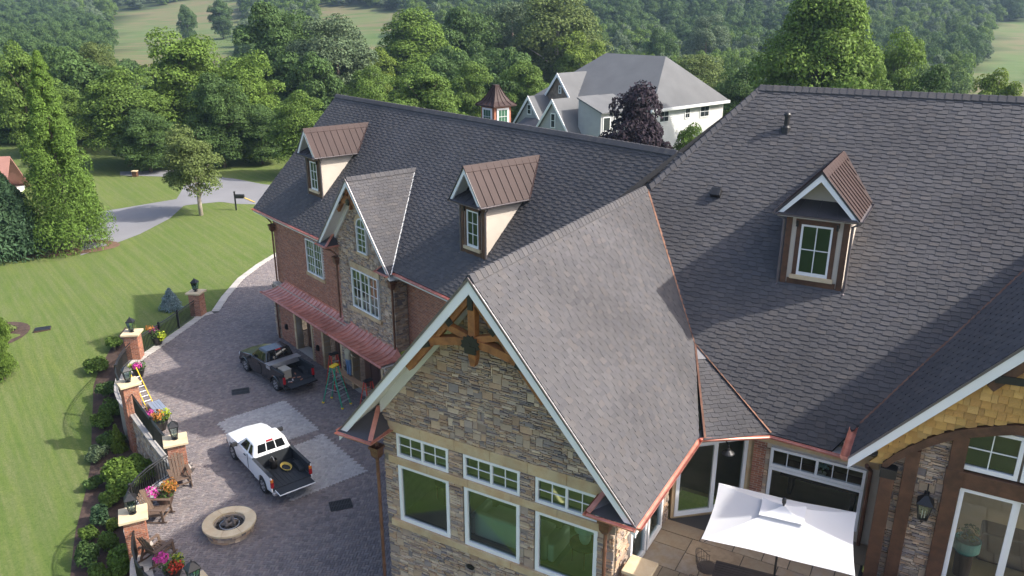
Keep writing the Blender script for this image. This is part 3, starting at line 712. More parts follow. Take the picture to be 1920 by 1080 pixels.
truss(0, RZ, K, 0, 0, 1.0); truss(BS, BZ, BK, BW, 0, .62, GM)
# ================================================================ centre wing walls
TF = lambda u, z, d: (u, .8 - d, z)
WU = [(-3.03, -1.29), (-.79, .94), (1.41, 3.16)]
holes = [(a, b_, 4.1, 5.98) for a, b_ in WU] + [(a - .01, b_ + .0, 6.22, 6.97) for a, b_ in WU]
mb = holes_wall(-3.5, 3.6, -.1, 7.3, holes, TF)
mb.prism([TF(-3.5, 7.3, 0), TF(3.6, 7.3, 0), TF(3.6, RZ - K * 3.6 - .2, 0), TF(0, RZ - .25, 0), TF(-3.5, RZ - K * 3.5 - .2, 0)], (0, .25, 0))
put('gable_wall', mb, M_['mortar'], house)
def keepc(u, z):
    if z > 12.3 - K * abs(u) - .2: return False
    if 3.87 < z < 7.31: return False
    if 6.94 < z < 7.32 or 5.95 < z < 6.24 or 3.86 < z < 4.12:
        if -3.32 < u < 3.4: return False
    return not any(h[0] - .06 < u < h[1] + .06 and h[2] - .04 < z < h[3] + .04 for h in holes)
ST = [(p, None) for p in stone_field(-3.5, 3.6, -.1, 12.2, TF, keepc)]
PIER = [(-3.5, -3.04), (-1.28, -.84), (.95, 1.37), (3.16, 3.6)]
for pu0, pu1 in PIER:
    for pz0, pz1 in ((4.1, 5.98), (6.22, 6.97)): ST += [(p, None) for p in stone_field(pu0, pu1, pz0, pz1, TF, lambda u, z: True, (pu1 - pu0) / 7.01, .047)]
for (z0, z1, pr_) in ((6.97, 7.30, .05), (5.99, 6.22, .10), (3.88, 4.10, .12)):
    u = -3.32; segs = []
    n_ = 6 if z0 > 6.9 else 5
    for i in range(n_):
        mb = MB(); a, b_ = -3.32 + 6.72 * i / n_, -3.32 + 6.72 * (i + 1) / n_ - .006
        mb.box(a, b_, .8 - pr_, .86, z0, z1); put('stone_band', mb, M_['sandstone'], house, bevel=.012)
for a, b_ in WU:
    window('window', a, b_, 4.1, 5.98, TF, 1, 1, house, fw=.10, gl='glass_g', depth=-.04)
    window('window', a - .01, b_, 6.22, 6.97, TF, 2, 2, house, fw=.075, gl='glass_g', depth=-.04, sash=2)
mb = MB(); mb.lathe([(.0, -.01), (.1, 0), (.13, .02), (.13, .05), (.09, .05), (.08, .03), (0, .03)], 16, (0, 0, 0), sy=.62)
put('wall_vent', mb, M_['iron'], house, Matrix.Translation((-.594, .72, 3.44)) @ Matrix.Rotation(math.radians(90), 4, 'X'))
# side walls, floor and ceiling of the sitting room
mb = MB(); mb.box(-3.5, -3.25, 1.06, 8.6, -.1, 7.15); put('side_wall', mb, M_['mortar'], house)
TL_ = lambda u, z, d: (-3.5 - d, u, z)
ST += [(p, None) for p in stone_field(.8, 3.2, 2.5, 7.1, TL_, lambda u, z: True)]
TR_ = lambda u, z, d: (3.6 + d, u, z)
holes = [(1.75, 2.95, 4.05, 6.75), (3.05, 4.25, 4.05, 6.75)]
put('side_wall', holes_wall(1.06, 4.9, -.1, 7.15, holes, TR_, .22), M_['mortar'], house)
ST += [(p, None) for p in stone_field(.85, 4.9, 3.5, 7.1, TR_, lambda u, z: not (1.7 < u < 4.3 and z < 6.8))]
for h in holes: window('glass_door', h[0], h[1], h[2], h[3], TR_, 1, 1, house, fw=.13, depth=.0)
mb = MB(); mb.box(-3.24, 3.5, 1.06, 6.6, 3.86, 3.98); mb.box(-3.24, 9.0, 6.66, 10.6, 3.86, 3.98); put('room_floor', mb, M_['floorwood'], house)
mb = MB(); mb.box(-3.24, 3.36, 1.06, 6.6, 7.08, 7.12); mb.box(-3.24, 8.9, 6.66, 10.6, 6.84, 6.9); put('room_ceiling', mb, M_['plaster'], house)
mb = MB(); mb.box(-3.24, 9, 10.6, 10.8, 3.9, 7.05); put('room_wall', mb, mat('room_wall_paint', (.5, .46, .38), .9), house)
# diagonal wall with sliding doors
D0, D1 = V(3.72, 4.92, 0), V(5.62, 6.62, 0); du = nrm(D1 - D0); dn = np.array([du[1], -du[0], 0]); LD = np.linalg.norm(D1 - D0)
TD = lambda u, z, d: tuple(D0 + du * u + dn * d + (0, 0, z))
put('angled_wall', holes_wall(0, LD, 3.9, 6.85, [(.1, LD - .25, 4.02, 6.42)], TD, .15), M_['sandstone'], house)
window('sliding_door', .1, .1 + (LD - .35) * .55, 4.02, 6.42, TD, 1, 1, house, fw=.11, depth=-.06); window('sliding_door', .1 + (LD - .35) * .52, LD - .25, 4.02, 6.42, TD, 1, 1, house, fw=.11, depth=-.12)
mb = MB(); mb.prism([V(4.5, 4.72, 6.83), V(6.03, 6.10, 6.80), V(8.1, 6.08, 6.78), V(8.1, 6.7, 6.78), V(5.5, 6.7, 6.80), V(3.6, 4.9, 6.83)], (0, 0, -.03)); put('soffit', mb, M_['soffit'], house)
# main wall with the dining window
TM = lambda u, z, d: (u, 6.45 - d, z)
hm = [(6.08, 8.62, 4.35, 6.30)]
put('main_wall', holes_wall(5.58, 9.05, 3.9, 6.80, hm, TM, .2), M_['brickmortar'], house)
BR = [(p, None) for p in brick_field(5.58, 5.95, 3.98, 6.5, TM, lambda u, z: True)]
ST += [(p, None) for p in stone_field(5.93, 6.07, 3.98, 6.3, TM, lambda u, z: True, .06, .09)]
mb = MB(); mb.box(5.6, 8.9, 6.38, 6.46, 6.42, 6.78); put('stone_band', mb, M_['sandstone'], house)
window('window', 6.08, 8.62, 5.70, 6.32, TM, 3, 1, house, fw=.08, sash=2, depth=.0); window('window', 6.08, 8.62, 4.35, 5.69, TM, 1, 1, house, fw=.09, depth=.0)
gl_ = MB(); c = hz(1366, 843, 6.6); gl_.lathe([(0, .10), (.05, .09), (.06, .04), (.17, -.04), (.18, -.07), (.15, -.06), (0, -.0)], 14, (c[0], c[1], 6.55)); gl_.tube([(c[0], c[1], 6.64), (c[0], c[1], 6.74), (c[0] - .12, c[1] + .14, 6.76)], .018, 6); put('barn_lamp', gl_, M_['iron'], house)
# ================================================================ right wing front
TW = lambda u, z, d: (u, 5.2 - d, z - .11); WMX = Matrix.Translation((0, .2, -.11))
hr = [(10.60, 11.84, 7.86, 9.05), (11.9, 13.4, 7.86, 9.05), (10.76, 11.92, 4.0, 7.36), (11.94, 13.4, 4.0, 7.36)]
ARC = [hw(u_, v_, 4.97) for u_, v_ in ((1655, 866), (1676, 850), (1700, 838), (1738, 821), (1778, 808), (1815, 802), (1850, 799), (1885, 796), (1920, 795))]; AS = [float(a[0]) for a in ARC] + [RS]; AZ = [float(a[2]) + .11 for a in ARC] + [float(ARC[-1][2]) + .16]
archz = lambda u: float(np.interp(u if u <= RS else 2 * RS - u, AS, AZ))
print('arch', AS, AZ)
mb = holes_wall(9.0, 2 * RS - 9.0, 3.9, 7.6, hr, TW); mb2 = holes_wall(9.9, 2 * RS - 9.9, 7.6, 9.05, hr, TW)
for f in mb2.f: pass
mb.add(mb2.v, mb2.f); mb.prism([TW(8.9, 7.6, 0), TW(9.9, 7.6, 0), TW(9.9, 9.0, 0)], (0, .2, 0)); mb.prism([TW(9.95, 9.05, 0), TW(2 * RS - 9.95, 9.05, 0), TW(RS, rz_ - .5, 0)], (0, .2, 0))
put('right_wing_wall', mb, M_['mortar'], house)
ST += [(p, None) for p in stone_field(9.0, 10.5, 3.98, 9.2, TW, lambda u, z: z < archz(u) - .15)]
# cedar shakes above the arch
sh = []; z = 7.3; j = 0
while z < 12.2:
    u = 8.6 + random.uniform(0, .1)
    while u < 14.4:
        w = random.uniform(.11, .27); cz = z + .1
        top = 7.61 + K * (u - 8.25) - .15
        if cz < top and cz > archz(min(max(u, 9.1), 16)) + .05 and u > 8.75:
            dz = random.uniform(-.03, .03); vs = [TW(u, z + dz, .22), TW(u + w - .008, z + dz, .22), TW(u + w - .008, z + .27, .175), TW(u, z + .27, .175), TW(u, z + dz, .18), TW(u + w - .008, z + dz, .18)]
            sh.append((vs, [(0, 1, 2, 3), (4, 5, 1, 0), (0, 3, 4), (1, 5, 2)], -u, 0))
        u += w
    z += .19; j += 1
pieces(house, 'cedar_shake', sh, M_['cedar'], 260, rest='cedar_shake_field')
mb = MB(); mb.prism([TW(8.7, 7.46, .172), TW(9.1, 7.5, .172), *[TW(u, archz(u), .172) for u in np.linspace(9.2, 14.2, 16)], TW(RS, rz_ - .3, .172)], (0, .12, 0)); put('shake_backing', mb, M_['cedar'], house)
mb = MB(); A = [(u, archz(u)) for u in np.linspace(AS[0], 2 * RS - AS[0], 30)]
for (a, b_) in zip(A[:-1], A[1:]): mb.prism([TW(a[0], a[1] - .27, .02), TW(b_[0], b_[1] - .27, .02), TW(b_[0], b_[1] - .02, .02), TW(a[0], a[1] - .02, .02)], (0, -.24, 0))
ab = put('arch_beam', mb, M_['timber_dk'], house)
mb = MB(); mb.box(8.98, 9.36, 4.68, 5.03, 7.20, 7.46); put('iron_plate', mb, M_['iron'], ab, WMX)
for (a, b_, zt_, d) in ((9.0, 9.33, 7.20, .30), (9.48, 9.80, archz(9.6) - .2, .2), (10.40, 10.74, archz(10.5) - .2, .2), (12.0, 12.0, 0, 0)):
    if b_ > a: mb = MB(); mb.box(a, b_, 5.0 - d, 5.06, 3.95, zt_); put('timber_post', mb, M_['timber_dk'], house, WMX, bevel=.015)
mb = MB(); mb.box(10.745, 16, 4.83, 5.05, 7.37, 7.80); put('timber_beam', mb, M_['timber_dk'], house, WMX, bevel=.015)
mb = MB(); mb.box(10.38, 10.76, 4.79, 5.02, 7.36, 7.82); put('timber_block', mb, M_['timber_dk'], house, WMX, bevel=.01)
window('window', 10.60, 11.84, 7.86, 9.0, TW, 2, 2, house, fw=.09, depth=.02); window('window', 11.9, 13.4, 7.86, 9.0, TW, 2, 2, house, fw=.09, depth=.02)
window('sliding_door', 10.76, 11.97, 4.0, 7.36, TW, 1, 1, house, fw=.10, depth=.02); window('sliding_door', 11.94, 13.4, 4.0, 7.36, TW, 1, 1, house, fw=.10, depth=-.08)
rake(RS, rz_, K, RS - 8.25 + .02, RW, -1, wide=.34); soffit(RS, rz_, K, RS - 8.25, RW, 5.05, -1, m='timber_dk'); rake(RS, rz_, K, RS - 8.25 + .02, RW, 1, wide=.34)
mb = MB(); mb.beam((10.9, 4.93, 7.5 + K * 2.65 - .62), (RS, 4.93, rz_ - .55), .2, .16, up=(0, 1, 0)); b5 = put('principal_rafter', mb, M_['timber_dk'], house)
mb = MB(); mb.obox((11.25, 4.835, 7.5 + K * 3.0 - .75), (.3, 0, .02), (0, .015, 0), (-.01, 0, .09)); put('iron_plate', mb, M_['iron'], b5)
mb = MB(); mb.box(9.0, 17, 5.46, 11, 3.86, 3.97); put('room_floor', mb, M_['floorwood'], house)
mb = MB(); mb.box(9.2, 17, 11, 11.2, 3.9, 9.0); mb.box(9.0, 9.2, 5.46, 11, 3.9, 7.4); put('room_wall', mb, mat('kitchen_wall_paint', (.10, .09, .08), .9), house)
# wall lantern
def lantern_mesh(parent, c, s=1.0, hang=False):
    mb = MB(); g = MB()
    x, y, z = c
    for a in range(4):
        sx, sy = (-1, 1, 1, -1)[a], (-1, -1, 1, 1)[a]
        mb.beam((x + sx * .10 * s, y + sy * .10 * s, z), (x + sx * .16 * s, y + sy * .16 * s, z + .42 * s), .022 * s, .022 * s)
    def pyr(a, b_, z0, z1): mb.add([(x - a, y - a, z0), (x + a, y - a, z0), (x + a, y + a, z0), (x - a, y + a, z0), (x - b_, y - b_, z1), (x + b_, y - b_, z1), (x + b_, y + b_, z1), (x - b_, y + b_, z1)], [(3, 2, 1, 0), (4, 5, 6, 7), (0, 1, 5, 4), (1, 2, 6, 5), (2, 3, 7, 6), (3, 0, 4, 7)])
    pyr(.11 * s, .11 * s, z - .03 * s, z); pyr(.19 * s, .19 * s, z + .42 * s, z + .45 * s); pyr(.19 * s, .10 * s, z + .45 * s, z + .56 * s); pyr(.11 * s, .03 * s, z + .56 * s, z + .64 * s)
    mb.lathe([(.02 * s, 0), (.03 * s, .03 * s), (0, .08 * s)], 8, (x, y, z + .64 * s))
    a, b_ = .098 * s, .155 * s
    g.add([(x - a, y - a, z), (x + a, y - a, z), (x + a, y + a, z), (x - a, y + a, z), (x - b_, y - b_, z + .42 * s), (x + b_, y - b_, z + .42 * s), (x + b_, y + b_, z + .42 * s), (x - b_, y + b_, z + .42 * s)], [(0, 1, 5, 4), (1, 2, 6, 5), (2, 3, 7, 6), (3, 0, 4, 7)])
    cd = MB()
    for k in range(3): cd.tube([(x + .04 * s * math.cos(k * 2.1), y + .04 * s * math.sin(k * 2.1), z), (x + .04 * s * math.cos(k * 2.1), y + .04 * s * math.sin(k * 2.1), z + .2 * s)], .012 * s, 6)
    return mb, g, cd
mb, g, cd = lantern_mesh(None, (0, 0, 0), 1.0)
mb.tube([(0, 0, .7), (0, 0, .82), (0, .18, .86), (0, .2, .5)], .016, 6); mb.lathe([(.03, -.12), (.05, -.06), (.03, 0)], 8, (0, 0, -.02)); mb.obox((0, .2, .5), (.06, 0, 0), (0, .015, 0), (0, 0, .14))
lw = put('wall_lantern', mb, M_['iron'], house, Matrix.Translation((10.09, 4.92, 6.25)))
put('lantern_glass', g, M_['glass'], lw); put('candle', cd, M_['white'], lw)
# downspouts
downspout((-3.75, .2, eZ - .05), (-3.66, .62, 6.45), 0, m='copper_old'); downspout((3.75, .2, eZ - .05), (3.42, .62, 6.5), 0, m='copper_old')
mb = MB(); mb.tube([(8.62, 5.9, 6.75), (8.62, 6.1, 6.6), (8.72, 6.3, 6.4), (8.72, 6.3, 4.0)], .055, 8); put('downspout', mb, M_['copper_old'], house)
# ================================================================ garage wing walls
TG = lambda u, z, d: (u, .60 - d, z); TB = lambda u, z, d: (u, .42 - d, z); TK = lambda u, z, d: (u, 1.15 - d, z); TGL = lambda u, z, d: (u, .22 - d, z)
GS0 = 1.1
hu = [(5.30, 7.12, 4.95, 6.80)]
put('garage_wall', holes_wall(GS0, 9.3, 3.3, 7.35, hu, TG), M_['brickmortar'], house, GM)
kb = lambda u, z: not (5.25 < u < 7.17 and 4.72 < z < 6.84)
BG = brick_field(GS0, 9.2, 3.3, 7.3, TG, kb)
window('window', 5.30, 7.12, 4.95, 6.80, TG, 3, 4, house, GM, fw=.06, sash=2, depth=0.0, gl='glass_g')
mb = MB(); mb.box(5.15, 7.27, .5, .62, 4.76, 4.95); put('stone_sill', mb, M_['sandstone'], house, GM, bevel=.01)
# bay
hb = [(10.52, 12.98, 4.55, 6.52), (11.27, 12.13, 7.48, 8.7)]
mb = holes_wall(9.3, 14.2, 3.3, 7.4, hb[:1], TB); mb.prism([TB(8.6, 7.4, 0), TB(11.25, 7.4, 0), TB(11.25, BZ - BK * .47 - .2, 0)], (0, .25, 0)); mb.prism([TB(12.15, 7.4, 0), TB(14.85, 7.4, 0), TB(12.15, BZ - BK * .47 - .2, 0)], (0, .25, 0)); mb.prism([TB(11.25, 8.75, 0), TB(12.15, 8.75, 0), TB(12.15, BZ - BK * .47 - .2, 0), TB(BS, BZ - .2, 0), TB(11.25, BZ - BK * .47 - .2, 0)], (0, .25, 0))
put('bay_wall', mb, M_['mortar'], house, GM)
def keepb(u, z):
    if z > BZ - BK * abs(u - BS) - .2: return False
    if 6.5 < z < 6.85 and 10.3 < u < 13.2: return False
    if 4.33 < z < 4.57 and 10.3 < u < 13.2: return False
    if 7.32 < z < 7.5 and 11.1 < u < 12.3: return False
    if abs(u - BS) < .62 and 7.45 < z < 9.35 and (z < 8.7 or math.hypot(u - BS, z - 8.66) < .66): return False
    return not (10.46 < u < 13.04 and 4.5 < z < 6.55)
SG = stone_field(9.3, 14.2, 3.3, 10.9, TB, keepb)
window('window', 10.52, 12.98, 4.55, 6.52, TB, 2, 4, house, GM, fw=.06, sash=3, depth=0.0, gl='glass_g')
mb = MB(); mb.box(10.4, 13.1, .36, .5, 6.53, 6.83); put('stone_lintel', mb, M_['sandstone'], house, GM, bevel=.01)
mb = MB(); mb.box(10.35, 13.15, .30, .5, 4.36, 4.54); put('stone_sill', mb, M_['sandstone'], house, GM, bevel=.01)
mb = MB(); mb.box(11.15, 12.29, .33, .5, 7.33, 7.47); put('stone_sill', mb, M_['sandstone'], house, GM, bevel=.01)
fr = window('arched_window', 11.29, 12.15, 7.48, 8.72, TB, 2, 4, house, GM, fw=.05, depth=0.0, gl='glass_g')
mb = MB(); pn = MB(); ring = [(math.cos(a), math.sin(a)) for a in np.linspace(0, math.pi, 13)]
for i in range(12):
    (c0, s0), (c1, s1) = ring[i], ring[i + 1]
    mb.prism([TB(BS + .43 * c0, 8.72 + .43 * s0, 0), TB(BS + .43 * c1, 8.72 + .43 * s1, 0), TB(BS + .375 * c1, 8.72 + .375 * s1, 0), TB(BS + .375 * c0, 8.72 + .375 * s0, 0)], (0, -.08, 0))
pn.add([TB(BS + .375 * c, 8.72 + .375 * s, .03) for c, s in ring], [tuple(range(13))]); put('arch_frame', mb, M_['white'], fr); put('pane', pn, M_['glass_g'], fr)
mb = MB(); mb.prism([TB(BS - .012, 8.72, .03), TB(BS + .012, 8.72, .03), TB(BS + .012, 9.08, .03), TB(BS - .012, 9.08, .03)], (0, -.03, 0)); put('glazing_bar', mb, M_['white'], fr)
vo = []
for i in range(9):
    a0, a1 = math.pi * i / 9 + .01, math.pi * (i + 1) / 9 - .01; mbv = MB()
    q = [TB(BS + r_ * math.cos(a), 8.72 + r_ * math.sin(a), .0) for r_, a in ((.44, a0), (.64, a0), (.64, a1), (.44, a1))]
    mbv.prism(q, (0, -.06, 0)); vo.append((mbv.v, mbv.f, 0, 0))
pieces(house, 'voussoir', vo, M_['sandstone'], 20, GM)
mb = MB(); mb.box(14.195, 14.2 + .02, .44, 1.2, 3.3, 7.38); mb.box(13.9, 14.19, .66, 1.2, 3.3, 7.38); put('bay_return', mb, M_['mortar'], house, GM)
SG += stone_field(.42, 1.12, 3.3, 7.38, lambda u, z, d: (14.22 + d, u, z), lambda u, z: True)
put('garage_wall', holes_wall(14.2, 24, -.1, 7.35, [], TK), M_['brickmortar'], house, GM)
BG += brick_field(14.22, 19.4, 1.5, 7.3, TK, lambda u, z: True)
mb = MB(); mb.box(GS0, GS0 + .25, .85, 11.2, -.1, 7.35); mb.prism([(GS0, .6, 7.35), (GS0, 10.8, 7.35), (GS0, 5.7, 12.9)], (.2, 0, 0)); put('garage_end_wall', mb, M_['brickmortar'], house, GM)
BG += brick_field(.62, 10.8, 0, 7.3, lambda u, z, d: (GS0 - d, u, z), lambda u, z: False)
mb = MB(); mb.box(-.02, 8.5, -.02, .62, 7.28, 7.36); put('soffit', mb, M_['soffit'], house, GM); mb = MB(); mb.box(14.9, 26, -.02, 1.2, 7.28, 7.36); put('soffit', mb, M_['soffit'], house, GM)
# lower storey with recessed doors
hd = [(3.85, 5.75, -.02, 2.45), (7.2, 9.1, -.02, 2.45), (10.3, 13.1, -.02, 2.45)]
put('garage_base_wall', holes_wall(GS0, 14.2, -.1, 3.3, hd, TGL, .35), M_['brickmortar'], house, GM)
kd = lambda u, z: not any(a - .2 < u < b_ + .2 and z < 2.65 for a, b_, *_ in hd)
BG += brick_field(1.75, 10, 0, 3.2, TGL, lambda u, z: kd(u, z) and not (u > 9.3))
SG += stone_field(GS0 - .02, 1.75, 0, 3.2, TGL, lambda u, z: True) + stone_field(9.3, 14.2, 0, 3.2, TGL, kd) + stone_field(.22, 1.6, 0, 3.2, lambda u, z, d: (GS0 - d, u, z), lambda u, z: True)
for (a, b_, c, d) in hd:
    jb = MB()
    for x0, x1 in ((a - .2, a), (b_, b_ + .2)):
        z = 0
        while z < 2.44: jb.box(x0, x1, .17, .58, z, min(z + .30, 2.45) - .006); z += .31
    jb.box(a - .2, b_ + .2, .17, .58, 2.455, 2.65); put('stone_jamb', jb, M_['sandstone'], house, GM, bevel=.01)
    db = MB(); db.box(a, b_, .85, .9, 0, 2.45); dd = put('garage_door', db, M_['door'], house, GM)
    for i in range(4):
        pb = MB(); w = (b_ - a) / 4; pb.box(a + i * w + .04, a + (i + 1) * w - .04, .82, .85, .12, 2.3); put('door_panel', pb, M_['door'], dd, bevel=.01)
    fb = MB(); fb.box(a, b_, .2, .85, .0, .022); put('threshold', fb, M_['concrete'], house, GM)
for u in (2.6, 6.5, 9.75):
    mb = MB(); mb.box(u - .08, u + .08, .1, .22, .85, 1.15); mb.box(u - .05, u + .05, .06, .1, .9, 1.1); put('wall_light', mb, M_['iron'], house, GM)
# copper canopies
def canopy(s0, s1, wtop, ztop, wev, zev, hip0=.55, hip1=0.0):
    O = V(s0, wev, zev); Vv = V(0, wtop - wev, ztop - zev); L = np.linalg.norm(Vv); Vv /= L
    cv = lambda v: -.13 * math.sin(math.pi * min(1, max(0, v / L)))
    base = MB(); base.box(s0 + .1, s1 - .05, wev + .08, wtop, zev - .16, zev - .10); cp = put('copper_canopy', base, M_['soffit'], house, GM)
    metal_pans(O, (1, 0, 0), Vv, [(0, 0), (s1 - s0, 0), (s1 - s0 - hip1, L), (hip0, L)], .36, M_['copper'], cp, curve=cv)
    for side, hip in ((0, hip0), (1, hip1)):
        if not hip: continue
        end = MB(); n_ = 6; x0 = s0 if side == 0 else s1; sg = 1 if side == 0 else -1
        P = [O + Vv * (L * k / n_) + V((x0 - s0) + sg * hip * k / n_, 0, cv(L * k / n_)) for k in range(n_ + 1)]; W_ = V(x0, wtop, zev)
        for k in range(n_): end.add([P[k], P[k + 1], W_], [(0, 2, 1) if side == 0 else (0, 1, 2)], r=.5)
        put('canopy_end', end, M_['copper'], cp)
    gutter([(s0 - .06, wev - .06, zev - .01), (s1 + (.06 if hip1 else 0), wev - .06, zev - .01)], .07, parent=cp)
    fl = MB(); fl.beam((s0 + hip0, wtop - .02, ztop + .03), (s1 - hip1, wtop - .02, ztop + .03), .05, .1); put('head_flashing', fl, M_['copper'], cp)
sE = float(gw(714, 687, -.75)[0]); sM = float(gw(616, 624, -.75)[0]); print('canopy', sM, sE)
canopy(1.5, sM - .02, .6, 3.52, -.62, 3.04); canopy(sM, sE, .42, 3.52, -.75, 3.16, .2, .45)
downspout((.9, .05, 7.4), (1.35, .40, 6.75), 3.4, GM); downspout((8.9, -.2, 7.3), (9.2, .28, 6.75), 3.55, GM); downspout((14.6, -.2, 7.3), (14.35, .28, 6.85), 3.55, GM)
mb = MB(); mb.tube([(1.62, .1, 3.0), (1.62, .1, 0)], .05, 8); put('downspout', mb, M_['copper_old'], house, GM)
# room boxes behind garage windows keep the glass dark
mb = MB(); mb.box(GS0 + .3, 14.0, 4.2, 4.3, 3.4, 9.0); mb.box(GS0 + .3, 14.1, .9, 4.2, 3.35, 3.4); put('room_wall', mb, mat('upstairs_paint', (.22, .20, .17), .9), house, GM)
# stones and bricks of the whole house
ST.sort(key=lambda t: -t[0][2]); SG.sort(key=lambda t: -t[2])
pieces(house, 'stone', [t[0] for t in ST], M_['stone'], 240, rest='stone_facing'); pieces(house, 'stone', SG, M_['stone'], 60, GM, rest='stone_facing')
pieces(house, 'brick', [t[0] for t in BR], M_['brick'], 150, rest='brick_facing'); pieces(house, 'brick', BG, M_['brick'], 150, GM, rest='brick_facing')
print('stones', len(ST) + len(SG), 'bricks', len(BG) + len(BR))
# ================================================================ dormers
def dormer(cx, hw_, w0, zb, ez_, rz2, ov, wback, rows, M=None, wall='stucco'):
    """front face at w0; body half width hw_; roof half width hw_+.3"""
    k = (rz2 - ez_) / (hw_ + ov); zz = zb
    body = MB(); body.prism([(cx - hw_, w0, zb - .4), (cx + hw_, w0, zb - .4), (cx + hw_, w0, ez_), (cx - hw_, w0, ez_)], (0, wback - w0, 0))
    body.prism([(cx - hw_, w0 + .25, ez_), (cx + hw_, w0 + .25, ez_), (cx, w0 + .25, rz2 - .12)], (0, wback - w0 - .3, 0))
    d = put('dormer', body, M_[wall], house, M)
    T = lambda u, z, dd: (cx + u, w0 - dd, z)
    for sg in (-1, 1):
        tr = MB(); tr.prism([T(sg * hw_, zb - .1, -.02), T(sg * (hw_ - .17), zb - .1, -.02), T(sg * (hw_ - .17), ez_ - .03, -.02), T(sg * hw_, ez_ - .03, -.02)], (0, -.06, 0)); put('corner_board', tr, M_['timber_dk'], d)
    ww = hw_ * .50; z0, z1 = zb + .30, ez_ - .36
    bd = MB()
    for sg in (-1, 1): bd.prism([T(sg * (ww + .13), z0 - .1, -.02), T(sg * ww, z0 - .1, -.02), T(sg * ww, z1 + .1, -.02), T(sg * (ww + .13), z1 + .1, -.02)], (0, -.055, 0))
    bd.prism([T(-ww - .17, z1, -.02), T(ww + .17, z1, -.02), T(ww + .17, z1 + .14, -.02), T(-ww - .17, z1 + .14, -.02)], (0, -.065, 0))
    bd.prism([T(-ww - .25, zb - .1, -.02), T(ww + .25, zb - .1, -.02), T(ww + .25, z0 - .13, -.02), T(-ww - .25, z0 - .13, -.02)], (0, -.05, 0)); put('window_casing', bd, M_['timber_dk'], d)
    si = MB(); si.prism([T(-ww - .17, z0 - .12, -.02), T(ww + .17, z0 - .12, -.02), T(ww + .17, z0, -.02), T(-ww - .17, z0, -.02)], (0, -.13, 0)); put('window_sill', si, M_['capstone'], d)
    bk = MB()
    for sg in (-1, 1): bk.box(cx + sg * (ww + .12) - .03, cx + sg * (ww + .12) + .03, w0 - .10, w0 - .04, z1 - .08, z1 + .1)
    put('iron_bracket', bk, M_['iron'], d)
    # window directly under the dormer
    f = MB()
    fw = .06
    def bar(a, b_, c, e, d0=-.03, d1=.035): f.prism([T(a, c, d0), T(b_, c, d0), T(b_, e, d0), T(a, e, d0)], (0, -(d1 - d0), 0))
    bar(-ww, ww, z1 - fw, z1); bar(-ww, ww, z0, z0 + fw * 1.6); bar(-ww, -ww + fw, z0 + fw * 1.6, z1 - fw); bar(ww - fw, ww, z0 + fw * 1.6, z1 - fw); put('window_frame', f, M_['white'], d)
    a, b_, c, e = -ww + fw, ww - fw, z0 + fw * 1.6, z1 - fw; gb = MB()
    for i in range(2):
        for j in range(rows):
            p = MB(); x0, x1 = a + (b_ - a) * i / 2, a + (b_ - a) * (i + 1) / 2; y0, y1 = c + (e - c) * j / rows, c + (e - c) * (j + 1) / rows
            p.add([T(x0 + .004, y0 + .004, .004), T(x1 - .004, y0 + .004, .004), T(x1 - .004, y1 - .004, .004), T(x0 + .004, y1 - .004, .004)], [(0, 1, 2, 3)]); put('pane', p, M_['glass_dk'], d)
    f = gb; bar((a + b_) / 2 - .013, (a + b_) / 2 + .013, c, e, .0, .03)
    for j in range(1, rows): z = c + (e - c) * j / rows; bar(a, b_, z - .013, z + .013, .001, .028)
    put('glazing_bar', gb, M_['white'], d)
    # metal gable roof: front overhang .42
    wf = w0 - .42; h2 = hw_ + ov; S = math.hypot(1, k)
    for sg in (-1, 1):
        O = V(cx + sg * h2, wf, ez_); L = h2 * S; Vv = V(-sg / S, 0, k / S)
        metal_pans(O, (0, 1, 0), Vv, [(0, 0), (wback - wf - h2 * .0, 0), (wback - wf + (1.0 * (rz2 - ez_)), L), (0, L)], .36, M_['bronze'], d)
        g_ = MB(); 
        gutter([(cx + sg * (h2 + .05), wf, ez_ - .01), (cx + sg * (h2 + .05), wback, ez_ - .01)], .06, 'graygutter', parent=d)
        rb = MB(); z = lambda x: rz2 - k * x
        rb.prism([(cx, wf + .02, z(0) - .05), (cx + sg * (h2 - .02), wf + .02, z(h2) - .03), (cx + sg * (h2 - .16), wf + .02, z(h2) - .03), (cx, wf + .02, z(0) - .27)], (0, .07, 0)); put('rake_board', rb, M_['white'], d)
        re = MB(); re.prism([(cx, wf, z(0) + .04), (cx + sg * (h2 + .02), wf, z(h2) + .03), (cx + sg * (h2 + .02), wf, z(h2) - .04), (cx, wf, z(0) - .045)], (0, .02, 0)); put('rake_edge', re, M_['darkmetal'], d)
        sf = MB(); sf.prism([(cx, wf + .09, z(0) - .10), (cx + sg * h2, wf + .09, z(h2) - .05), (cx + sg * h2, w0 + .24, z(h2) - .05), (cx, w0 + .24, z(0) - .10)], (0, 0, -.02)); put('soffit', sf, M_['soffit'], d)
        vt_ = MB(); vt_.beam((cx + sg * h2, wback, ez_ + .02), (cx, wback + (rz2 - ez_), rz2 + .02), .08, .05); put('valley_trim', vt_, M_['bronze'], d)
    rc = MB(); rc.prism([(cx - .16, wf - .01, rz2 - .16 * k + .05), (cx, wf - .01, rz2 + .06), (cx + .16, wf - .01, rz2 - .16 * k + .05), (cx + .16, wf - .01, rz2 - .16 * k + .03), (cx, wf - .01, rz2 + .03), (cx - .16, wf - .01, rz2 - .16 * k + .03)], (0, wback - wf + (rz2 - ez_), 0)); put('ridge_cover', rc, M_['bronze'], d)
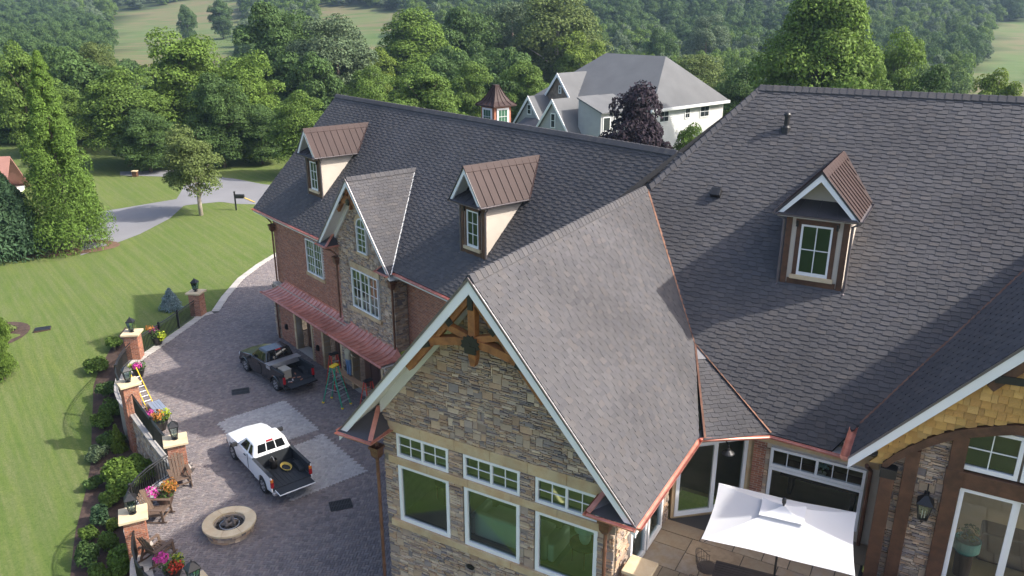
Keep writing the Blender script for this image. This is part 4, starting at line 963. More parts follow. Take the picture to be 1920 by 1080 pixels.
    # skirt roof across the front under the gable
    sk = MB(); sk.prism([(cx - h2 + .05, wf - .02, ez_ + .0), (cx + h2 - .05, wf - .02, ez_ + .0), (cx + h2 * .62, w0 + .24, ez_ + .34), (cx - h2 * .62, w0 + .24, ez_ + .34)], (0, 0, -.03))
    for t in (-.5, 0, .5): sk.beam((cx + t * h2, wf, ez_ + .015), (cx + t * h2 * .8, w0 + .22, ez_ + .345), .02, .03)
    put('skirt_roof', sk, M_['darkmetal'], d); gutter([(cx - h2, wf - .05, ez_ - .01), (cx + h2, wf - .05, ez_ - .01)], .055, 'graygutter', parent=d)
    fc = MB(); fc.prism([(cx - h2 + .05, wf + .0, ez_ - .09), (cx + h2 - .05, wf + .0, ez_ - .09), (cx + h2 - .05, w0 - .001, ez_ - .09), (cx - h2 + .05, w0 - .001, ez_ - .09)], (0, 0, .06)); put('soffit', fc, M_['soffit'], d)
    for sg in (1, -1):
        dp = MB(); x = cx + sg * (hw_ + .07); dp.tube([(cx + sg * (h2 + .03), w0 - .05, ez_ - .06), (cx + sg * (h2), w0 - .05, ez_ - .16), (x, w0 - .02, ez_ - .28), (x, w0 - .02, zb - .05), (x + .0, w0 - .12, zb - .12)], .042, 8); put('downspout', dp, M_['graygutter'], d)
M_['glass_dk'] = glass_mat('dormer_glass', (.25, .36, .28), .8, 1.5)
dormer(6.10, .89, 9.46, 10.29, 12.52, 13.80, .26, 11.62, 2)
dormer(18.95, .75, 1.39, 8.93, 11.08, 12.48, .26, 3.45, 3, GM); dormer(5.24, .75, 1.39, 8.93, 11.08, 12.40, .26, 3.45, 3, GM)
# vents
mb = MB(); mb.tube([(4.11, 13.49, 14.25), (4.11, 13.49, 14.86)], .085, 12); mb.lathe([(.12, 0), (.12, .05), (.085, .1)], 12, (4.11, 13.49, 14.78)); mb.lathe([(.17, -.1), (.15, .1), (.09, .16)], 12, (4.11, 13.49, 14.3)); put('vent_pipe', mb, M_['iron'], house)
mb = MB(); mb.obox((2.48, 11.42, 12.36), (.17, 0, 0), (0, .15 * s2, .15 * s2), (0, -.11 * s2, .11 * s2)); put('roof_vent', mb, M_['iron'], house, bevel=.02)
# cupola beyond the garage ridge
cx, cw, cz = 9.75, 9.9, 9.0
cw = 8.4; cx = gw(930, 215, cw)[0]; CT = gw(930, 160, cw)[2]; CE = gw(930, 197, cw)[2]
cb = MB(); cb.box(cx - .53, cx + .53, cw - .53, cw + .53, 8.6, CE); cu = put('cupola', cb, M_['brick'], house, GM)
for a in range(4):
    R4 = Matrix.Translation((cx, cw, 0)) @ Matrix.Rotation(a * math.pi / 2, 4, 'Z')
    f = MB(); f.box(-.38, .38, -.57, -.535, CE - 1.25, CE - .1); put('window_surround', f, M_['white'], cu, R4)
    for i in range(3):
        for j in range(3):
            p = MB(); x0, z0 = -.28 + i * .19, CE - 1.16 + j * .33; p.add([(x0, -.574, z0), (x0 + .175, -.574, z0), (x0 + .175, -.574, z0 + .31), (x0, -.574, z0 + .31)], [(0, 1, 2, 3)]); put('pane', p, M_['cup_glass'] if 'cup_glass' in M_ else M_.setdefault('cup_glass', mat('cupola_glass', (.05, .12, .08), .08)), cu, R4)
rf = MB(); CHh = CT - CE; prof = [(r_, CE + q_ * CHh) for r_, q_ in ((.74, 0), (.74, .04), (.52, .22), (.34, .50), (.20, .80), (.13, .94), (.13, 1.0))]
for (r0, z0), (r1, z1) in zip(prof[:-1], prof[1:]):
    for a in range(4):
        c0, s0 = math.cos(a * math.pi / 2 + math.pi / 4) * 1.414, math.sin(a * math.pi / 2 + math.pi / 4) * 1.414; c1, s1 = math.cos(a * math.pi / 2 + 3 * math.pi / 4) * 1.414, math.sin(a * math.pi / 2 + 3 * math.pi / 4) * 1.414
        rf.add([(cx + r0 * c0, cw + r0 * s0, z0), (cx + r0 * c1, cw + r0 * s1, z0), (cx + r1 * c1, cw + r1 * s1, z1), (cx + r1 * c0, cw + r1 * s0, z1)], [(0, 1, 2, 3)], r=.5)
rf.box(cx - .13, cx + .13, cw - .13, cw + .13, CT - .02, CT + .03); rf.box(cx - .74, cx + .74, cw - .74, cw + .74, CE - .03, CE - .004)
put('cupola_roof', rf, M_['bronze'], cu)
sm = MB()
for a in range(4):
    for t in (-1, -.5, 0, .5, 1):
        for (r0, z0), (r1, z1) in zip(prof[1:-2], prof[2:-1]):
            p = Matrix.Rotation(a * math.pi / 2, 3, 'Z'); q0 = p @ Vector((t * r0, -r0, z0)); q1 = p @ Vector((t * r1, -r1, z1)); sm.beam((cx + q0.x, cw + q0.y, q0.z + .01), (cx + q1.x, cw + q1.y, q1.z + .01), .025, .04)
put('standing_seam', sm, M_['bronze'], cu)
# ================================================================ pillars, lanterns, railings
pdirs = []
for i in range(6):
    d = (np.array(PIL[min(i + 1, 5)]) - np.array(PIL[max(i - 1, 0)])); pdirs.append(math.atan2(d[1], d[0]) + (0.15 if i in (2,) else 0))
pl_lab = ['beside the curve of the lawn by the drive entrance', 'at the far end of the curved railing', 'at the corner above the stone retaining wall', 'next to the wooden chair and fire pit', 'nearest the shrub bed by two wooden chairs', 'at the end of the last curved railing']
for i, (p, a) in enumerate(zip(PIL, pdirs)):
    zb = -2.4 if i >= 2 else -1.5; h = .34
    pr_ = empty('brick_pillar', (p[0], p[1], 0), a, label='red brick pillar with pale stone cap ' + pl_lab[i], cat='pillar', group='brick pillars along the terrace edge')
    mb = MB(); mb.box(-h + .006, h - .006, -h + .006, h - .006, zb, 1.43); put('mortar_core', mb, M_['brickmortar'], pr_)
    bl_ = []
    for s_ in range(4):
        c, s = (1, 0, -1, 0)[s_], (0, 1, 0, -1)[s_]
        T = lambda u, z, d, c=c, s=s: (c * u - s * -(h - .006 + d), s * u + c * -(h - .006 + d), z)
        bl_ += brick_field(-h, h, 0.0 if i < 2 else -2.2, 1.42, T, lambda u, z: True)
    pieces(pr_, 'brick', bl_, M_['brick'], 300 if 2 <= i <= 4 else 0, rest='brick_facing')
    mb = MB(); mb.box(-.47, .47, -.47, .47, 1.43, 1.55); put('cap_stone', mb, M_['capstone'], pr_, bevel=.02)
    if i < 2:
        mb = MB(); mb.box(-.05, .05, -h - .06, -h - .012, .5, .62); put('step_light', mb, M_['iron'], pr_)
    ln, g, cd = lantern_mesh(None, (0, 0, .14), 1.05); ln.lathe([(.13, 0), (.13, .03), (.04, .05), (.04, .12)], 10)
    L = put('post_lantern', ln, M_['iron'], None, Matrix.Translation((p[0], p[1], 1.55)) @ Matrix.Rotation(a, 4, 'Z'), label='black post lantern on the pillar ' + pl_lab[i], cat='lantern', group='post lanterns on brick pillars')
    put('lantern_glass', g, M_['glass'], L); put('candle', cd, M_['white'], L)
rl = ['between the two pillars nearest the drive entrance', 'curving out beside the lawn', 'above the stone retaining wall', 'curving behind the wooden chairs', 'curving past the shrub bed']
for i in range(5):
    P = RAILP[i]; n = 40; tt = np.linspace(0, 1, len(P)); ts = np.linspace(.06, .94, n)
    Q = np.stack([np.interp(ts, tt, [p[k] for p in P]) for k in (0, 1)], 1)
    root = empty('railing', (Q[0][0], Q[0][1], 0), label='black iron railing ' + rl[i], cat='railing', group='iron railings along the terrace')
    o = Q[0]; L = lambda q, z: (q[0] - o[0], q[1] - o[1], z)
    for z, r in ((1.05, .035), (.93, .018), (.12, .02)):
        mb = MB(); mb.tube([L(q, z) for q in Q], r, 6); put('rail', mb, M_['iron'], root)
    d = np.cumsum([0] + [np.linalg.norm(Q[k + 1] - Q[k]) for k in range(n - 1)]); nb = int(d[-1] / .125)
    bm = MB(); bm.box(-.013, .013, -.013, .013, .12, .93); bmesh_ = bm.mesh('baluster', M_['iron'])
    for k in range(nb):
        t = d[-1] * (k + .5) / nb; q = (np.interp(t, d, Q[:, 0]), np.interp(t, d, Q[:, 1]))
        link('baluster', bmesh_, root, Matrix.Translation((q[0] - o[0], q[1] - o[1], 0)))
    for k in ((n // 2,) if i else (n // 3, 2 * n // 3)):
        mb = MB(); q = Q[k]; mb.box(q[0] - o[0] - .05, q[0] - o[0] + .05, q[1] - o[1] - .05, q[1] - o[1] + .05, 0.02, 1.15); mb.lathe([(.06, 1.15), (.06, 1.18), (0, 1.22)], 8, L(q, 0)); put('rail_post', mb, M_['iron'], root)
# retaining wall below the terrace edge
rw = empty('retaining_wall', (PIL[2][0], PIL[2][1], 0), label='curving stone retaining wall under the iron railings', cat='wall'); o = np.array(PIL[2]); wp = []; core = MB()
for i in (1, 2, 3, 4):
    P = [np.array(p) for p in RAILP[i]]
    for a, b_ in zip(P[:-1], P[1:]):
        d = b_ - a; L = np.linalg.norm(d); d = d / L; nn = np.array([d[1], -d[0]])
        if inpoly(*((a + b_) / 2 + nn * .3), court): nn = -nn
        T = lambda u, z, dd: (a[0] - o[0] + d[0] * u + nn[0] * (.12 + dd), a[1] - o[1] + d[1] * u + nn[1] * (.12 + dd), z)
        core.prism([T(0, -2.6, 0), T(L, -2.6, 0), T(L, -.05, 0), T(0, -.05, 0)], (-nn[0] * .3, -nn[1] * .3, 0))
        if i == 2: wp += stone_field(0, L, -2.3, -.02, T, lambda u, z: True, .08, .065)
        core.prism([T(0, -.02, .1), T(L, -.02, .1), T(L, -.02, -.32), T(0, -.02, -.32)], (0, 0, .05), 1)
put('mortar_core', core, [M_['mortar'], M_['concrete']], rw); pieces(rw, 'stone', wp, M_['stone'], 150, rest='stone_facing')
# mulch bed below the wall
bed = [tuple(np.array(p) + (0, 0)) for i in (1, 2, 3, 4) for p in RAILP[i]]
ob = [atz(u, v, -2.1)[:2] for u, v in ((246, 668), (215, 700), (180, 740), (172, 800), (170, 870), (158, 930), (140, 1000), (130, 1090), (200, 1130))]
mb = MB(); k = 24
pin = np.array(bed); pout = np.array(ob)
ti = np.linspace(0, 1, len(pin)); to = np.linspace(0, 1, len(pout)); tk = np.linspace(0, 1, k)
A = np.stack([np.interp(tk, ti, pin[:, j]) for j in (0, 1)], 1); B = np.stack([np.interp(tk, to, pout[:, j]) for j in (0, 1)], 1); vs = []
for a, b_ in zip(A, B):
    for j in range(6): q = a + (b_ - a) * j / 5; vs.append((q[0], q[1], zt(q[0], q[1]) + .05 * (1 if 0 < j < 5 else .2)))
mb.add(vs, [(i * 6 + j, i * 6 + j + 1, (i + 1) * 6 + j + 1, (i + 1) * 6 + j) for i in range(k - 1) for j in range(5)]); put('mulch_bed', mb, M_['mulch'], kind='structure')
# ================================================================ fire pit
fc = atz(430, 978, .42)[:2]; fp = empty('fire_pit', (fc[0], fc[1], 0), label='round stone fire pit with pale stone cap ring and ceramic logs', cat='fire pit')
mb = MB(); mb.lathe([(.78, 0), (.78, .36), (.5, .36), (.5, .2), (0, .2)], 40); put('pit_core', mb, M_['mortar'], fp)
sp_ = []
for L_ in range(4):
    a = random.random(); 
    while a < 2 * math.pi + .2:
        w = random.uniform(.12, .34); T = lambda u, z, d: ((.78 + d) * math.cos(u), (.78 + d) * math.sin(u), z)
        q = [(a + .01, L_ * .09 + .004), (a + w - .01, L_ * .09 + .004), (a + w - .01, L_ * .09 + .086), (a + .01, L_ * .09 + .086)]
        D = random.uniform(.02, .06); sp_.append(([T(u, z, -.01) for u, z in q] + [T(u, z, D) for u, z in q], [(4, 5, 6, 7), (0, 1, 5, 4), (1, 2, 6, 5), (2, 3, 7, 6), (3, 0, 4, 7)], w, 0)); a += w
pieces(fp, 'stone', sp_, M_['stone'], 120)
for k in range(8):
    mb = MB(); aa = np.linspace(k * math.pi / 4 + .006, (k + 1) * math.pi / 4 - .006, 7); ro, ri = .95, .56
    P = [(ro * math.cos(a), ro * math.sin(a), .36) for a in aa] + [(ri * math.cos(a), ri * math.sin(a), .36) for a in aa[::-1]]; mb.prism(P, (0, 0, .09)); put('cap_stone', mb, M_['capstone'], fp, bevel=.012)
mb = MB()
for _ in range(420):
    r = .54 * math.sqrt(random.random()); a = random.random() * 6.28; s_ = random.uniform(.02, .045); mb.lathe([(0, -s_), (s_, -s_ * .3), (s_ * .8, s_ * .5), (0, s_)], 5, (r * math.cos(a), r * math.sin(a), .27 + random.uniform(0, .03)))
lv = put('lava_rock', mb, M_['iron'], fp); lv['kind'] = 'stuff'
logm = mat('ceramic_log', (.12, .10, .085), .9, noise=.3, nscale=20, bump=.8, bscale=30)
for k in range(6):
    a = k * 1.05; c = V(.13 * math.cos(a + 1.4), .13 * math.sin(a + 1.4), .36 + .035 * (k % 3)); d = V(math.cos(a), math.sin(a), .1) * .27; mb = MB(); mb.tube([c - d, c + V(.01, .02, .01), c + d], [.05, .062, .045], 8); put('log', mb, logm, fp, smooth=True)
mb = MB(); mb.tube([(.34 * math.cos(t), .34 * math.sin(t), .32) for t in np.linspace(0, 6.28, 20)], .02, 6); put('burner_ring', mb, M_['steel'], fp)
# ================================================================ wooden chairs
cw_ = mat('weathered_poly_wood', (.115, .075, .052), .7, var=.15, noise=.15, nscale=12, stretch=(1, 8, 8))
def adirondack(loc, rz, label):
    r = empty('wooden_chair', (*loc, .012), rz, label=label, cat='chair', group='wooden rocking chairs around the fire pit')
    def piece(nm, a, b_, w, h, up=(0, 0, 1)):
        m = MB(); m.beam(a, b_, w, h, up); put(nm, m, cw_, r, bevel=.006, seg=1)
    for k in range(6): piece('seat_slat', (.30 - k * .10, -.28, .40 - k * .022), (.30 - k * .10, .28, .40 - k * .022), .088, .022)
    for k in range(5):
        y = -.22 + k * .11; top = .95 - .10 * abs(k - 2) * .6; piece('back_slat', (-.26, y, .26), (-.55, y * 1.12, .26 + top), .10, .02, up=(1, 0, .4))
    piece('back_rail', (-.40, -.3, .60), (-.40, .3, .60), .06, .03); piece('back_rail', (-.5, -.28, 1.0), (-.5, .28, 1.0), .05, .03)
    for s in (-1, 1):
        piece('arm', (.36, s * .35, .60), (-.46, s * .35, .58), .14, .025); piece('leg', (.32, s * .33, .58), (.36, s * .33, .05), .035, .10, up=(1, 0, 0)); piece('leg', (-.34, s * .31, .55), (-.52, s * .31, .06), .035, .10, up=(1, 0, 0)); piece('side_rail', (.34, s * .30, .37), (-.45, s * .30, .24), .03, .10)
        m = MB(); P = [(x, s * .33, .03 + .10 * ((x + .05) / .62) ** 2 * .7) for x in np.linspace(-.72, .5, 9)]
        for a, b_ in zip(P[:-1], P[1:]): m.beam(a, b_, .035, .05)
        put('rocker', m, cw_, r)
    piece('stretcher', (.33, -.32, .2), (.33, .32, .2), .03, .06)
def face(loc, tgt): return math.atan2(tgt[1] - loc[1], tgt[0] - loc[0])
for (u, v), dr, lb in (((340, 905), -.2, 'brown wooden rocking chair in front of the railing beside a brick pillar'), ((297, 968), .2, 'brown wooden rocking chair between flower pot and pillar cap'), ((299, 1040), .5, 'brown wooden rocking chair beside the red flowers at the last railing')):
    p = atz(u, v, .1)[:2]; adirondack(p, face(p, fc) + dr, lb)
# ================================================================ flower pots
leafm = {'green': mat('pot_foliage', (.06, .11, .02), .7, var=.4, trans=.25), 'lime': mat('lime_foliage', (.32, .38, .02), .7, var=.25, trans=.25), 'pink': mat('magenta_petals', (.55, .05, .30), .7, var=.25, trans=.2), 'red': mat('red_petals', (.42, .035, .015), .7, var=.3, trans=.2), 'orange': mat('coleus_leaves', (.36, .14, .02), .7, var=.3, trans=.2)}
def leaves(mb, c, R, n, size, flat=.5, mi=0, up=.3):
    for _ in range(n):
        d = nrm(np.array([random.gauss(0, 1), random.gauss(0, 1), random.gauss(0, 1) * .8])); p = np.array(c) + d * np.array(R) * random.random() ** .4
        nn = nrm(d * .7 + np.array([random.gauss(0, .5), random.gauss(0, .5), up + random.gauss(0, .4)])); x = nrm(np.cross(nn, (random.random(), random.random(), 1))); y = np.cross(nn, x); s_ = size * random.uniform(.7, 1.3)
        mb.add([p - x * s_, p - y * s_ * flat, p + x * s_, p + y * s_ * flat], [(0, 1, 2, 3)], mi)
potm = mat('dark_glazed_pot', (.02, .018, .017), .35)
def flower_pot(u, v, label, blobs, s=1.0, potcol=None):
    p = atz(u, v, 0)[:2]; r = empty('flower_pot', (*p, .012), random.random() * 6, label=label, cat='flower pot', group='potted flowers along the railings')
    mb = MB(); mb.lathe([(.17 * s, 0), (.27 * s, .25 * s), (.31 * s, .42 * s), (.33 * s, .44 * s), (.30 * s, .45 * s), (.28 * s, .40 * s), (0, .38 * s)], 18); put('pot', mb, potcol or potm, r, smooth=True)
    for nm, col, c, R, n, sz in blobs:
        m = MB(); leaves(m, np.array(c) * s, np.array(R) * s, n, sz, .7); o = put(nm, m, leafm[col], r); o['kind'] = 'stuff'
    return r
base = [('foliage', 'green', (0, 0, .6), (.42, .42, .28), 240, .05)]
flower_pot(297, 646, 'black pot of lime leaves and magenta petunias by the straight railing', base + [('lime_leaves', 'lime', (-.25, -.2, .55), (.25, .25, .28), 130, .06), ('pink_flowers', 'pink', (.3, .1, .7), (.26, .26, .22), 150, .045), ('orange_leaves', 'orange', (-.1, .3, 1.05), (.22, .22, .2), 70, .05)], 1.1)
flower_pot(262, 706, 'pot of magenta petunias tucked behind the curved railing', base + [('pink_flowers', 'pink', (.3, .05, .75), (.25, .25, .2), 140, .045), ('lime_leaves', 'lime', (0, -.3, .55), (.22, .22, .25), 100, .06)], 1.0)
flower_pot(303, 806, 'pot of orange coleus and lime leaves beside the aluminium work platform', base + [('orange_leaves', 'orange', (-.2, .25, .85), (.28, .28, .24), 130, .055), ('lime_leaves', 'lime', (0, -.3, .6), (.25, .25, .25), 120, .06), ('pink_flowers', 'pink', (.4, .1, .7), (.22, .22, .2), 110, .045)], 1.1)
flower_pot(312, 948, 'brown pot of coleus and magenta petunias between the wooden chairs', base + [('orange_leaves', 'orange', (-.2, .25, .9), (.32, .30, .28), 170, .05), ('pink_flowers', 'pink', (.42, .1, .7), (.3, .28, .22), 180, .045), ('lime_leaves', 'lime', (-.1, -.3, .55), (.22, .22, .22), 90, .055)], 1.1, mat('brown_pot', (.10, .06, .045), .6))
flower_pot(327, 1085, 'pot of red and magenta flowers by the last curved railing', base + [('red_flowers', 'red', (-.3, .1, .7), (.28, .28, .22), 130, .045), ('pink_flowers', 'pink', (.3, .15, .8), (.28, .26, .22), 160, .045), ('lime_leaves', 'lime', (.1, -.3, .55), (.22, .22, .22), 90, .055)], 1.0)
# ================================================================ drains
def grate(u, v, w, h, rz, label, z=.016, nm='drain_grate'):
    p = atz(u, v, z)[:2]; r = empty(nm, (p[0], p[1], z), rz, label=label, cat='drain', group='black drain grates')
    mb = MB(); mb.box(-w / 2, w / 2, -h / 2, h / 2, 0, .004); put('sump', mb, M_['dark'], r)
    f = MB()
    for a in (-1, 1): f.box(-w / 2, w / 2, a * h / 2 - .02, a * h / 2 + .02, .004, .02); f.box(a * w / 2 - .02, a * w / 2 + .02, -h / 2 + .02, h / 2 - .02, .004, .02)
    put('grate_frame', f, M_['iron'], r)
    n_ = int(w / .055); bm = MB(); bm.box(-.011, .011, -h / 2 + .02, h / 2 - .02, .004, .018); me_ = bm.mesh('grate_bar', M_['grate'])
    for k in range(1, n_): link('grate_bar', me_, r, Matrix.Translation((-w / 2 + w * k / n_, 0, 0)))
    c = MB(); c.box(-w / 2 + .02, w / 2 - .02, -.012, .012, .005, .016); put('grate_crossbar', c, M_['grate'], r)
M_['grate'] = mat('cast_iron_grate', (.05, .05, .052), .6, metal=.3)
grate(451, 734, .82, .62, math.radians(20), 'black iron drain grate in the paving beside the dark pickup'); grate(639, 947, .82, .62, math.radians(20), 'black iron drain grate near the stone gable wall')
pz = zt(*atz(80, 616, -1.3)[:2]); lp = atz(80, 616, pz)[:2]
mb = MB(); mb.box(-.45, .45, -.32, .32, -.1, .03); lb_ = put('catch_basin', mb, M_['mulch'], None, Matrix.Translation((lp[0], lp[1], zt(*lp) + .01)) @ Matrix.Rotation(.4, 4, 'Z'), label='flat dark drain cover set in the lawn', cat='drain')
mb = MB(); mb.box(-.42, .42, -.29, .29, .03, .045); put('grate_lid', mb, M_['iron'], lb_)
# ================================================================ trucks
def paint(name, col, rough=.25, metal=0.0):
    m = mat(name, col, rough, metal=metal, noise=.04, nscale=3); m.node_tree.nodes['Principled BSDF'].inputs['Coat Weight'].default_value = .6; m.node_tree.nodes['Principled BSDF'].inputs['Coat Roughness'].default_value = .08; return m
carglass = mat('car_glass', (.008, .009, .010), .05, spec=.8); trimblk = mat('black_plastic', (.02, .02, .021), .6); linerm = mat('bed_liner', (.018, .021, .025), .7, bump=.3, bscale=40)
redl = mat('tail_lamp_red', (.35, .015, .02), .2); amb = mat('tail_lamp_amber', (.6, .18, .03), .25); chrome = mat('alloy_wheel', (.55, .55, .56), .3, metal=.8)
def pickup(loc, rz, col, label, roofh=1.62, beltz=1.12, cabx=(1.02, -.62), flare=False, rack=False):
    r = empty('pickup_truck', (*loc, .014), rz, label=label, cat='pickup truck'); Wd = .86
    FA, RA, WR = 1.62, -1.58, .36
    def arcpts(cx, r_, n=10, rev=False): return [(cx + r_ * math.cos(a), .36 + r_ * math.sin(a)) for a in (np.linspace(math.pi, 0, n) if not rev else np.linspace(0, math.pi, n))]
    # cab + bonnet lower body (x from -.68 to 2.5)
    prof = [(-.68, .34), (FA - .46, .34)] + arcpts(FA, .44)[1:-1] + [(FA + .46, .36), (2.42, .40), (2.50, .55), (2.48, .80), (2.36, .93), (1.75, 1.05), (1.02, beltz), (-.68, beltz)]
    mb = MB(); n = len(prof); rows = [(-1, 0.0), (-.94, 1.0), (0, 1.0), (.94, 1.0), (1, 0.0)]; vs = []
    def wid(x, z): return Wd * (1 - .10 * ss(1.6, 2.5, x)) * (1 - .05 * ss(.75, 1.2, z) - .03 * ss(.6, .3, z))
    for y in (-1, -.9, 0, .9, 1):
        for (x, z) in prof:
            crown = (.03 * (1 - y * y)) if z > .9 else 0
            vs.append((x - (.07 * y * y if x > 2.2 else 0), y * wid(x, z), z + crown))
    fs = [(j * n + i, j * n + (i + 1) % n, (j + 1) * n + (i + 1) % n, (j + 1) * n + i) for j in range(4) for i in range(n)] + [tuple(range(n))[::-1], tuple(range(4 * n, 5 * n))]
    mb.add(vs, fs, r=.5); body = put('body', mb, col, r, bevel=.035, seg=3)
    # bed: two side panels, floor, front wall
    for s in (-1, 1):
        q = [(-2.48, .48), (RA - .44, .40)] + arcpts(RA, .43)[1:-1] + [(RA + .44, .36), (-.70, .34), (-.70, beltz + .02), (-2.48, beltz + .02)]
        m = MB(); m.prism([(x, s * .855, z) for x, z in q], (0, -s * .06, 0)); put('bed_side', m, col, r, bevel=.02)
        m = MB(); m.box(-2.46, -.74, s * .79 - .004, s * .79 + .004, .62, beltz); m.box(-2.48, -.70, s * .795 - .045, s * .795 + .075 * 1, beltz + .022, beltz + .045); put('bed_liner_side', m, linerm, r)
        m = MB(); P = [(RA + .42 * math.cos(a), s * .55, .60 + .24 * math.sin(a)) for a in np.linspace(0, math.pi, 9)]; m.prism(P, (0, s * .24, 0)); put('wheel_housing', m, linerm, r)
    m = MB(); m.box(-2.48, -.70, -.795, .795, .52, .60); put('bed_floor', m, linerm, r)
    m = MB()
    for k in range(9): m.box(-2.46, -.78, -.68 + k * .165, -.62 + k * .165, .60, .612)
    o_ = put('floor_rib', m, linerm, r); o_['kind'] = 'stuff'
    m = MB(); m.box(-.77, -.70, -.79, .79, .60, beltz + .01); put('bed_front', m, linerm, r)
    m = MB(); m.box(-3.0, -2.5, -.74, .74, .53, .58); tg = put('tailgate', m, col, r, bevel=.015); m = MB(); m.box(-2.98, -2.5, -.72, .72, .581, .592); put('tailgate_liner', m, linerm, tg)
    m = MB(); m.box(-2.62, -2.44, -.84, .84, .36, .50); put('rear_bumper', m, chrome if not flare else trimblk, r, bevel=.03)
    for s in (-1, 1):
        m = MB(); m.box(-2.50, -2.40, s * .80 - .055, s * .80 + .06, .66, .90); put('tail_lamp', m, redl, r, bevel=.015); m = MB(); m.box(-2.505, -2.41, s * .80 - .052, s * .80 + .062, .905, 1.03); put('tail_lamp', m, amb if not flare else redl, r, bevel=.015)
        m = MB(); m.box(2.34, 2.44, s * .68 - .14, s * .68 + .10, .70, .86); put('headlight', m, M_['glass_hl'], r, bevel=.03)
        m = MB(); m.obox((.80, s * 1.0, 1.18), (.06, 0, 0), (0, .11, 0), (0, 0, .085)); m.beam((.86, s * .80, 1.13), (.82, s * .95, 1.15), .04, .03); put('wing_mirror', m, trimblk, r, bevel=.025)
        m = MB(); m.box(.02, .20, s * .862 - .012, s * .862 + .012, .95, .99); put('door_handle', m, trimblk, r)
        m = MB()
        for x in (1.0, -.12): m.box(x - .004, x + .004, s * .838 - .012, s * .838 + .012, .42, 1.1)
        o_ = put('door_seam', m, trimblk, r); o_['kind'] = 'stuff'
    m = MB(); m.box(2.38, 2.50, -.78, .78, .40, .58); put('front_bumper', m, trimblk if not flare else col, r, bevel=.03)
    m = MB(); m.box(2.40, 2.47, -.45, .45, .66, .86); put('grille', m, trimblk, r, bevel=.02)
    # greenhouse
    b0, b1, t0, t1, zb, zt2 = cabx[0], -.68, .30, -.50, beltz - .02, roofh; yb, yt = .80, .64
    base = [(b0, -yb, zb), (b0, yb, zb), (b1, yb, zb), (b1, -yb, zb)]; top = [(t0, -yt, zt2), (t0, yt, zt2), (t1, yt, zt2), (t1, -yt, zt2)]
    m = MB(); mid = [(t0 - .28, 0, zt2 + .035), (t1 + .2, 0, zt2 + .035)]
    m.add(base + top, [(0, 1, 5, 4), (1, 2, 6, 5), (2, 3, 7, 6), (3, 0, 4, 7), (4, 5, 6, 7), (3, 2, 1, 0)], r=.5); cab = put('cab', m, col, r, bevel=.07, seg=4)
    def pane(nm, c0, c1, c2, c3, a0, a1, h0, h1, off):
        P = [np.array(x, float) for x in (c0, c1, c2, c3)]; f = lambda s, t: (P[0] * (1 - s) + P[1] * s) * (1 - t) + (P[3] * (1 - s) + P[2] * s) * t
        q = [f(a0, h0), f(a1, h0), f(a1, h1), f(a0, h1)]; nn = nrm(np.cross(q[1] - q[0], q[3] - q[0])); cc = np.mean(q, 0)
        if np.dot(nn, cc - np.array([0, 0, 1.2])) < 0: nn = -nn
        mm = MB(); mm.prism([x - nn * .03 for x in q], nn * (.03 + off)); put(nm, mm, carglass, cab, bevel=.02)
    pane('windshield', base[0], base[1], top[1], top[0], .09, .91, .10, .90, .006)
    for k in range(3): pane('rear_window', base[3], base[2], top[2], top[3], .10 + .27 * k, .355 + .27 * k, .24, .88, .006)
    for s, (i0, i1) in ((1, (1, 2)), (-1, (0, 3))):
        pane('side_window', base[i0], base[i1], top[i1], top[i0], .16, .60, .10, .88, .006); pane('side_window', base[i0], base[i1], top[i1], top[i0], .67, .90, .10, .86, .006)
    m = MB(); m.box(-.53, -.47, -.14, .14, roofh - .045, roofh + .012); put('brake_light', m, redl, r)
    for x in (FA, RA):
        for s in (-1, 1):
            W_ = Matrix.Translation((x, s * .75, .36)) @ Matrix.Rotation(math.radians(90) * -s, 4, 'X')
            m = MB(); m.lathe([(.22, -.11), (.33, -.115), (.36, -.08), (.36, .08), (.33, .115), (.22, .11)], 28); ty = put('wheel', m, M_['rubber'], r, W_, smooth=False)
            m = MB(); m.lathe([(.225, .10), (.21, .06), (.07, .075), (.05, .10), (0, .10)], 20); put('rim', m, trimblk, ty)
            for k in range(6):
                a = k * math.pi / 3; m = MB(); m.beam((.05 * math.cos(a), .05 * math.sin(a), .10), (.22 * math.cos(a), .22 * math.sin(a), .095), .075, .03); put('spoke', m, chrome, ty)
            m = MB(); m.tube([(.22 * math.cos(t), .22 * math.sin(t), .10) for t in np.linspace(0, 6.283, 25)], .014, 6); put('rim_edge', m, chrome, ty)
    m = MB(); m.box(-2.3, 2.2, -.6, .6, .28, .45); put('underbody', m, trimblk, r)
    if flare:
        for s in (-1, 1):
            for x in (FA, RA):
                m = MB(); P = [(x + .46 * math.cos(a), s * .875, .36 + .46 * math.sin(a)) for a in np.linspace(-.05, math.pi + .05, 14)]
                m.tube(P, .035, 6); put('fender_flare', m, col, r)
    return r
M_['glass_hl'] = mat('headlight_lens', (.6, .6, .6), .1)
white = paint('white_car_paint', (.78, .78, .77)); blk = paint('dark_grey_car_paint', (.014, .015, .018), .2, .2)
hd_ = (-.632, .776); wt = pickup((-10.20, 28.85), math.atan2(.776, -.632), white, 'white extended cab pickup with its tailgate down on the light paving')
hb_ = math.atan2(.717, -.697); bt = pickup((-12.36, 37.75), hb_, blk, 'dark grey pickup with aluminium toolbox and open tailgate by the garage', 1.72, 1.17, flare=True)
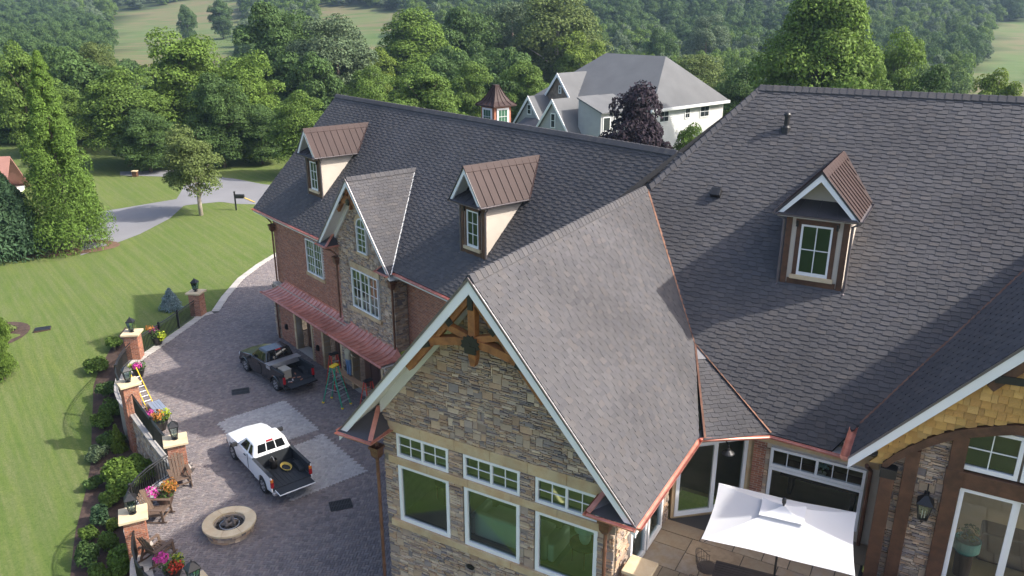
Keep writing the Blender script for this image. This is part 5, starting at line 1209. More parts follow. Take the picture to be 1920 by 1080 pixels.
# loads: toolbox belongs to the truck; loose things lie in the bed
m = MB(); m.box(-1.16, -.74, -.86, .86, 1.0, 1.24); tb = put('toolbox', m, M_['steel'], bt, bevel=.012); m = MB(); m.box(-1.18, -.73, -.90, -.01, 1.245, 1.275); put('toolbox_lid', m, M_['steel'], tb); m = MB(); m.box(-1.18, -.73, .01, .90, 1.245, 1.275); put('toolbox_lid', m, M_['steel'], tb)
def in_truck(name, root_truck, local, mb, mats, label, cat, rz=0, **k):
    Mt = Matrix.Translation((*(Matrix.Translation(root_truck.location) @ Matrix.Rotation(root_truck.rotation_euler.z, 4, 'Z') @ Vector(local)),)) @ Matrix.Rotation(root_truck.rotation_euler.z + rz, 4, 'Z')
    return put(name, mb, mats, None, Mt, label=label, cat=cat, **k)
m = MB(); m.box(-.30, .30, -.22, .22, 0, .42); ch = in_truck('storage_chest', bt, (-1.55, .28, .615), m, mat('tan_plastic', (.38, .36, .30), .5), 'tan plastic storage chest in the bed of the dark pickup', 'chest', bevel=.03); m = MB(); m.box(-.32, .32, -.24, .24, .42, .46); put('chest_lid', m, ch.data.materials[0], ch, bevel=.02)
m = MB(); m.box(-.05, .05, .221, .235, .12, .3); put('latch', m, trimblk, ch)
scrapm = mat('scrap_offcuts', (.4, .33, .25), .7, pal=[(.5, .45, .36), (.35, .16, .1), (.6, .6, .6), (.45, .34, .2)])
for k in range(9):
    m = MB(); a = random.random() * 3; m.obox((0, 0, .02), (.09 * math.cos(a), .09 * math.sin(a), 0), (-.03 * math.sin(a), .03 * math.cos(a), 0), (0, 0, .015)); in_truck('metal_offcut', bt, (-1.75 - .08 * k + random.uniform(-.1, .1), random.uniform(-.3, .5), .615), m, scrapm, 'small loose offcut scattered on the dark pickup bed floor', 'offcut', group='offcuts in the dark pickup bed')
m = MB(); m.lathe([(.15, 0), (.16, .34), (.165, .36), (.15, .36), (.14, .03), (0, .03)], 16); bk_ = in_truck('bucket', wt, (-1.0, .12, .615), m, M_['iron'], 'black bucket in the white pickup bed behind the cab', 'bucket'); m = MB(); m.tube([(.16 * math.cos(t), .02, .36 + .14 * math.sin(t)) for t in np.linspace(0, math.pi, 9)], .006, 5); put('bucket_handle', m, M_['steel'], bk_)
m = MB()
for k in range(5): m.tube([((.28 + .012 * k) * math.cos(t), (.16 + .01 * k) * math.sin(t), .02 + .016 * k) for t in np.linspace(0, 6.283, 24)], .011, 5)
in_truck('cord_coil', wt, (-1.35, -.25, .615), m, mat('yellow_cord', (.6, .45, .10), .6), 'coil of yellow extension cord in the white pickup bed', 'cord')
# ================================================================ ladders, plank and worker at the garage
gfib, rfib, yfib = mat('green_fibreglass', (.02, .22, .13), .5), mat('red_fibreglass', (.45, .05, .03), .5), mat('yellow_plastic', (.75, .50, .03), .5)
def stepladder(P, rz, h, fib, topm, label, spread=.62):
    r = empty('step_ladder', (*P, .012), rz, label=label, cat='ladder'); n_ = int(h / .3)
    for s in (-1, 1):
        m = MB(); m.beam((spread, s * .30, 0), (.06, s * .17, h), .03, .075, up=(1, 0, 0)); put('side_rail', m, fib, r); m = MB(); m.beam((-spread, s * .30, 0), (-.06, s * .17, h), .03, .05, up=(1, 0, 0)); put('rear_rail', m, fib, r)
        m = MB(); m.beam((spread * .62, s * .25, h * .42), (-spread * .62, s * .25, h * .42), .012, .025); put('spreader', m, M_['steel'], r)
        for x in (spread, -spread): m = MB(); m.box(x - .05, x + .05, s * .30 - .04, s * .30 + .04, 0, .07); put('foot', m, topm, r)
    for k in range(1, n_):
        t = k * .3 / h; x = spread + (.06 - spread) * t; w = .30 + (.17 - .30) * t; m = MB(); m.box(x - .04, x + .04, -w + .015, w - .015, k * .3 - .015, k * .3 + .015); put('step', m, M_['steel'], r)
    for k in range(1, 4): t = k / 4.; x = -(spread + (.06 - spread) * t); w = .30 - .13 * t; m = MB(); m.box(x - .012, x + .012, -w, w, t * h - .015, t * h + .015); put('rear_brace', m, M_['steel'], r)
    m = MB(); m.box(-.12, .14, -.22, .22, h, h + .07); put('top_cap', m, topm, r, bevel=.015)
GR = -(math.pi / 2 - AG)
def gpos(s, w): p = GMW @ Vector((s, w, 0)); return (p.x, p.y)
p1 = atz(632, 757, 0)[:2]; stepladder(p1, GR + .35, 2.0, gfib, yfib, 'green fibreglass step ladder with yellow top in front of the garage')
pk = GMW.inverted() @ Vector((*atz(650, 745, 0)[:2], 0)); print('plank ref', pk)
PZ, PWv = 1.62, -.45
a_ = gw(629, 691, PWv); b_ = gw(693, 733, PWv); print('plank', a_, b_)
PZ = float(a_[2] + b_[2]) / 2; sA, sB = float(a_[0]), float(b_[0])
stepladder(gpos(sA - .1, PWv), GR, PZ + .7, rfib, trimblk, 'red step ladder holding the left end of the plank', .5); stepladder(gpos(sB - .1, PWv), GR, PZ + .5, rfib, trimblk, 'red step ladder holding the plank end near the stone gable', .5)
m = MB(); m.box(sA - .1, sB + .2, PWv - .15, PWv + .15, PZ, PZ + .045); put('scaffold_plank', m, mat('plank_wood', (.38, .22, .12), .8, noise=.2, nscale=6), None, GMW, label='wooden scaffold plank bridging two red step ladders', cat='plank')
# worker
def person(P, rz, z0):
    vsk = [((0, 0, .95), .15), ((0, 0, 1.18), .15), ((0, -.02, 1.36), .17), ((0, -.03, 1.48), .07), ((0, -.05, 1.56), .065), ((0, -.06, 1.68), .10), ((0, -.06, 1.76), .085),
           ((.09, 0, .90), .10), ((.10, -.03, .50), .075), ((.10, .0, .10), .055), ((.10, -.13, .04), .045), ((-.09, 0, .90), .10), ((-.10, -.02, .50), .075), ((-.11, .02, .10), .055), ((-.11, -.11, .04), .045),
           ((.19, -.02, 1.38), .07), ((.27, -.04, 1.12), .055), ((.24, -.20, .93), .042), ((.23, -.27, .88), .035), ((-.19, -.02, 1.38), .07), ((-.28, -.06, 1.14), .055), ((-.22, -.24, 1.02), .042), ((-.20, -.31, .98), .035)]
    ed = [(0, 1), (1, 2), (2, 3), (3, 4), (4, 5), (5, 6), (0, 7), (7, 8), (8, 9), (9, 10), (0, 11), (11, 12), (12, 13), (13, 14), (2, 15), (15, 16), (16, 17), (17, 18), (2, 19), (19, 20), (20, 21), (21, 22)]
    for hnd, sx in ((18, 1), (22, -1)):
        hp = np.array(vsk[hnd][0]); prev = hnd
        for f_, (dx, dy, dz, L) in enumerate(((.035, -.5, -.3, .07), (.012, -.7, -.5, .085), (-.01, -.7, -.5, .082), (-.032, -.6, -.5, .07), (-.06 * sx, -.2, .3, .06))):
            d = nrm((dx * 6, dy, dz)); vsk.append((tuple(hp + (dx * .6, -.03, 0)), .012)); ed.append((hnd, len(vsk) - 1)); vsk.append((tuple(hp + np.array((dx, -.03, 0)) + d * L * .6), .010)); ed.append((len(vsk) - 2, len(vsk) - 1)); vsk.append((tuple(hp + np.array((dx, -.05, -.02)) + d * L), .009)); ed.append((len(vsk) - 2, len(vsk) - 1))
    me = bpy.data.meshes.new('person'); me.from_pydata([v[0] for v in vsk], ed, []); o = bpy.data.objects.new('person', me); C.objects.link(o)
    sk = o.modifiers.new('skin', 'SKIN'); sk.use_smooth_shade = True; su = o.modifiers.new('sub', 'SUBSURF'); su.levels = su.render_levels = 2
    for i, v in enumerate(vsk): me.skin_vertices[0].data[i].radius = (v[1], v[1] * (.8 if i < 3 else 1)); me.skin_vertices[0].data[i].use_root = (i == 0)
    dg = bpy.context.evaluated_depsgraph_get(); m2 = bpy.data.meshes.new_from_object(o.evaluated_get(dg)); bpy.data.objects.remove(o)
    shirt, jeans, skin, boot = mat('khaki_shirt', (.33, .29, .21), .9, noise=.15, nscale=12), mat('blue_jeans', (.10, .17, .28), .9, noise=.2, nscale=10), mat('skin', (.45, .27, .19), .6), mat('work_boots', (.12, .07, .04), .8)
    m2.materials.clear()
    for q in (shirt, jeans, skin, boot): m2.materials.append(q)
    for pg in m2.polygons:
        c = pg.center; ax = abs(c.x); arm = ax > .21 and c.z > .8 or (c.y < -.17 and .8 < c.z < 1.1)
        pg.material_index = 3 if c.z < .12 else (2 if (c.z > 1.50 or (arm and c.y < -.23)) else (0 if (c.z > .93 or arm) else 1)); pg.use_smooth = True
    o = link('person', m2); o.location = (*P, z0); o.rotation_euler = (0, 0, rz)
    tag(o, 'worker in khaki shirt and blue jeans standing on the plank, head under the canopy', 'person')
    m = MB(); m.lathe([(.155, 1.715), (.16, 1.725), (.115, 1.74), (.105, 1.80), (.07, 1.835), (0, 1.84)], 16, (0, -.06, 0)); put('hat', m, mat('pale_hat', (.5, .47, .42), .9), o, smooth=True)
    m = MB()
    for s in (-1, 1): m.lathe([(0, -.012), (.013, 0), (0, .012)], 6, (s * .035, -.155, 1.70))
    put('eyes', m, M_['dark'], o); m = MB(); m.prism([(-.016, -.155, 1.66), (.016, -.155, 1.66), (0, -.155, 1.70)], (0, -.025, -.01)); m.box(-.025, .025, -.152, -.148, 1.62, 1.63); put('nose_and_mouth', m, skin, o)
wp_ = gw(655, 711, PWv); person(gpos(float(wp_[0]), PWv + .02), GR + math.pi + .15, PZ + .045)
# yellow extension ladder against the railing, aluminium work platform
a = np.array([*atz(252, 700, 1.25)[:2], 1.25]); b_ = np.array([*atz(284, 766, .1)[:2], .06]); r = empty('extension_ladder', tuple(b_), label='yellow extension ladder leaning on the iron railing', cat='ladder'); d = nrm(a - b_); L = np.linalg.norm(a - b_); sd = nrm(np.cross(d, (0, 0, 1)))
for s in (-1, 1): m = MB(); m.beam(sd * s * .18, d * (L + .3) + sd * s * .18, .03, .08); put('side_rail', m, yfib, r)
k = .25
while k < L: m = MB(); m.tube([d * k - sd * .17, d * k + sd * .17], .016, 6); put('rung', m, M_['steel'], r); k += .3
pc = atz(298, 765, .35)[:2]; r = empty('work_platform', (*pc, .012), math.radians(-50), label='aluminium folding work platform lying beside the railing', cat='platform')
for k in range(4): m = MB(); m.box(-.85, .85, -.24 + k * .125, -.24 + k * .125 + .11, .33, .36); put('deck_plank', m, M_['steel'], r)
for s in (-1, 1):
    m = MB(); m.box(-.9, .9, s * .26 - .02, s * .26 + .02, .30, .36); put('side_rail', m, M_['steel'], r)
    for x in (-.8, .8): m = MB(); m.beam((x, s * .25, .31), (x * 1.08, s * .27, 0), .03, .03); put('leg', m, M_['steel'], r)
# ================================================================ mailbox
mp = atz(443, 393, 0)[:2]; r = empty('mailbox', (*mp, -.05), label='black mailbox on a post beside the road', cat='mailbox')
m = MB(); m.box(-.06, .06, -.06, .06, 0, 1.75); m.box(-.08, .08, -.08, .08, 1.75, 1.82); put('post', m, M_['iron'], r); m = MB(); P = [(.12 + 0, 0, 0)]; m.prism([(.05, .13 * math.cos(t), 1.42 + .13 * math.sin(t)) for t in np.linspace(0, math.pi, 9)] + [(.05, -.13, 1.22), (.05, .13, 1.22)], (.85, 0, 0)); put('box', m, M_['iron'], r); m = MB(); m.box(0, .8, -.03, .03, 1.14, 1.22); put('bracket', m, M_['iron'], r)
# ================================================================ patio
flag = mat('flagstone', (.34, .26, .18), .85, pal=[(.36, .28, .20), (.30, .24, .17), (.40, .30, .20), (.32, .27, .22)], var=.12, noise=.25, nscale=2.5, col2=(.27, .20, .13), bump=.2, bscale=20)
mb = MB(); mb.prism([(3.62, -1.5, 3.2), (14, -1.5, 3.2), (14, 5.18, 3.2), (8.95, 5.18, 3.2), (8.95, 6.44, 3.2), (5.6, 6.44, 3.2), (3.75, 4.9, 3.2), (3.62, 4.9, 3.2)], (0, 0, .77)); pt = put('patio', mb, M_['joint'], None, HM, kind='structure')
fl = []
def split(x0, x1, y0, y1, d):
    if (x1 - x0 < .95 and y1 - y0 < .95) or d > 6:
        e = .012; v_ = [(x0 + e, y0 + e), (x1 - e, y0 + e), (x1 - e, y1 - e), (x0 + e, y1 - e)]; c = ((x0 + x1) / 2, (y0 + y1) / 2)
        if c[0] > 3.66 and (c[1] < 4.9 or (c[0] < 8.9 and c[1] < 6.4 and c[1] < c[0] * .895 + 1.35)): z = 3.985 + random.uniform(0, .006); fl.append(([(a, b_, 3.96) for a, b_ in v_] + [(a, b_, z) for a, b_ in v_], [(4, 5, 6, 7), (0, 1, 5, 4), (1, 2, 6, 5), (2, 3, 7, 6), (3, 0, 4, 7)], 0, 0))
        return
    t = random.uniform(.38, .62)
    if (x1 - x0) > (y1 - y0): split(x0, x0 + (x1 - x0) * t, y0, y1, d + 1); split(x0 + (x1 - x0) * t, x1, y0, y1, d + 1)
    else: split(x0, x1, y0, y0 + (y1 - y0) * t, d + 1); split(x0, x1, y0 + (y1 - y0) * t, y1, d + 1)
split(3.64, 13.9, -1.4, 6.43, 0); pieces(pt, 'flagstone', fl, flag, 300)
pp = hz(1200, 1063, 5.0); r = empty('stone_post', tuple(HM @ Vector((pp[0], pp[1], 3.97))), -AM, label='square stone post with pale cap at the patio edge', cat='post')
m = MB(); m.box(-.24, .24, -.24, .24, 0, .95); put('mortar_core', m, M_['mortar'], r); sp2 = []
for s_ in range(4):
    c, s = (1, 0, -1, 0)[s_], (0, 1, 0, -1)[s_]; sp2 += stone_field(-.24, .24, 0, .95, lambda u, z, d, c=c, s=s: (c * u + s * (.24 + d), s * u - c * (.24 + d), z), lambda u, z: True)
pieces(r, 'stone', sp2, M_['stone'], 120); m = MB(); m.box(-.36, .36, -.36, .36, .95, 1.04); put('cap_stone', m, M_['capstone'], r, bevel=.015)
# umbrella
uc = V(7.14, 2.62, 0); umb = empty('patio_umbrella', tuple(HM @ Vector((uc[0], uc[1], 3.98))), -AM + .12, label='large white rectangular patio umbrella over the dark table', cat='umbrella')
cv_ = mat('white_canvas', (.62, .62, .63), .85, noise=.03, nscale=2, trans=.2, bump=.15, bscale=6); HX, HY = 1.68, 1.27
def ucan(sx, sy, z0, z1, drop, nm, n=14, hole=0):
    m = MB(); cs = [(-1, -1), (1, -1), (1, 1), (-1, 1)]
    for k in range(4):
        c0, c1 = np.array(cs[k]), np.array(cs[(k + 1) % 4]); vs = []
        for i in range(n + 1):
            t = i / n
            for j in range(n + 1):
                q = (c0 * (1 - j / n) + c1 * j / n); e = 4 * (j / n) * (1 - j / n); q = q * t * (1 - .035 * e * t)
                vs.append((q[0] * sx, q[1] * sy, z1 + (z0 - z1) * t - drop * (.05 * math.sin(math.pi * t) + .05 * e * t * (1.2 - t)) + .012 * drop * math.sin(9 * j / n + 5 * t + k) * e * t))
        m.add(vs, [(i * (n + 1) + j, i * (n + 1) + j + 1, (i + 1) * (n + 1) + j + 1, (i + 1) * (n + 1) + j) for i in range(n) for j in range(n)], r=.5)
    return put(nm, m, cv_, umb, smooth=True)
ucan(HX, HY, 2.42, 2.98, 1.0, 'canopy'); ucan(.52, .40, 2.84, 3.0, .5, 'vent_cap', 8)
m = MB(); m.tube([(0, 0, 0), (0, 0, 3.0)], .028, 10); put('pole', m, M_['iron'], umb); m = MB(); m.lathe([(.03, 3.02), (.05, 3.06), (.05, 3.16), (.03, 3.2), (0, 3.21)], 10); put('finial', m, M_['iron'], umb)
for sx in (-1, 1):
    for sy in (-1, 1): m = MB(); m.tube([(0, 0, 2.80), (sx * HX * .96, sy * HY * .96, 2.33)], .011, 5); put('rib', m, M_['iron'], umb)
m = MB(); m.lathe([(.3, 0), (.3, .05), (.06, .1), (.05, .3)], 16); put('base', m, M_['iron'], umb)
tbm = mat('dark_slatted_wood', (.055, .042, .036), .7, var=.15, noise=.15, nscale=10)
r = empty('dining_table', tuple(HM @ Vector((uc[0] + .05, uc[1] - .35, 3.98))), -AM + .12, label='dark slatted patio dining table under the white umbrella', cat='table')
for k in range(14):
    for s_ in (-1, 1): m = MB(); m.box(min(s_ * .01, s_ * 1.45), max(s_ * .01, s_ * 1.45), -.66 + k * .094, -.66 + k * .094 + .086, .72, .745); put('slat', m, tbm, r)
m = MB(); m.box(-1.46, 1.46, -.68, .66, .66, .715); put('table_frame', m, tbm, r)
for sx in (-1, 1):
    for sy in (-1, 1): m = MB(); m.box(sx * 1.3 - .04, sx * 1.3 + .04, sy * .56 - .04, sy * .56 + .04, 0, .66); put('leg', m, tbm, r)
wire = mat('brown_wire', (.10, .075, .06), .5)
def wire_chair(loc, rz, label):
    r = empty('wire_chair', tuple(HM @ Vector((loc[0], loc[1], 3.98))), rz - AM, label=label, cat='chair', group='wire chairs at the patio table')
    m = MB(); R_ = .30
    for k in range(13):
        a = math.pi * (.5 + k / 12.0); top = .42 + .36 * max(0.15, math.sin((k / 12.0) * math.pi)) + .1
        m.tube([(.24 * math.cos(a), .24 * math.sin(a), .42), (R_ * math.cos(a), R_ * math.sin(a), .6), (R_ * 1.08 * math.cos(a), R_ * 1.08 * math.sin(a), top)], .006, 4)
    for z, q in ((.55, 1.0), (.70, 1.05)): m.tube([(R_ * q * math.cos(a), R_ * q * math.sin(a), z) for a in np.linspace(math.pi * .5, math.pi * 1.5, 12)], .006, 4)
    bk2 = put('wire_back', m, wire, r); bk2['kind'] = 'stuff'
    m = MB(); m.tube([(R_ * 1.08 * math.cos(math.pi * (.5 + k / 20)), R_ * 1.08 * math.sin(math.pi * (.5 + k / 20)), .52 + .36 * max(.15, math.sin(k / 20 * math.pi))) for k in range(21)], .010, 5); put('back_rim', m, wire, r)
    m = MB(); m.lathe([(0, .40), (.27, .41), (.27, .43), (0, .44)], 18); put('seat', m, wire, r)
    for sx in (-1, 1):
        for sy in (-1, 1): m = MB(); m.tube([(sx * .17, sy * .17, .40), (sx * .24, sy * .24, 0)], .010, 5); put('leg', m, wire, r)
wire_chair((5.45, 2.75), .1, 'round backed wire chair at the far end of the patio table'); wire_chair((5.6, 1.75), .5, 'round backed wire chair at the near corner of the patio table')
m = MB(); m.lathe([(.20, 0), (.26, .12), (.26, .45), (.2, .5), (0, .5)], 18); pb = put('garden_stool', m, mat('blue_glaze', (.03, .07, .13), .25), None, HM @ Matrix.Translation((10.02, 4.45, 3.985)), label='dark blue glazed garden stool by the stone wall', cat='stool', smooth=True)
m = MB(); m.lathe([(.13, .5), (.12, .53), (0, .54)], 16); put('stool_top', m, M_['iron'], pb)
# ================================================================ furniture seen through the glass
def soft(name, boxes, loc, rz, label, cat, m_):
    r = empty(name, tuple(HM @ Vector(loc)), rz - AM, label=label, cat=cat)
    for nm, bx in boxes: m = MB(); m.box(*bx); put(nm, m, m_, r, bevel=.06, seg=3)
    return r
soft('sofa', [('seat_base', (-1.15, 1.15, -.42, .45, .1, .45)), ('backrest', (-1.15, 1.15, -.62, -.43, .1, .88)), ('seat_cushion', (-.95, -.02, -.36, .42, .46, .6)), ('seat_cushion', (.02, .95, -.36, .42, .46, .6)), ('armrest', (-1.36, -1.16, -.6, .45, .1, .66)), ('armrest', (1.16, 1.36, -.6, .45, .1, .66)), ('pillow', (.3, .75, -.40, -.20, .62, .98))], (.35, 1.85, 3.98), 0, 'pale sofa with its back to the middle picture window', 'sofa', M_['fabric'])
lm = mat('table_lamp_base', (.6, .62, .58), .5); 
def lamp_table(loc, label1, label2, rr=.42):
    r = empty('side_table', tuple(HM @ Vector(loc)), -AM, label=label1, cat='table'); m = MB(); m.lathe([(0, .58), (rr, .58), (rr, .62), (0, .62)], 24); put('table_top', m, M_['timber'], r)
    for k in range(4): a = k * math.pi / 2 + .4; m = MB(); m.tube([(rr * .8 * math.cos(a), rr * .8 * math.sin(a), 0), (rr * .8 * math.cos(a), rr * .8 * math.sin(a), .58)], .02, 6); put('leg', m, M_['timber'], r)
    q = empty('table_lamp', tuple(HM @ Vector((loc[0], loc[1], loc[2] + .62))), 0, label=label2, cat='lamp'); m = MB(); m.lathe([(.10, 0), (.15, .1), (.17, .22), (.12, .34), (.04, .4), (.03, .46)], 16); put('lamp_base', m, lm, q, smooth=True); m = MB(); m.lathe([(.30, .44), (.22, .78)], 20); m.lathe([(.29, .445), (.21, .775)], 20); put('lamp_shade', m, M_['white'], q)
lamp_table((2.35, 1.85, 3.98), 'round wooden side table inside the right picture window', 'white ceramic lamp on the round side table'); lamp_table((-2.55, 2.4, 3.98), 'small wooden table inside the left picture window', 'pale lamp inside the left picture window', .35)
m = MB(); m.box(-1.4, 1.8, 1.3, 3.6, 3.985, 3.998); put('rug', m, mat('pale_rug', (.45, .42, .30), .95, noise=.1), None, HM, label='pale rug on the sitting room floor behind the windows', cat='rug')
soft('armchair', [('seat_base', (-.4, .4, -.4, .4, .1, .45)), ('backrest', (-.4, .4, .3, .45, .3, .95)), ('armrest', (-.48, -.38, -.4, .4, .1, .65)), ('armrest', (.38, .48, -.4, .4, .1, .65))], (-1.9, 5.0, 3.98), .4, 'grey armchair deep inside the left picture window', 'armchair', M_['fabric'])
r = empty('dining_table', tuple(HM @ Vector((7.4, 8.2, 3.98))), -AM, label='dark dining table behind the wide transom window', cat='table'); m = MB(); m.box(-1.2, 1.2, -.5, .5, .70, .75); put('table_top', m, M_['door'], r)
for sx in (-1, 1): m = MB(); m.box(sx * .9 - .06, sx * .9 + .06, -.3, .3, 0, .7); put('leg', m, M_['door'], r)
q = empty('orchid_pot', tuple(HM @ Vector((7.35, 8.1, 4.73))), 0, label='white potted orchid on the indoor dining table', cat='plant'); m = MB(); m.lathe([(.09, 0), (.12, .18), (.10, .18), (0, .15)], 14); put('pot', m, M_['white'], q); m = MB(); leaves(m, (0, 0, .42), (.26, .18, .12), 60, .05, .8); put('flowers', m, mat('pale_petals', (.6, .75, .7), .8), q); m = MB()
for k in range(5): a = k * 1.3; m.tube([(0, 0, .16), (.05 * math.cos(a), .05 * math.sin(a), .32), (.2 * math.cos(a), .15 * math.sin(a), .42)], .008, 5)
put('stems', m, leafm['green'], q)
soft('kitchen_bench', [('cabinet', (-1.3, 1.3, -.35, .35, 0, .9))], (12.9, 7.6, 3.98), 0, 'dark cabinet inside the right sliding doors', 'cabinet', M_['door'])
q = empty('basin_vase', tuple(HM @ Vector((11.25, 6.4, 3.98))), 0, label='turquoise round planter on a stand inside the sliding door', cat='planter'); m = MB(); m.lathe([(.2, 0), (.22, .7), (.0, .7)], 16); put('stand', m, M_['door'], q); m = MB(); m.lathe([(.22, .7), (.32, .8), (.32, 1.1), (.28, 1.1), (.26, .85), (0, .84)], 20); put('bowl', m, mat('turquoise_glaze', (.12, .38, .36), .3), q); m = MB(); leaves(m, (0, 0, 1.3), (.26, .26, .22), 120, .05, .7); put('plant', m, leafm['green'], q)
# ================================================================ vegetation
def leafmat(name, col, tr=.32, var=.42, dark=None):
    col = tuple(c * 1.18 for c in col)
    m = mat(name, col, .75, var=var, noise=.22, nscale=.8, trans=tr, spec=.25); return m
LM = {'bright': leafmat('bright_foliage', (.100, .160, .026)), 'mid': leafmat('mid_green_foliage', (.088, .142, .026)), 'dark': leafmat('dark_green_foliage', (.060, .105, .028)), 'olive': leafmat('olive_foliage', (.105, .14, .04)),
      'yellow': leafmat('yellow_green_foliage', (.115, .165, .025)), 'purple': leafmat('purple_foliage', (.020, .012, .018), .1), 'conifer': leafmat('arborvitae_foliage', (.078, .135, .020), .2), 'spruce': leafmat('spruce_needles', (.035, .070, .030), .15), 'blue': leafmat('blue_spruce_needles', (.15, .21, .22), .15), 'gray': leafmat('grey_green_foliage', (.085, .12, .060), .25)}
bark = mat('bark', (.13, .10, .075), .95, noise=.3, nscale=8, bump=.8, bscale=20); barkp = mat('pale_bark', (.30, .26, .21), .95, noise=.3, nscale=8, bump=.8, bscale=20)
def cloud_mesh(name, blobs, size, m, flat=.62, up=.35, outw=.8, elong=1.0, vert=0.0):
    """blobs: (centre, radii, count).  four-sided leaf sprays over each blob's shell"""
    Vs = []; 
    for c, R, n_ in blobs:
        d = rng.normal(size=(n_, 3)); d /= np.linalg.norm(d, axis=1)[:, None]; d[:, 2] = np.where(d[:, 2] < -.35, -d[:, 2] * .6, d[:, 2])
        p = np.array(c) + d * np.array(R) * (rng.random((n_, 1)) ** .3 * .35 + .7)
        nn = d * outw + rng.normal(size=(n_, 3)) * .45 + np.array([0, 0, up]); nn /= np.linalg.norm(nn, axis=1)[:, None]
        t = rng.normal(size=(n_, 3)) * (1 - vert) + np.array([0, 0, 1.0]) * vert + np.array([0, 0, -.15]); x = np.cross(nn, t); x /= np.linalg.norm(x, axis=1)[:, None] + 1e-9; y = np.cross(nn, x)
        s = size * (.6 + .8 * rng.random((n_, 1)))
        Vs.append(np.stack([p - y * s * elong, p + x * s * flat, p + y * s * elong, p - x * s * flat], 1).reshape(-1, 3))
    Vv = np.concatenate(Vs); nf = len(Vv) // 4
    me = bpy.data.meshes.new(name); me.vertices.add(len(Vv)); me.vertices.foreach_set('co', Vv.ravel().astype(np.float32)); me.loops.add(nf * 4); me.loops.foreach_set('vertex_index', np.arange(nf * 4, dtype=np.int32)); me.polygons.add(nf); me.polygons.foreach_set('loop_start', np.arange(0, nf * 4, 4, dtype=np.int32)); me.update(calc_edges=True); me.validate()
    at = me.attributes.new('rnd', 'FLOAT', 'FACE'); at.data.foreach_set('value', rng.random(nf).astype(np.float32))
    me.materials.append(m); return me
def decid(seed, H, R, clear, nb=58, per=130, size=.30, top=1.0, shape='round'):
    rng_ = np.random.default_rng(seed); blobs = []; cz = clear + (H - clear) * .5; hz_ = (H - clear) / 2
    for i in range(nb):
        d = rng_.normal(size=3); d /= np.linalg.norm(d); f = rng_.uniform(.45, .95)
        z = d[2] * f
        taper = 1.0 if shape == 'round' else (1.0 - .72 * max(0, z))
        if shape == 'oval': taper = 1.0 - .35 * abs(z)
        c = (d[0] * f * R * .82 * taper, d[1] * f * R * .82 * taper, cz + z * hz_ * .85); r = R * rng_.uniform(.22, .36)
        blobs.append((c, (r, r, r * rng_.uniform(.65, .9)), per))
    return blobs
def trunk_mesh(name, blobs, H, r0, m, nl=9, lean=0.0):
    mb = MB(); pts = [V(0, 0, -.4), V(.02 * H * lean, 0, H * .2), V(.03 * H, .01 * H, H * .45), V(.02 * H, .02 * H, H * .75)]
    mb.tube(pts, [r0 * 1.25, r0, r0 * .7, r0 * .25], 8)
    cs = sorted(blobs, key=lambda b: b[0][2])[:max(nl * 3, 12)][::3][:nl] + blobs[:nl]
    for c, R, _ in cs:
        b_ = V(*c); t = min(.7, max(.18, b_[2] / H - .18)); a = V(np.interp(t, (0, .2, .45, .75), [p[0] for p in pts]), np.interp(t, (0, .2, .45, .75), [p[1] for p in pts]), t * H); mid = (a + b_) / 2 + (0, 0, .05 * H * .3)
        mb.tube([a, mid, b_], [r0 * .45, r0 * .28, r0 * .1], 6)
    return mb.mesh(name, m, True)
TP = {}
def proto(key, seed, H, R, clear, leaf, size=.30, nb=58, per=130, shape='round', bk=bark, r0=.28):
    bl_ = decid(seed, H, R, clear, nb, per, size, shape=shape); TP[key] = (cloud_mesh('crown', bl_, size, LM[leaf]), trunk_mesh('trunk', bl_, H, r0, bk), H, R)
proto('maple', 1, 14, 5.2, -.8, 'bright', .135, 78, 560); proto('maple2', 2, 14, 5.0, -1.0, 'mid', .135, 74, 560); proto('oak', 3, 17, 6.0, -1.0, 'dark', .16, 80, 560); proto('ash', 4, 17, 5.2, 1.5, 'olive', .14, 56, 420, shape='oval', bk=barkp); proto('lime', 5, 12, 4.2, .0, 'yellow', .13, 62, 520)
proto('grey', 6, 16, 5.6, -.5, 'gray', .14, 72, 540); proto('young', 7, 6.5, 2.5, 1.1, 'olive', .075, 48, 380, r0=.13, bk=barkp); proto('purple', 8, 8, 3.0, .5, 'purple', .11, 54, 420, r0=.16); proto('bigmaple', 9, 20, 6.4, .8, 'bright', .155, 125, 560, shape='cone', r0=.4); proto('midoval', 10, 15, 4.4, -.5, 'mid', .13, 70, 540, shape='oval')
def tree(key, u, vtop, y, wpx, label, group='trees around the houses', zbase=None, name='tree'):
    cr, tk, H, R = TP[key]; top = aty(u, vtop, y); x = top[0]; zb = zt(x, y) if zbase is None else zbase
    h = max(2.0, top[2] - zb); depth = y * _cp - (top[2] - CH) * _sp; wm = wpx * depth / FPX / 2
    r = empty(name, (x, y, zb), random.random() * 6.28, label=label, cat='tree', group=group); sx = wm / R; sz = h / H * 1.08
    c = link('crown', cr, r); c.scale = (sx, sx, sz); t = link('trunk', tk, r); q = min(sx, sz); t.scale = (sx, sx, sz)
    return r
bg = 'background trees'
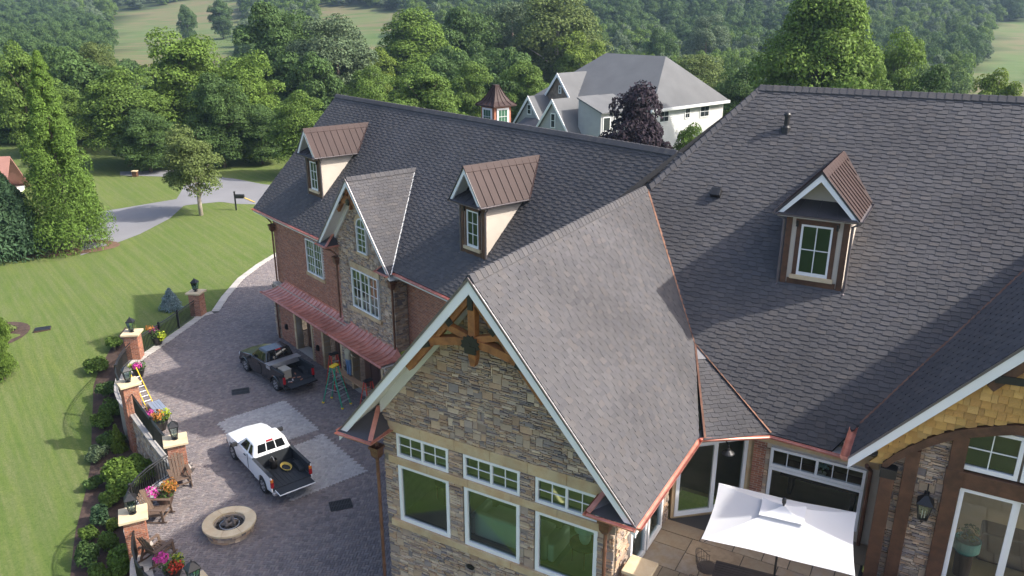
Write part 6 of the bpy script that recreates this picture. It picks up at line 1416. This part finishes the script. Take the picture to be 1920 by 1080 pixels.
T_ = [('maple2', 215, 128, 97, 175, 'broad mid green tree beyond the road behind the tall arborvitae'), ('maple', 335, 58, 108, 200, 'tall bright green maple beyond the small roadside tree'), ('maple', 455, 100, 102, 150, 'bright green maple at the end of the road bend'), ('oak', 505, -5, 138, 170, 'dark green oak below the sloping field'), ('grey', 618, 22, 124, 180, 'grey green tree rising over the far end of the garage roof'), ('maple2', 556, 172, 90, 130, 'small round green tree beside the garage gable end'),
      ('maple2', 28, 82, 88, 120, 'mid green tree at the lawn edge behind the arborvitae'), ('ash', 178, 72, 120, 90, 'slim yellowish tree standing above the broad green tree'), ('maple2', 90, 150, 105, 150, 'lower green tree half hidden behind the arborvitae tip'), ('oak', 400, 130, 96, 130, 'shaded dark tree over the road junction'), ('oak', 480, 190, 98, 120, 'dark shaded tree beside the lower lawn'), ('oak', 265, 200, 93, 120, 'low dark tree by the asphalt bend'),
      ('midoval', 690, 120, 112, 110, 'mid green oval tree behind the left copper dormer'), ('lime', 700, 90, 140, 90, 'yellow green sapling below the pale field'), ('maple2', 792, 122, 96, 170, 'round leafy tree just over the garage ridge'), ('maple2', 690, 150, 92, 120, 'round leafy tree over the garage ridge beside the left dormer'), ('bigmaple', 775, 18, 150, 190, 'big bright green tree rising left of the cupola'), ('oak', 868, 5, 158, 160, 'tall dark oak above the cupola'), ('grey', 960, -8, 165, 170, 'tall grey green tree behind the bare branched tree'),
      ('ash', 1050, -25, 158, 200, 'tall open tree with bare pale branches behind the neighbouring house'), ('midoval', 882, 112, 108, 110, 'round green tree left of the cupola roof'), ('midoval', 985, 110, 110, 115, 'round green tree right of the cupola roof'), ('lime', 1090, 60, 150, 120, 'yellow green tree beside the grey hipped roof'), ('maple2', 740, 190, 88, 120, 'low round tree peeping over the garage ridge'), ('maple2', 850, 205, 86, 110, 'low bushy tree against the garage ridge beside the cupola'), ('oak', 1010, 160, 125, 120, 'dark tree behind the neighbouring stone gable'),
      ('olive' if 'olive' in TP else 'ash', 1315, 96, 128, 150, 'olive tree behind the white house wall'), ('oak', 1400, 112, 105, 120, 'dark tree between the white house and the main roof'), ('bigmaple', 1560, -60, 84, 260, 'large bright maple towering over the main roof ridge'), ('maple', 1690, 58, 96, 130, 'yellowish maple beside the large ridge maple'), ('oak', 1755, 112, 82, 130, 'dark bushy tree over the main ridge'), ('lime', 1880, 130, 88, 110, 'low bright tree over the right end of the main ridge'), ('maple2', 1640, 125, 80, 120, 'green tree tucked against the large ridge maple'), ('oak', 1470, 110, 92, 110, 'dark lower branches tree left of the large ridge maple'),
      ('grey', 1330, 20, 250, 90, 'rounded grey green tree at the foot of the far hill'), ('oak', 1240, 48, 230, 80, 'rounded dark tree below the far wood'), ('oak', 345, 6, 380, 40, 'lone dark tree standing in the sloping field'), ('oak', 410, -4, 400, 50, 'dark tree clump at the field edge')]
for a in T_: tree(*a[:5], a[5], bg)
tree('purple', 1196, 172, 64, 165, 'dark purple leaved tree in front of the neighbouring white house', name='purple_tree'); tree('lime' if False else 'midoval', 1296, 226, 62, 90, 'small green tree beside the white house wall')
tree('young', 356, 244, 72.4, 140, 'small roadside tree with pale trunk on the lawn by the mailbox')
tree('maple', -30, 548, 40, 62, 'bright green branch tips of a tree at the lawn edge', zbase=-2.2)
# conifers
def conifer(name, u, v, vtop, wpx, leaf, label, zb=None, n_=5200, size=.22, droop=.0, col=True, lay=None, y=None):
    z0 = -2.0 if zb is None else zb; base = atz(u, v, z0); x, yy = base[0], base[1]; z0 = zt(x, yy); top = aty(u, vtop, yy); H = top[2] - z0; depth = yy * _cp; R = wpx * depth / FPX / 2
    blobs = []; k = 95
    for i in range(k):
        t = ((i + .5) / k) ** 1.25; a = i * 2.4 + random.random(); rr = R * (1 - t) ** .75 * random.uniform(.5, 1.0); b_ = R * (.34 * (1 - t) + .06) * random.uniform(.8, 1.2)
        blobs.append(((rr * .8 * math.cos(a), rr * .8 * math.sin(a), H * (.03 + .95 * t)), (b_, b_, b_ * 1.5), int(n_ / k)))
    r = empty(name, (x, yy, z0), 0, label=label, cat='tree', group='conifers on the lawn')
    link('crown', cloud_mesh('crown', blobs, size, LM[leaf], .45, .2, .9, 1.6, .6), r); m = MB(); m.tube([(0, 0, -.3), (0, 0, H * .5), (0, 0, H * .97)], [R * .06, R * .03, .01], 8); put('trunk', m, bark, r); return r
conifer('arborvitae', 144, 503, 92, 170, 'conifer', 'tall cone shaped arborvitae on the lawn edge by the road', n_=60000, size=.075)
conifer('spruce_tree', 40, 512, 330, 150, 'spruce', 'low dark spruce spreading beside the tall arborvitae', n_=24000, size=.11); conifer('spruce_tree', 8, 505, 250, 140, 'dark' , 'dark evergreen at the lawn edge left of the arborvitae', n_=20000, size=.12)
conifer('blue_spruce', 323, 590, 541, 46, 'blue', 'small blue spruce behind the straight black railing', zb=-.4, n_=6000, size=.045)
conifer('dwarf_spruce', 224, 846, 796, 34, 'yellow', 'small golden conifer in the mulch bed below the wall', zb=-2.1, n_=4000, size=.04)
# shrubs in the bed
def shrub(u, v, wpx, h, leaf, label, z=-2.1, n_=2600, size=.06, flowers=None):
    p = atz(u, v, z + h * .5); x, y = p[0], p[1]; zb = zt(x, y); R = wpx * y * 1.05 / FPX / 2; blobs = []
    for i in range(16): a = random.random() * 6.28; rr = R * .62 * math.sqrt(random.random()); b_ = R * random.uniform(.3, .48); blobs.append(((rr * math.cos(a), rr * math.sin(a), h * random.uniform(.3, .75)), (b_, b_, h * .28), n_ // 16))
    r = empty('shrub', (x, y, zb), 0, label=label, cat='shrub', group='shrubs in the mulch bed'); link('foliage', cloud_mesh('foliage', blobs, size, LM[leaf]), r)
    m = MB()
    for i in range(7): c = blobs[i][0]; m.tube([(0, 0, -.05), (c[0] * .4, c[1] * .4, c[2] * .6), c], [.03, .02, .008], 5)
    put('stems', m, bark, r)
    if flowers: m = MB(); leaves(m, (0, 0, h * .7), (R * .8, R * .8, h * .35), 60, .04, .8); put('flowers', m, leafm[flowers], r)
for a in [(245, 880, 105, 1.5, 'bright', 'large bright green shrub against the stone retaining wall', 5200, .08), (238, 905, 80, 1.3, 'bright', 'bright green shrub at the foot of the curved railing', 3600, .08), (192, 790, 46, .9, 'mid', 'rounded green shrub at the lawn side of the mulch bed'), (205, 745, 44, .9, 'dark', 'dark green shrub below the corner pillar'), (198, 825, 40, .8, 'dark', 'dark shrub beside the golden conifer'), (222, 690, 38, .8, 'mid', 'small green shrub where the curved railing starts'), (185, 968, 52, .9, 'spruce', 'grey green spreading shrub near the lawn edge'), (212, 982, 34, .5, 'yellow', 'yellow flowering plant in the mulch bed', 1400, .05), (163, 1040, 60, 1.0, 'dark', 'dark green shrub at the near lawn edge'), (225, 1050, 70, 1.5, 'bright', 'tall bright green shrub beside the near pillar', 4200, .08), (165, 1000, 42, .8, 'mid', 'green shrub between two grey green shrubs'), (188, 715, 50, .8, 'mid', 'leafy green shrub at the top end of the mulch bed', 2600), (212, 770, 48, .9, 'mid', 'leafy shrub tight against the corner pillar foot', 2600), (182, 850, 46, .7, 'gray', 'grey leaved shrub at the lawn edge opposite the bright shrub', 2400), (215, 820, 44, .8, 'mid', 'green shrub right behind the golden conifer', 2400), (178, 905, 44, .6, 'dark', 'low dark groundcover shrub along the lawn edge', 2200), (205, 935, 44, .7, 'mid', 'low green shrub under the curved railing', 2200), (200, 1015, 46, .8, 'mid', 'leafy green shrub near the yellow flowers', 2400), (190, 1075, 60, 1.0, 'mid', 'broad green shrub at the near end of the bed', 2600), (12, 668, 60, .5, 'olive', 'low plants in the round mulch bed on the lawn', 1400, .07)]:
    shrub(*a[:6], n_=a[6] if len(a) > 6 else 2200, size=a[7] if len(a) > 7 else .06)
mb = MB(); c = atz(5, 680, -2.2); P = [(c[0] + 1.9 * math.cos(t), c[1] + 1.6 * math.sin(t)) for t in np.linspace(0, 6.28, 22)[:-1]]; mb.add([(x, y, zt(x, y) + .02) for x, y in P], [tuple(range(len(P)))]); put('mulch_bed', mb, M_['mulch'], kind='structure')
c = atz(112, 500, -1.6); mb = MB(); P = [(c[0] + 6.5 * math.cos(t) - 2, c[1] + 2.6 * math.sin(t) + 1.2) for t in np.linspace(0, 6.28, 26)[:-1]]; mb.add([(x, y, zt(x, y) + .02) for x, y in P], [tuple(range(len(P)))]); put('mulch_bed', mb, mat('pine_straw', (.13, .075, .045), .95, noise=.3, nscale=6, bump=.8, bscale=20), kind='structure')
# ================================================================ far woods (uncountable): instanced crowns on the hills
bl_ = decid(21, 11, 4.6, .2, 38, 380, .8); FC = [cloud_mesh('far_crown', bl_, .175, m_) for m_ in (LM['dark'], LM['mid'], LM['gray'])]
pts = [[], [], []]; y = 116.0
while y < 1000:
    st = 6.2 if y < 330 else (8.0 if y < 520 else 13.0); half = y * .70 + 25; x = -half
    while x < half:
        X, Y = x + random.uniform(-.42, .42) * st, y + random.uniform(-.42, .42) * st; Z = zt(X, Y)
        u, v = proj((X, Y, Z + 4))
        if -80 < u < 2000 and v > -90 and not (Y < 190 and X > 2) and not isfield(X, Y, Z) and not isfield(X, Y, Z + 6) and not any(isfield(X, Y, Z + q_) for q_ in (11, 16)):
            k = 0 if math.sin(X * .021 + Y * .017) > .25 else (1 if random.random() < .72 else 2); pts[k].append((X, Y, Z - .8))
        x += st
    y += st
print('far trees', [len(p) for p in pts])
for k in range(3):
    po = bpy.data.objects.new('far_crown', FC[k])
    me = bpy.data.meshes.new('far_wood'); me.from_pydata(pts[k], [], []); o = link('far_wood', me); tag(o, ['dark green wood covering the far hillside', 'mid green wood on the far hillside', 'greyish green trees scattered through the far wood'][k], 'wood', kind='stuff')
    ng = bpy.data.node_groups.new('scatter', 'GeometryNodeTree'); ng.interface.new_socket('Geometry', in_out='INPUT', socket_type='NodeSocketGeometry'); ng.interface.new_socket('Geometry', in_out='OUTPUT', socket_type='NodeSocketGeometry')
    N_ = ng.nodes; gi, go = N_.new('NodeGroupInput'), N_.new('NodeGroupOutput'); ip = N_.new('GeometryNodeInstanceOnPoints'); oi = N_.new('GeometryNodeObjectInfo'); oi.inputs['Object'].default_value = po; oi.inputs['As Instance'].default_value = True
    rv = N_.new('FunctionNodeRandomValue'); rv.data_type = 'FLOAT_VECTOR'; rv.inputs[0].default_value = (.75, .75, .65); rv.inputs[1].default_value = (1.35, 1.35, 1.5)
    rr = N_.new('FunctionNodeRandomValue'); rr.data_type = 'FLOAT_VECTOR'; rr.inputs[0].default_value = (0, 0, 0); rr.inputs[1].default_value = (.1, .1, 6.28); e2r = N_.new('FunctionNodeEulerToRotation'); li = ng.links
    li.new(gi.outputs[0], ip.inputs['Points']); li.new(oi.outputs['Geometry'], ip.inputs['Instance']); li.new(rr.outputs[0], e2r.inputs[0]); li.new(e2r.outputs[0], ip.inputs['Rotation']); li.new(rv.outputs[0], ip.inputs['Scale']); li.new(ip.outputs[0], go.inputs[0])
    md = o.modifiers.new('scatter', 'NODES'); md.node_group = ng
# ================================================================ neighbouring house (about 95 m away)
NY = 95.0
def nb(u, v, y=NY): return aty(u, v, y)
nr = M_['nroof'] = mat('grey_asphalt_roof', (.115, .117, .12), .95, noise=.12, nscale=1.5, bump=.3, bscale=20); nsd = mat('white_siding', (.66, .66, .64), .7, noise=.04); ngs = mat('grey_siding', (.34, .34, .34), .8, noise=.06)
nstone = mat('neighbour_stone', (.20, .15, .11), .95, noise=.5, nscale=6, bump=.5, bscale=10)
Cn = aty(1222, 205, 88.0); Dn = atz(1357, 188, Cn[2]); exn = nrm(Dn - Cn); LNx = float(np.linalg.norm(Dn - Cn)); AN = math.atan2(-exn[0], exn[1])
nh = empty('neighbour_house', (Cn[0], Cn[1], 0), AN, label='white and grey neighbouring house with hipped grey shingle roofs', cat='house'); NM = np.array((Matrix.Translation((Cn[0], Cn[1], 0)) @ Matrix.Rotation(AN, 4, 'Z')).inverted())
def nl(u, v, yl):      # pixel -> point on local plane y = yl
    o = (NM @ np.array([0, 0, CH, 1]))[:3]; d = NM[:3, :3] @ ray(u, v); return o + d * ((yl - o[1]) / d[1])
def nlx(u, v, xl):
    o = (NM @ np.array([0, 0, CH, 1]))[:3]; d = NM[:3, :3] @ ray(u, v); return o + d * ((xl - o[0]) / d[0])
def panel_(name, pts, m, t=(0, 0, -.15)): mb = MB(); mb.prism(pts, t); return put(name, mb, m, nh)
# main hipped block: right wall on local x = 0, front wall on local y = 0
ez_n = float(Cn[2]); rz_n = float(nl(1240, 105, LNx / 2)[2]); R1 = (-LNx / 2 + 3.0, LNx / 2, rz_n); BL = -18.0; R2 = (BL + 5.0, LNx / 2, rz_n); e_ = .5
c1, c2, c3, c4 = (e_, -e_, ez_n), (e_, LNx + e_, ez_n), (BL - e_, LNx + e_, ez_n), (BL - e_, -e_, ez_n)
panel_('roof_slope', [c4, c1, R1, R2], nr); panel_('roof_slope', [c1, c2, R1], nr); panel_('roof_slope', [c2, c3, R2, R1], nr); panel_('roof_slope', [c3, c4, R2], nr)
mb = MB(); mb.box(BL, 0, 0, LNx, -1, ez_n - .16); put('wall', mb, nsd, nh)
mb = MB(); mb.box(e_ - .02, e_ + .08, -e_ - .08, LNx + e_, ez_n - .28, ez_n + .03); mb.box(BL, e_ - .03, -e_ - .08, -e_ + .02, ez_n - .28, ez_n + .03); put('fascia', mb, M_['white'], nh)
xl = 0
for k in range(26):
    mb = MB(); z = ez_n - .5 - k * .22
    if z > 0: mb.prism([(.005, 0, z), (.005, LNx, z), (.03, LNx, z), (.03, 0, z)], (0, 0, .014)); put('siding_board', mb, nsd, nh)
def nwin(x0, x1, z0, z1, y, cols=2, rows=2, par=None):
    mb = MB(); t = .09; mb.box(x0 - t, x1 + t, y - .08, y - .02, z0 - t, z1 + t); w = put('window', mb, M_['white'], par or nh)
    for i in range(cols):
        for j in range(rows):
            a, b_ = x0 + (x1 - x0) * i / cols + .025, x0 + (x1 - x0) * (i + 1) / cols - .025; c, d = z0 + (z1 - z0) * j / rows + .025, z0 + (z1 - z0) * (j + 1) / rows - .025
            p = MB(); p.box(a, b_, y - .095, y - .081, c, d); put('pane', p, M_['ngl'], w)
M_['ngl'] = mat('dark_window_glass', (.03, .035, .04), .08, spec=.8)
for (ua, ub, va, vb) in ((1236, 1253, 208, 229), (1284, 1293, 203, 221), (1312, 1329, 198, 219)):
    p, q = nlx(ua, vb, 0), nlx(ub, va, 0); y0, y1, z0, z1 = float(p[1]), float(q[1]), float(p[2]), float(q[2]); mb = MB(); mb.box(.02, .08, y0 - .1, y1 + .1, z0 - .1, z1 + .1); w_ = put('window', mb, M_['white'], nh)
    for i_ in range(2):
        for j_ in range(2): pm = MB(); a0, a1 = y0 + (y1 - y0) * i_ / 2 + .03, y0 + (y1 - y0) * (i_ + 1) / 2 - .03; b0, b1 = z0 + (z1 - z0) * j_ / 2 + .03, z0 + (z1 - z0) * (j_ + 1) / 2 - .03; pm.box(.081, .095, a0, a1, b0, b1); put('pane', pm, M_['ngl'], w_)
# forward gables: (apex px, foot-left px, foot-right px, local y plane, back px of ridge)
def ngable(apx, fl, fr_, yl, depth, wallm, win=None, trim=True):
    ap, L, R = nl(*apx, yl), nl(*fl, yl), nl(*fr_, yl); w = max(ap[0] - L[0], R[0] - ap[0]); k = (ap[2] - (L[2] + R[2]) / 2) / w; cx, az = float(ap[0]), float(ap[2]); zf = az - k * w
    for sg in (-1, 1):
        panel_('roof_slope', [(cx, yl, az), (cx + sg * w, yl, zf), (cx + sg * w, yl + depth, zf), (cx, yl + depth, az)], nr, (0, 0, -.18))
        mb = MB(); mb.prism([(cx, yl, az + .03), (cx + sg * (w + .02), yl, zf), (cx + sg * (w + .02), yl, zf - .34), (cx, yl, az - .42)], (0, -.07, 0)); put('rake_board', mb, M_['white'], nh)
    mb = MB(); mb.prism([(cx - w * .9, yl + .3, -1), (cx + w * .9, yl + .3, -1), (cx + w * .9, yl + .3, zf + k * w * .1 - .3), (cx, yl + .3, az - .3), (cx - w * .9, yl + .3, zf + k * w * .1 - .3)], (0, depth - .3, 0)); put('wall', mb, wallm, nh)
    if win: a, b_ = nl(win[0], win[3], yl + .3), nl(win[1], win[2], yl + .3); nwin(float(a[0]), float(b_[0]), float(a[2]), float(b_[2]), yl + .3, 1 if win[1] - win[0] < 9 else 2, 2)
    return cx, az, w, zf
g1 = ngable((1035, 186), (1000, 245), (1070, 262), -7.0, 7.6, ngs, (1034, 1041, 214, 238)); ngable((1045, 137), (1015, 190), (1075, 196), -1.2, 5, nstone, (1049, 1052, 162, 174)); ngable((990, 180), (962, 232), (1016, 238), -4.0, 5, ngs, (990, 996, 197, 213))
# shed dormer wing on the right slope of the front gable
D = nl(1126, 211, -5.2); zc = float(D[2]); xD = float(D[0]); A = nl(1084, 182, -5.2); zA, xA = float(A[2]), float(A[0])
panel_('roof_slope', [(xA, -5.4, zA), (xD + .4, -5.4, zc), (xD + .4, .5, zc), (xA, .5, zA)], nr); mb = MB(); mb.prism([(xA, -5.1, -1), (xD, -5.1, -1), (xD, -5.1, zc - .2), (xA, -5.1, zA - .2)], (0, 5.5, 0)); put('wall', mb, ngs, nh)
for yw in (-4.2,): mb = MB(); mb.box(xD + .01, xD + .07, yw - .6, yw + .6, zc - 2.1, zc - .55); w_ = put('window', mb, M_['white'], nh); pm = MB(); pm.box(xD + .071, xD + .08, yw - .5, yw + .5, zc - 2.0, zc - .65); put('pane', pm, M_['ngl'], w_)
P0, P1 = nl(965, 236, -5.5), nl(1010, 240, -5.5); q0, q1 = nl(985, 220, -4.2), nl(1008, 222, -4.2); mb = MB(); mb.prism([P0, P1, q1, q0], (0, 0, -.1)); put('porch_roof', mb, M_['darkmetal'], nh)
# red roofed house at the left edge
c = aty(-20, 340, 78); rh = empty('brick_red_roof_house', (c[0] - 6, 78, 0), .3, label='house with reddish shingle roof half hidden by trees at the lawn edge', cat='house'); rm = mat('red_shingle_roof', (.25, .125, .10), .95, noise=.15, nscale=2)
zr = float(aty(20, 300, 78)[2]); mb = MB(); mb.prism([(-8, -5, zr - 4), (7.5, -5, zr - 4), (7.5, 0, zr), (-8, 0, zr)], (0, 0, -.2)); put('roof', mb, rm, rh); mb = MB(); mb.prism([(-8, 5, zr - 4), (7.5, 5, zr - 4), (7.5, 0, zr), (-8, 0, zr)], (0, 0, -.2)); put('roof', mb, rm, rh); mb = MB(); mb.prism([(-7.6, -4.6, -2), (7.1, -4.6, -2), (7.1, -4.6, zr - 3.9), (-7.6, -4.6, zr - 3.9)], (0, 9.2, 0)); put('wall', mb, nsd, rh)
mb = MB(); mb.box(5.0, 6.2, -4.68, -4.6, zr - 6.5, zr - 5); put('window', mb, M_['ngl'], rh)
p = atz(254, 331, -.05); mb = MB(); mb.box(-.25, .25, -.25, .25, 0, .6); bp_ = put('entrance_post', mb, M_['timber_dk'], None, Matrix.Translation((p[0], p[1], -.05)), label='low brown post beside the far road', cat='post'); mb = MB(); mb.box(-.3, .3, -.3, .3, .6, .68); put('cap_stone', mb, M_['capstone'], bp_)
# ================================================================ air
hz_m = bpy.data.materials.new('haze'); hz_m.use_nodes = True; n = hz_m.node_tree.nodes; n.remove(n['Principled BSDF']); vp = n.new('ShaderNodeVolumePrincipled'); vp.inputs['Color'].default_value = (.55, .76, 1.0, 1); vp.inputs['Density'].default_value = .00019; vp.inputs['Anisotropy'].default_value = .25
hz_m.node_tree.links.new(vp.outputs[0], n['Material Output'].inputs['Volume'])
mb = MB(); mb.box(-1600, 1600, -100, 1600, -30, 210); put('haze', mb, hz_m, label='thin bluish summer haze filling the valley air', cat='haze', kind='stuff')
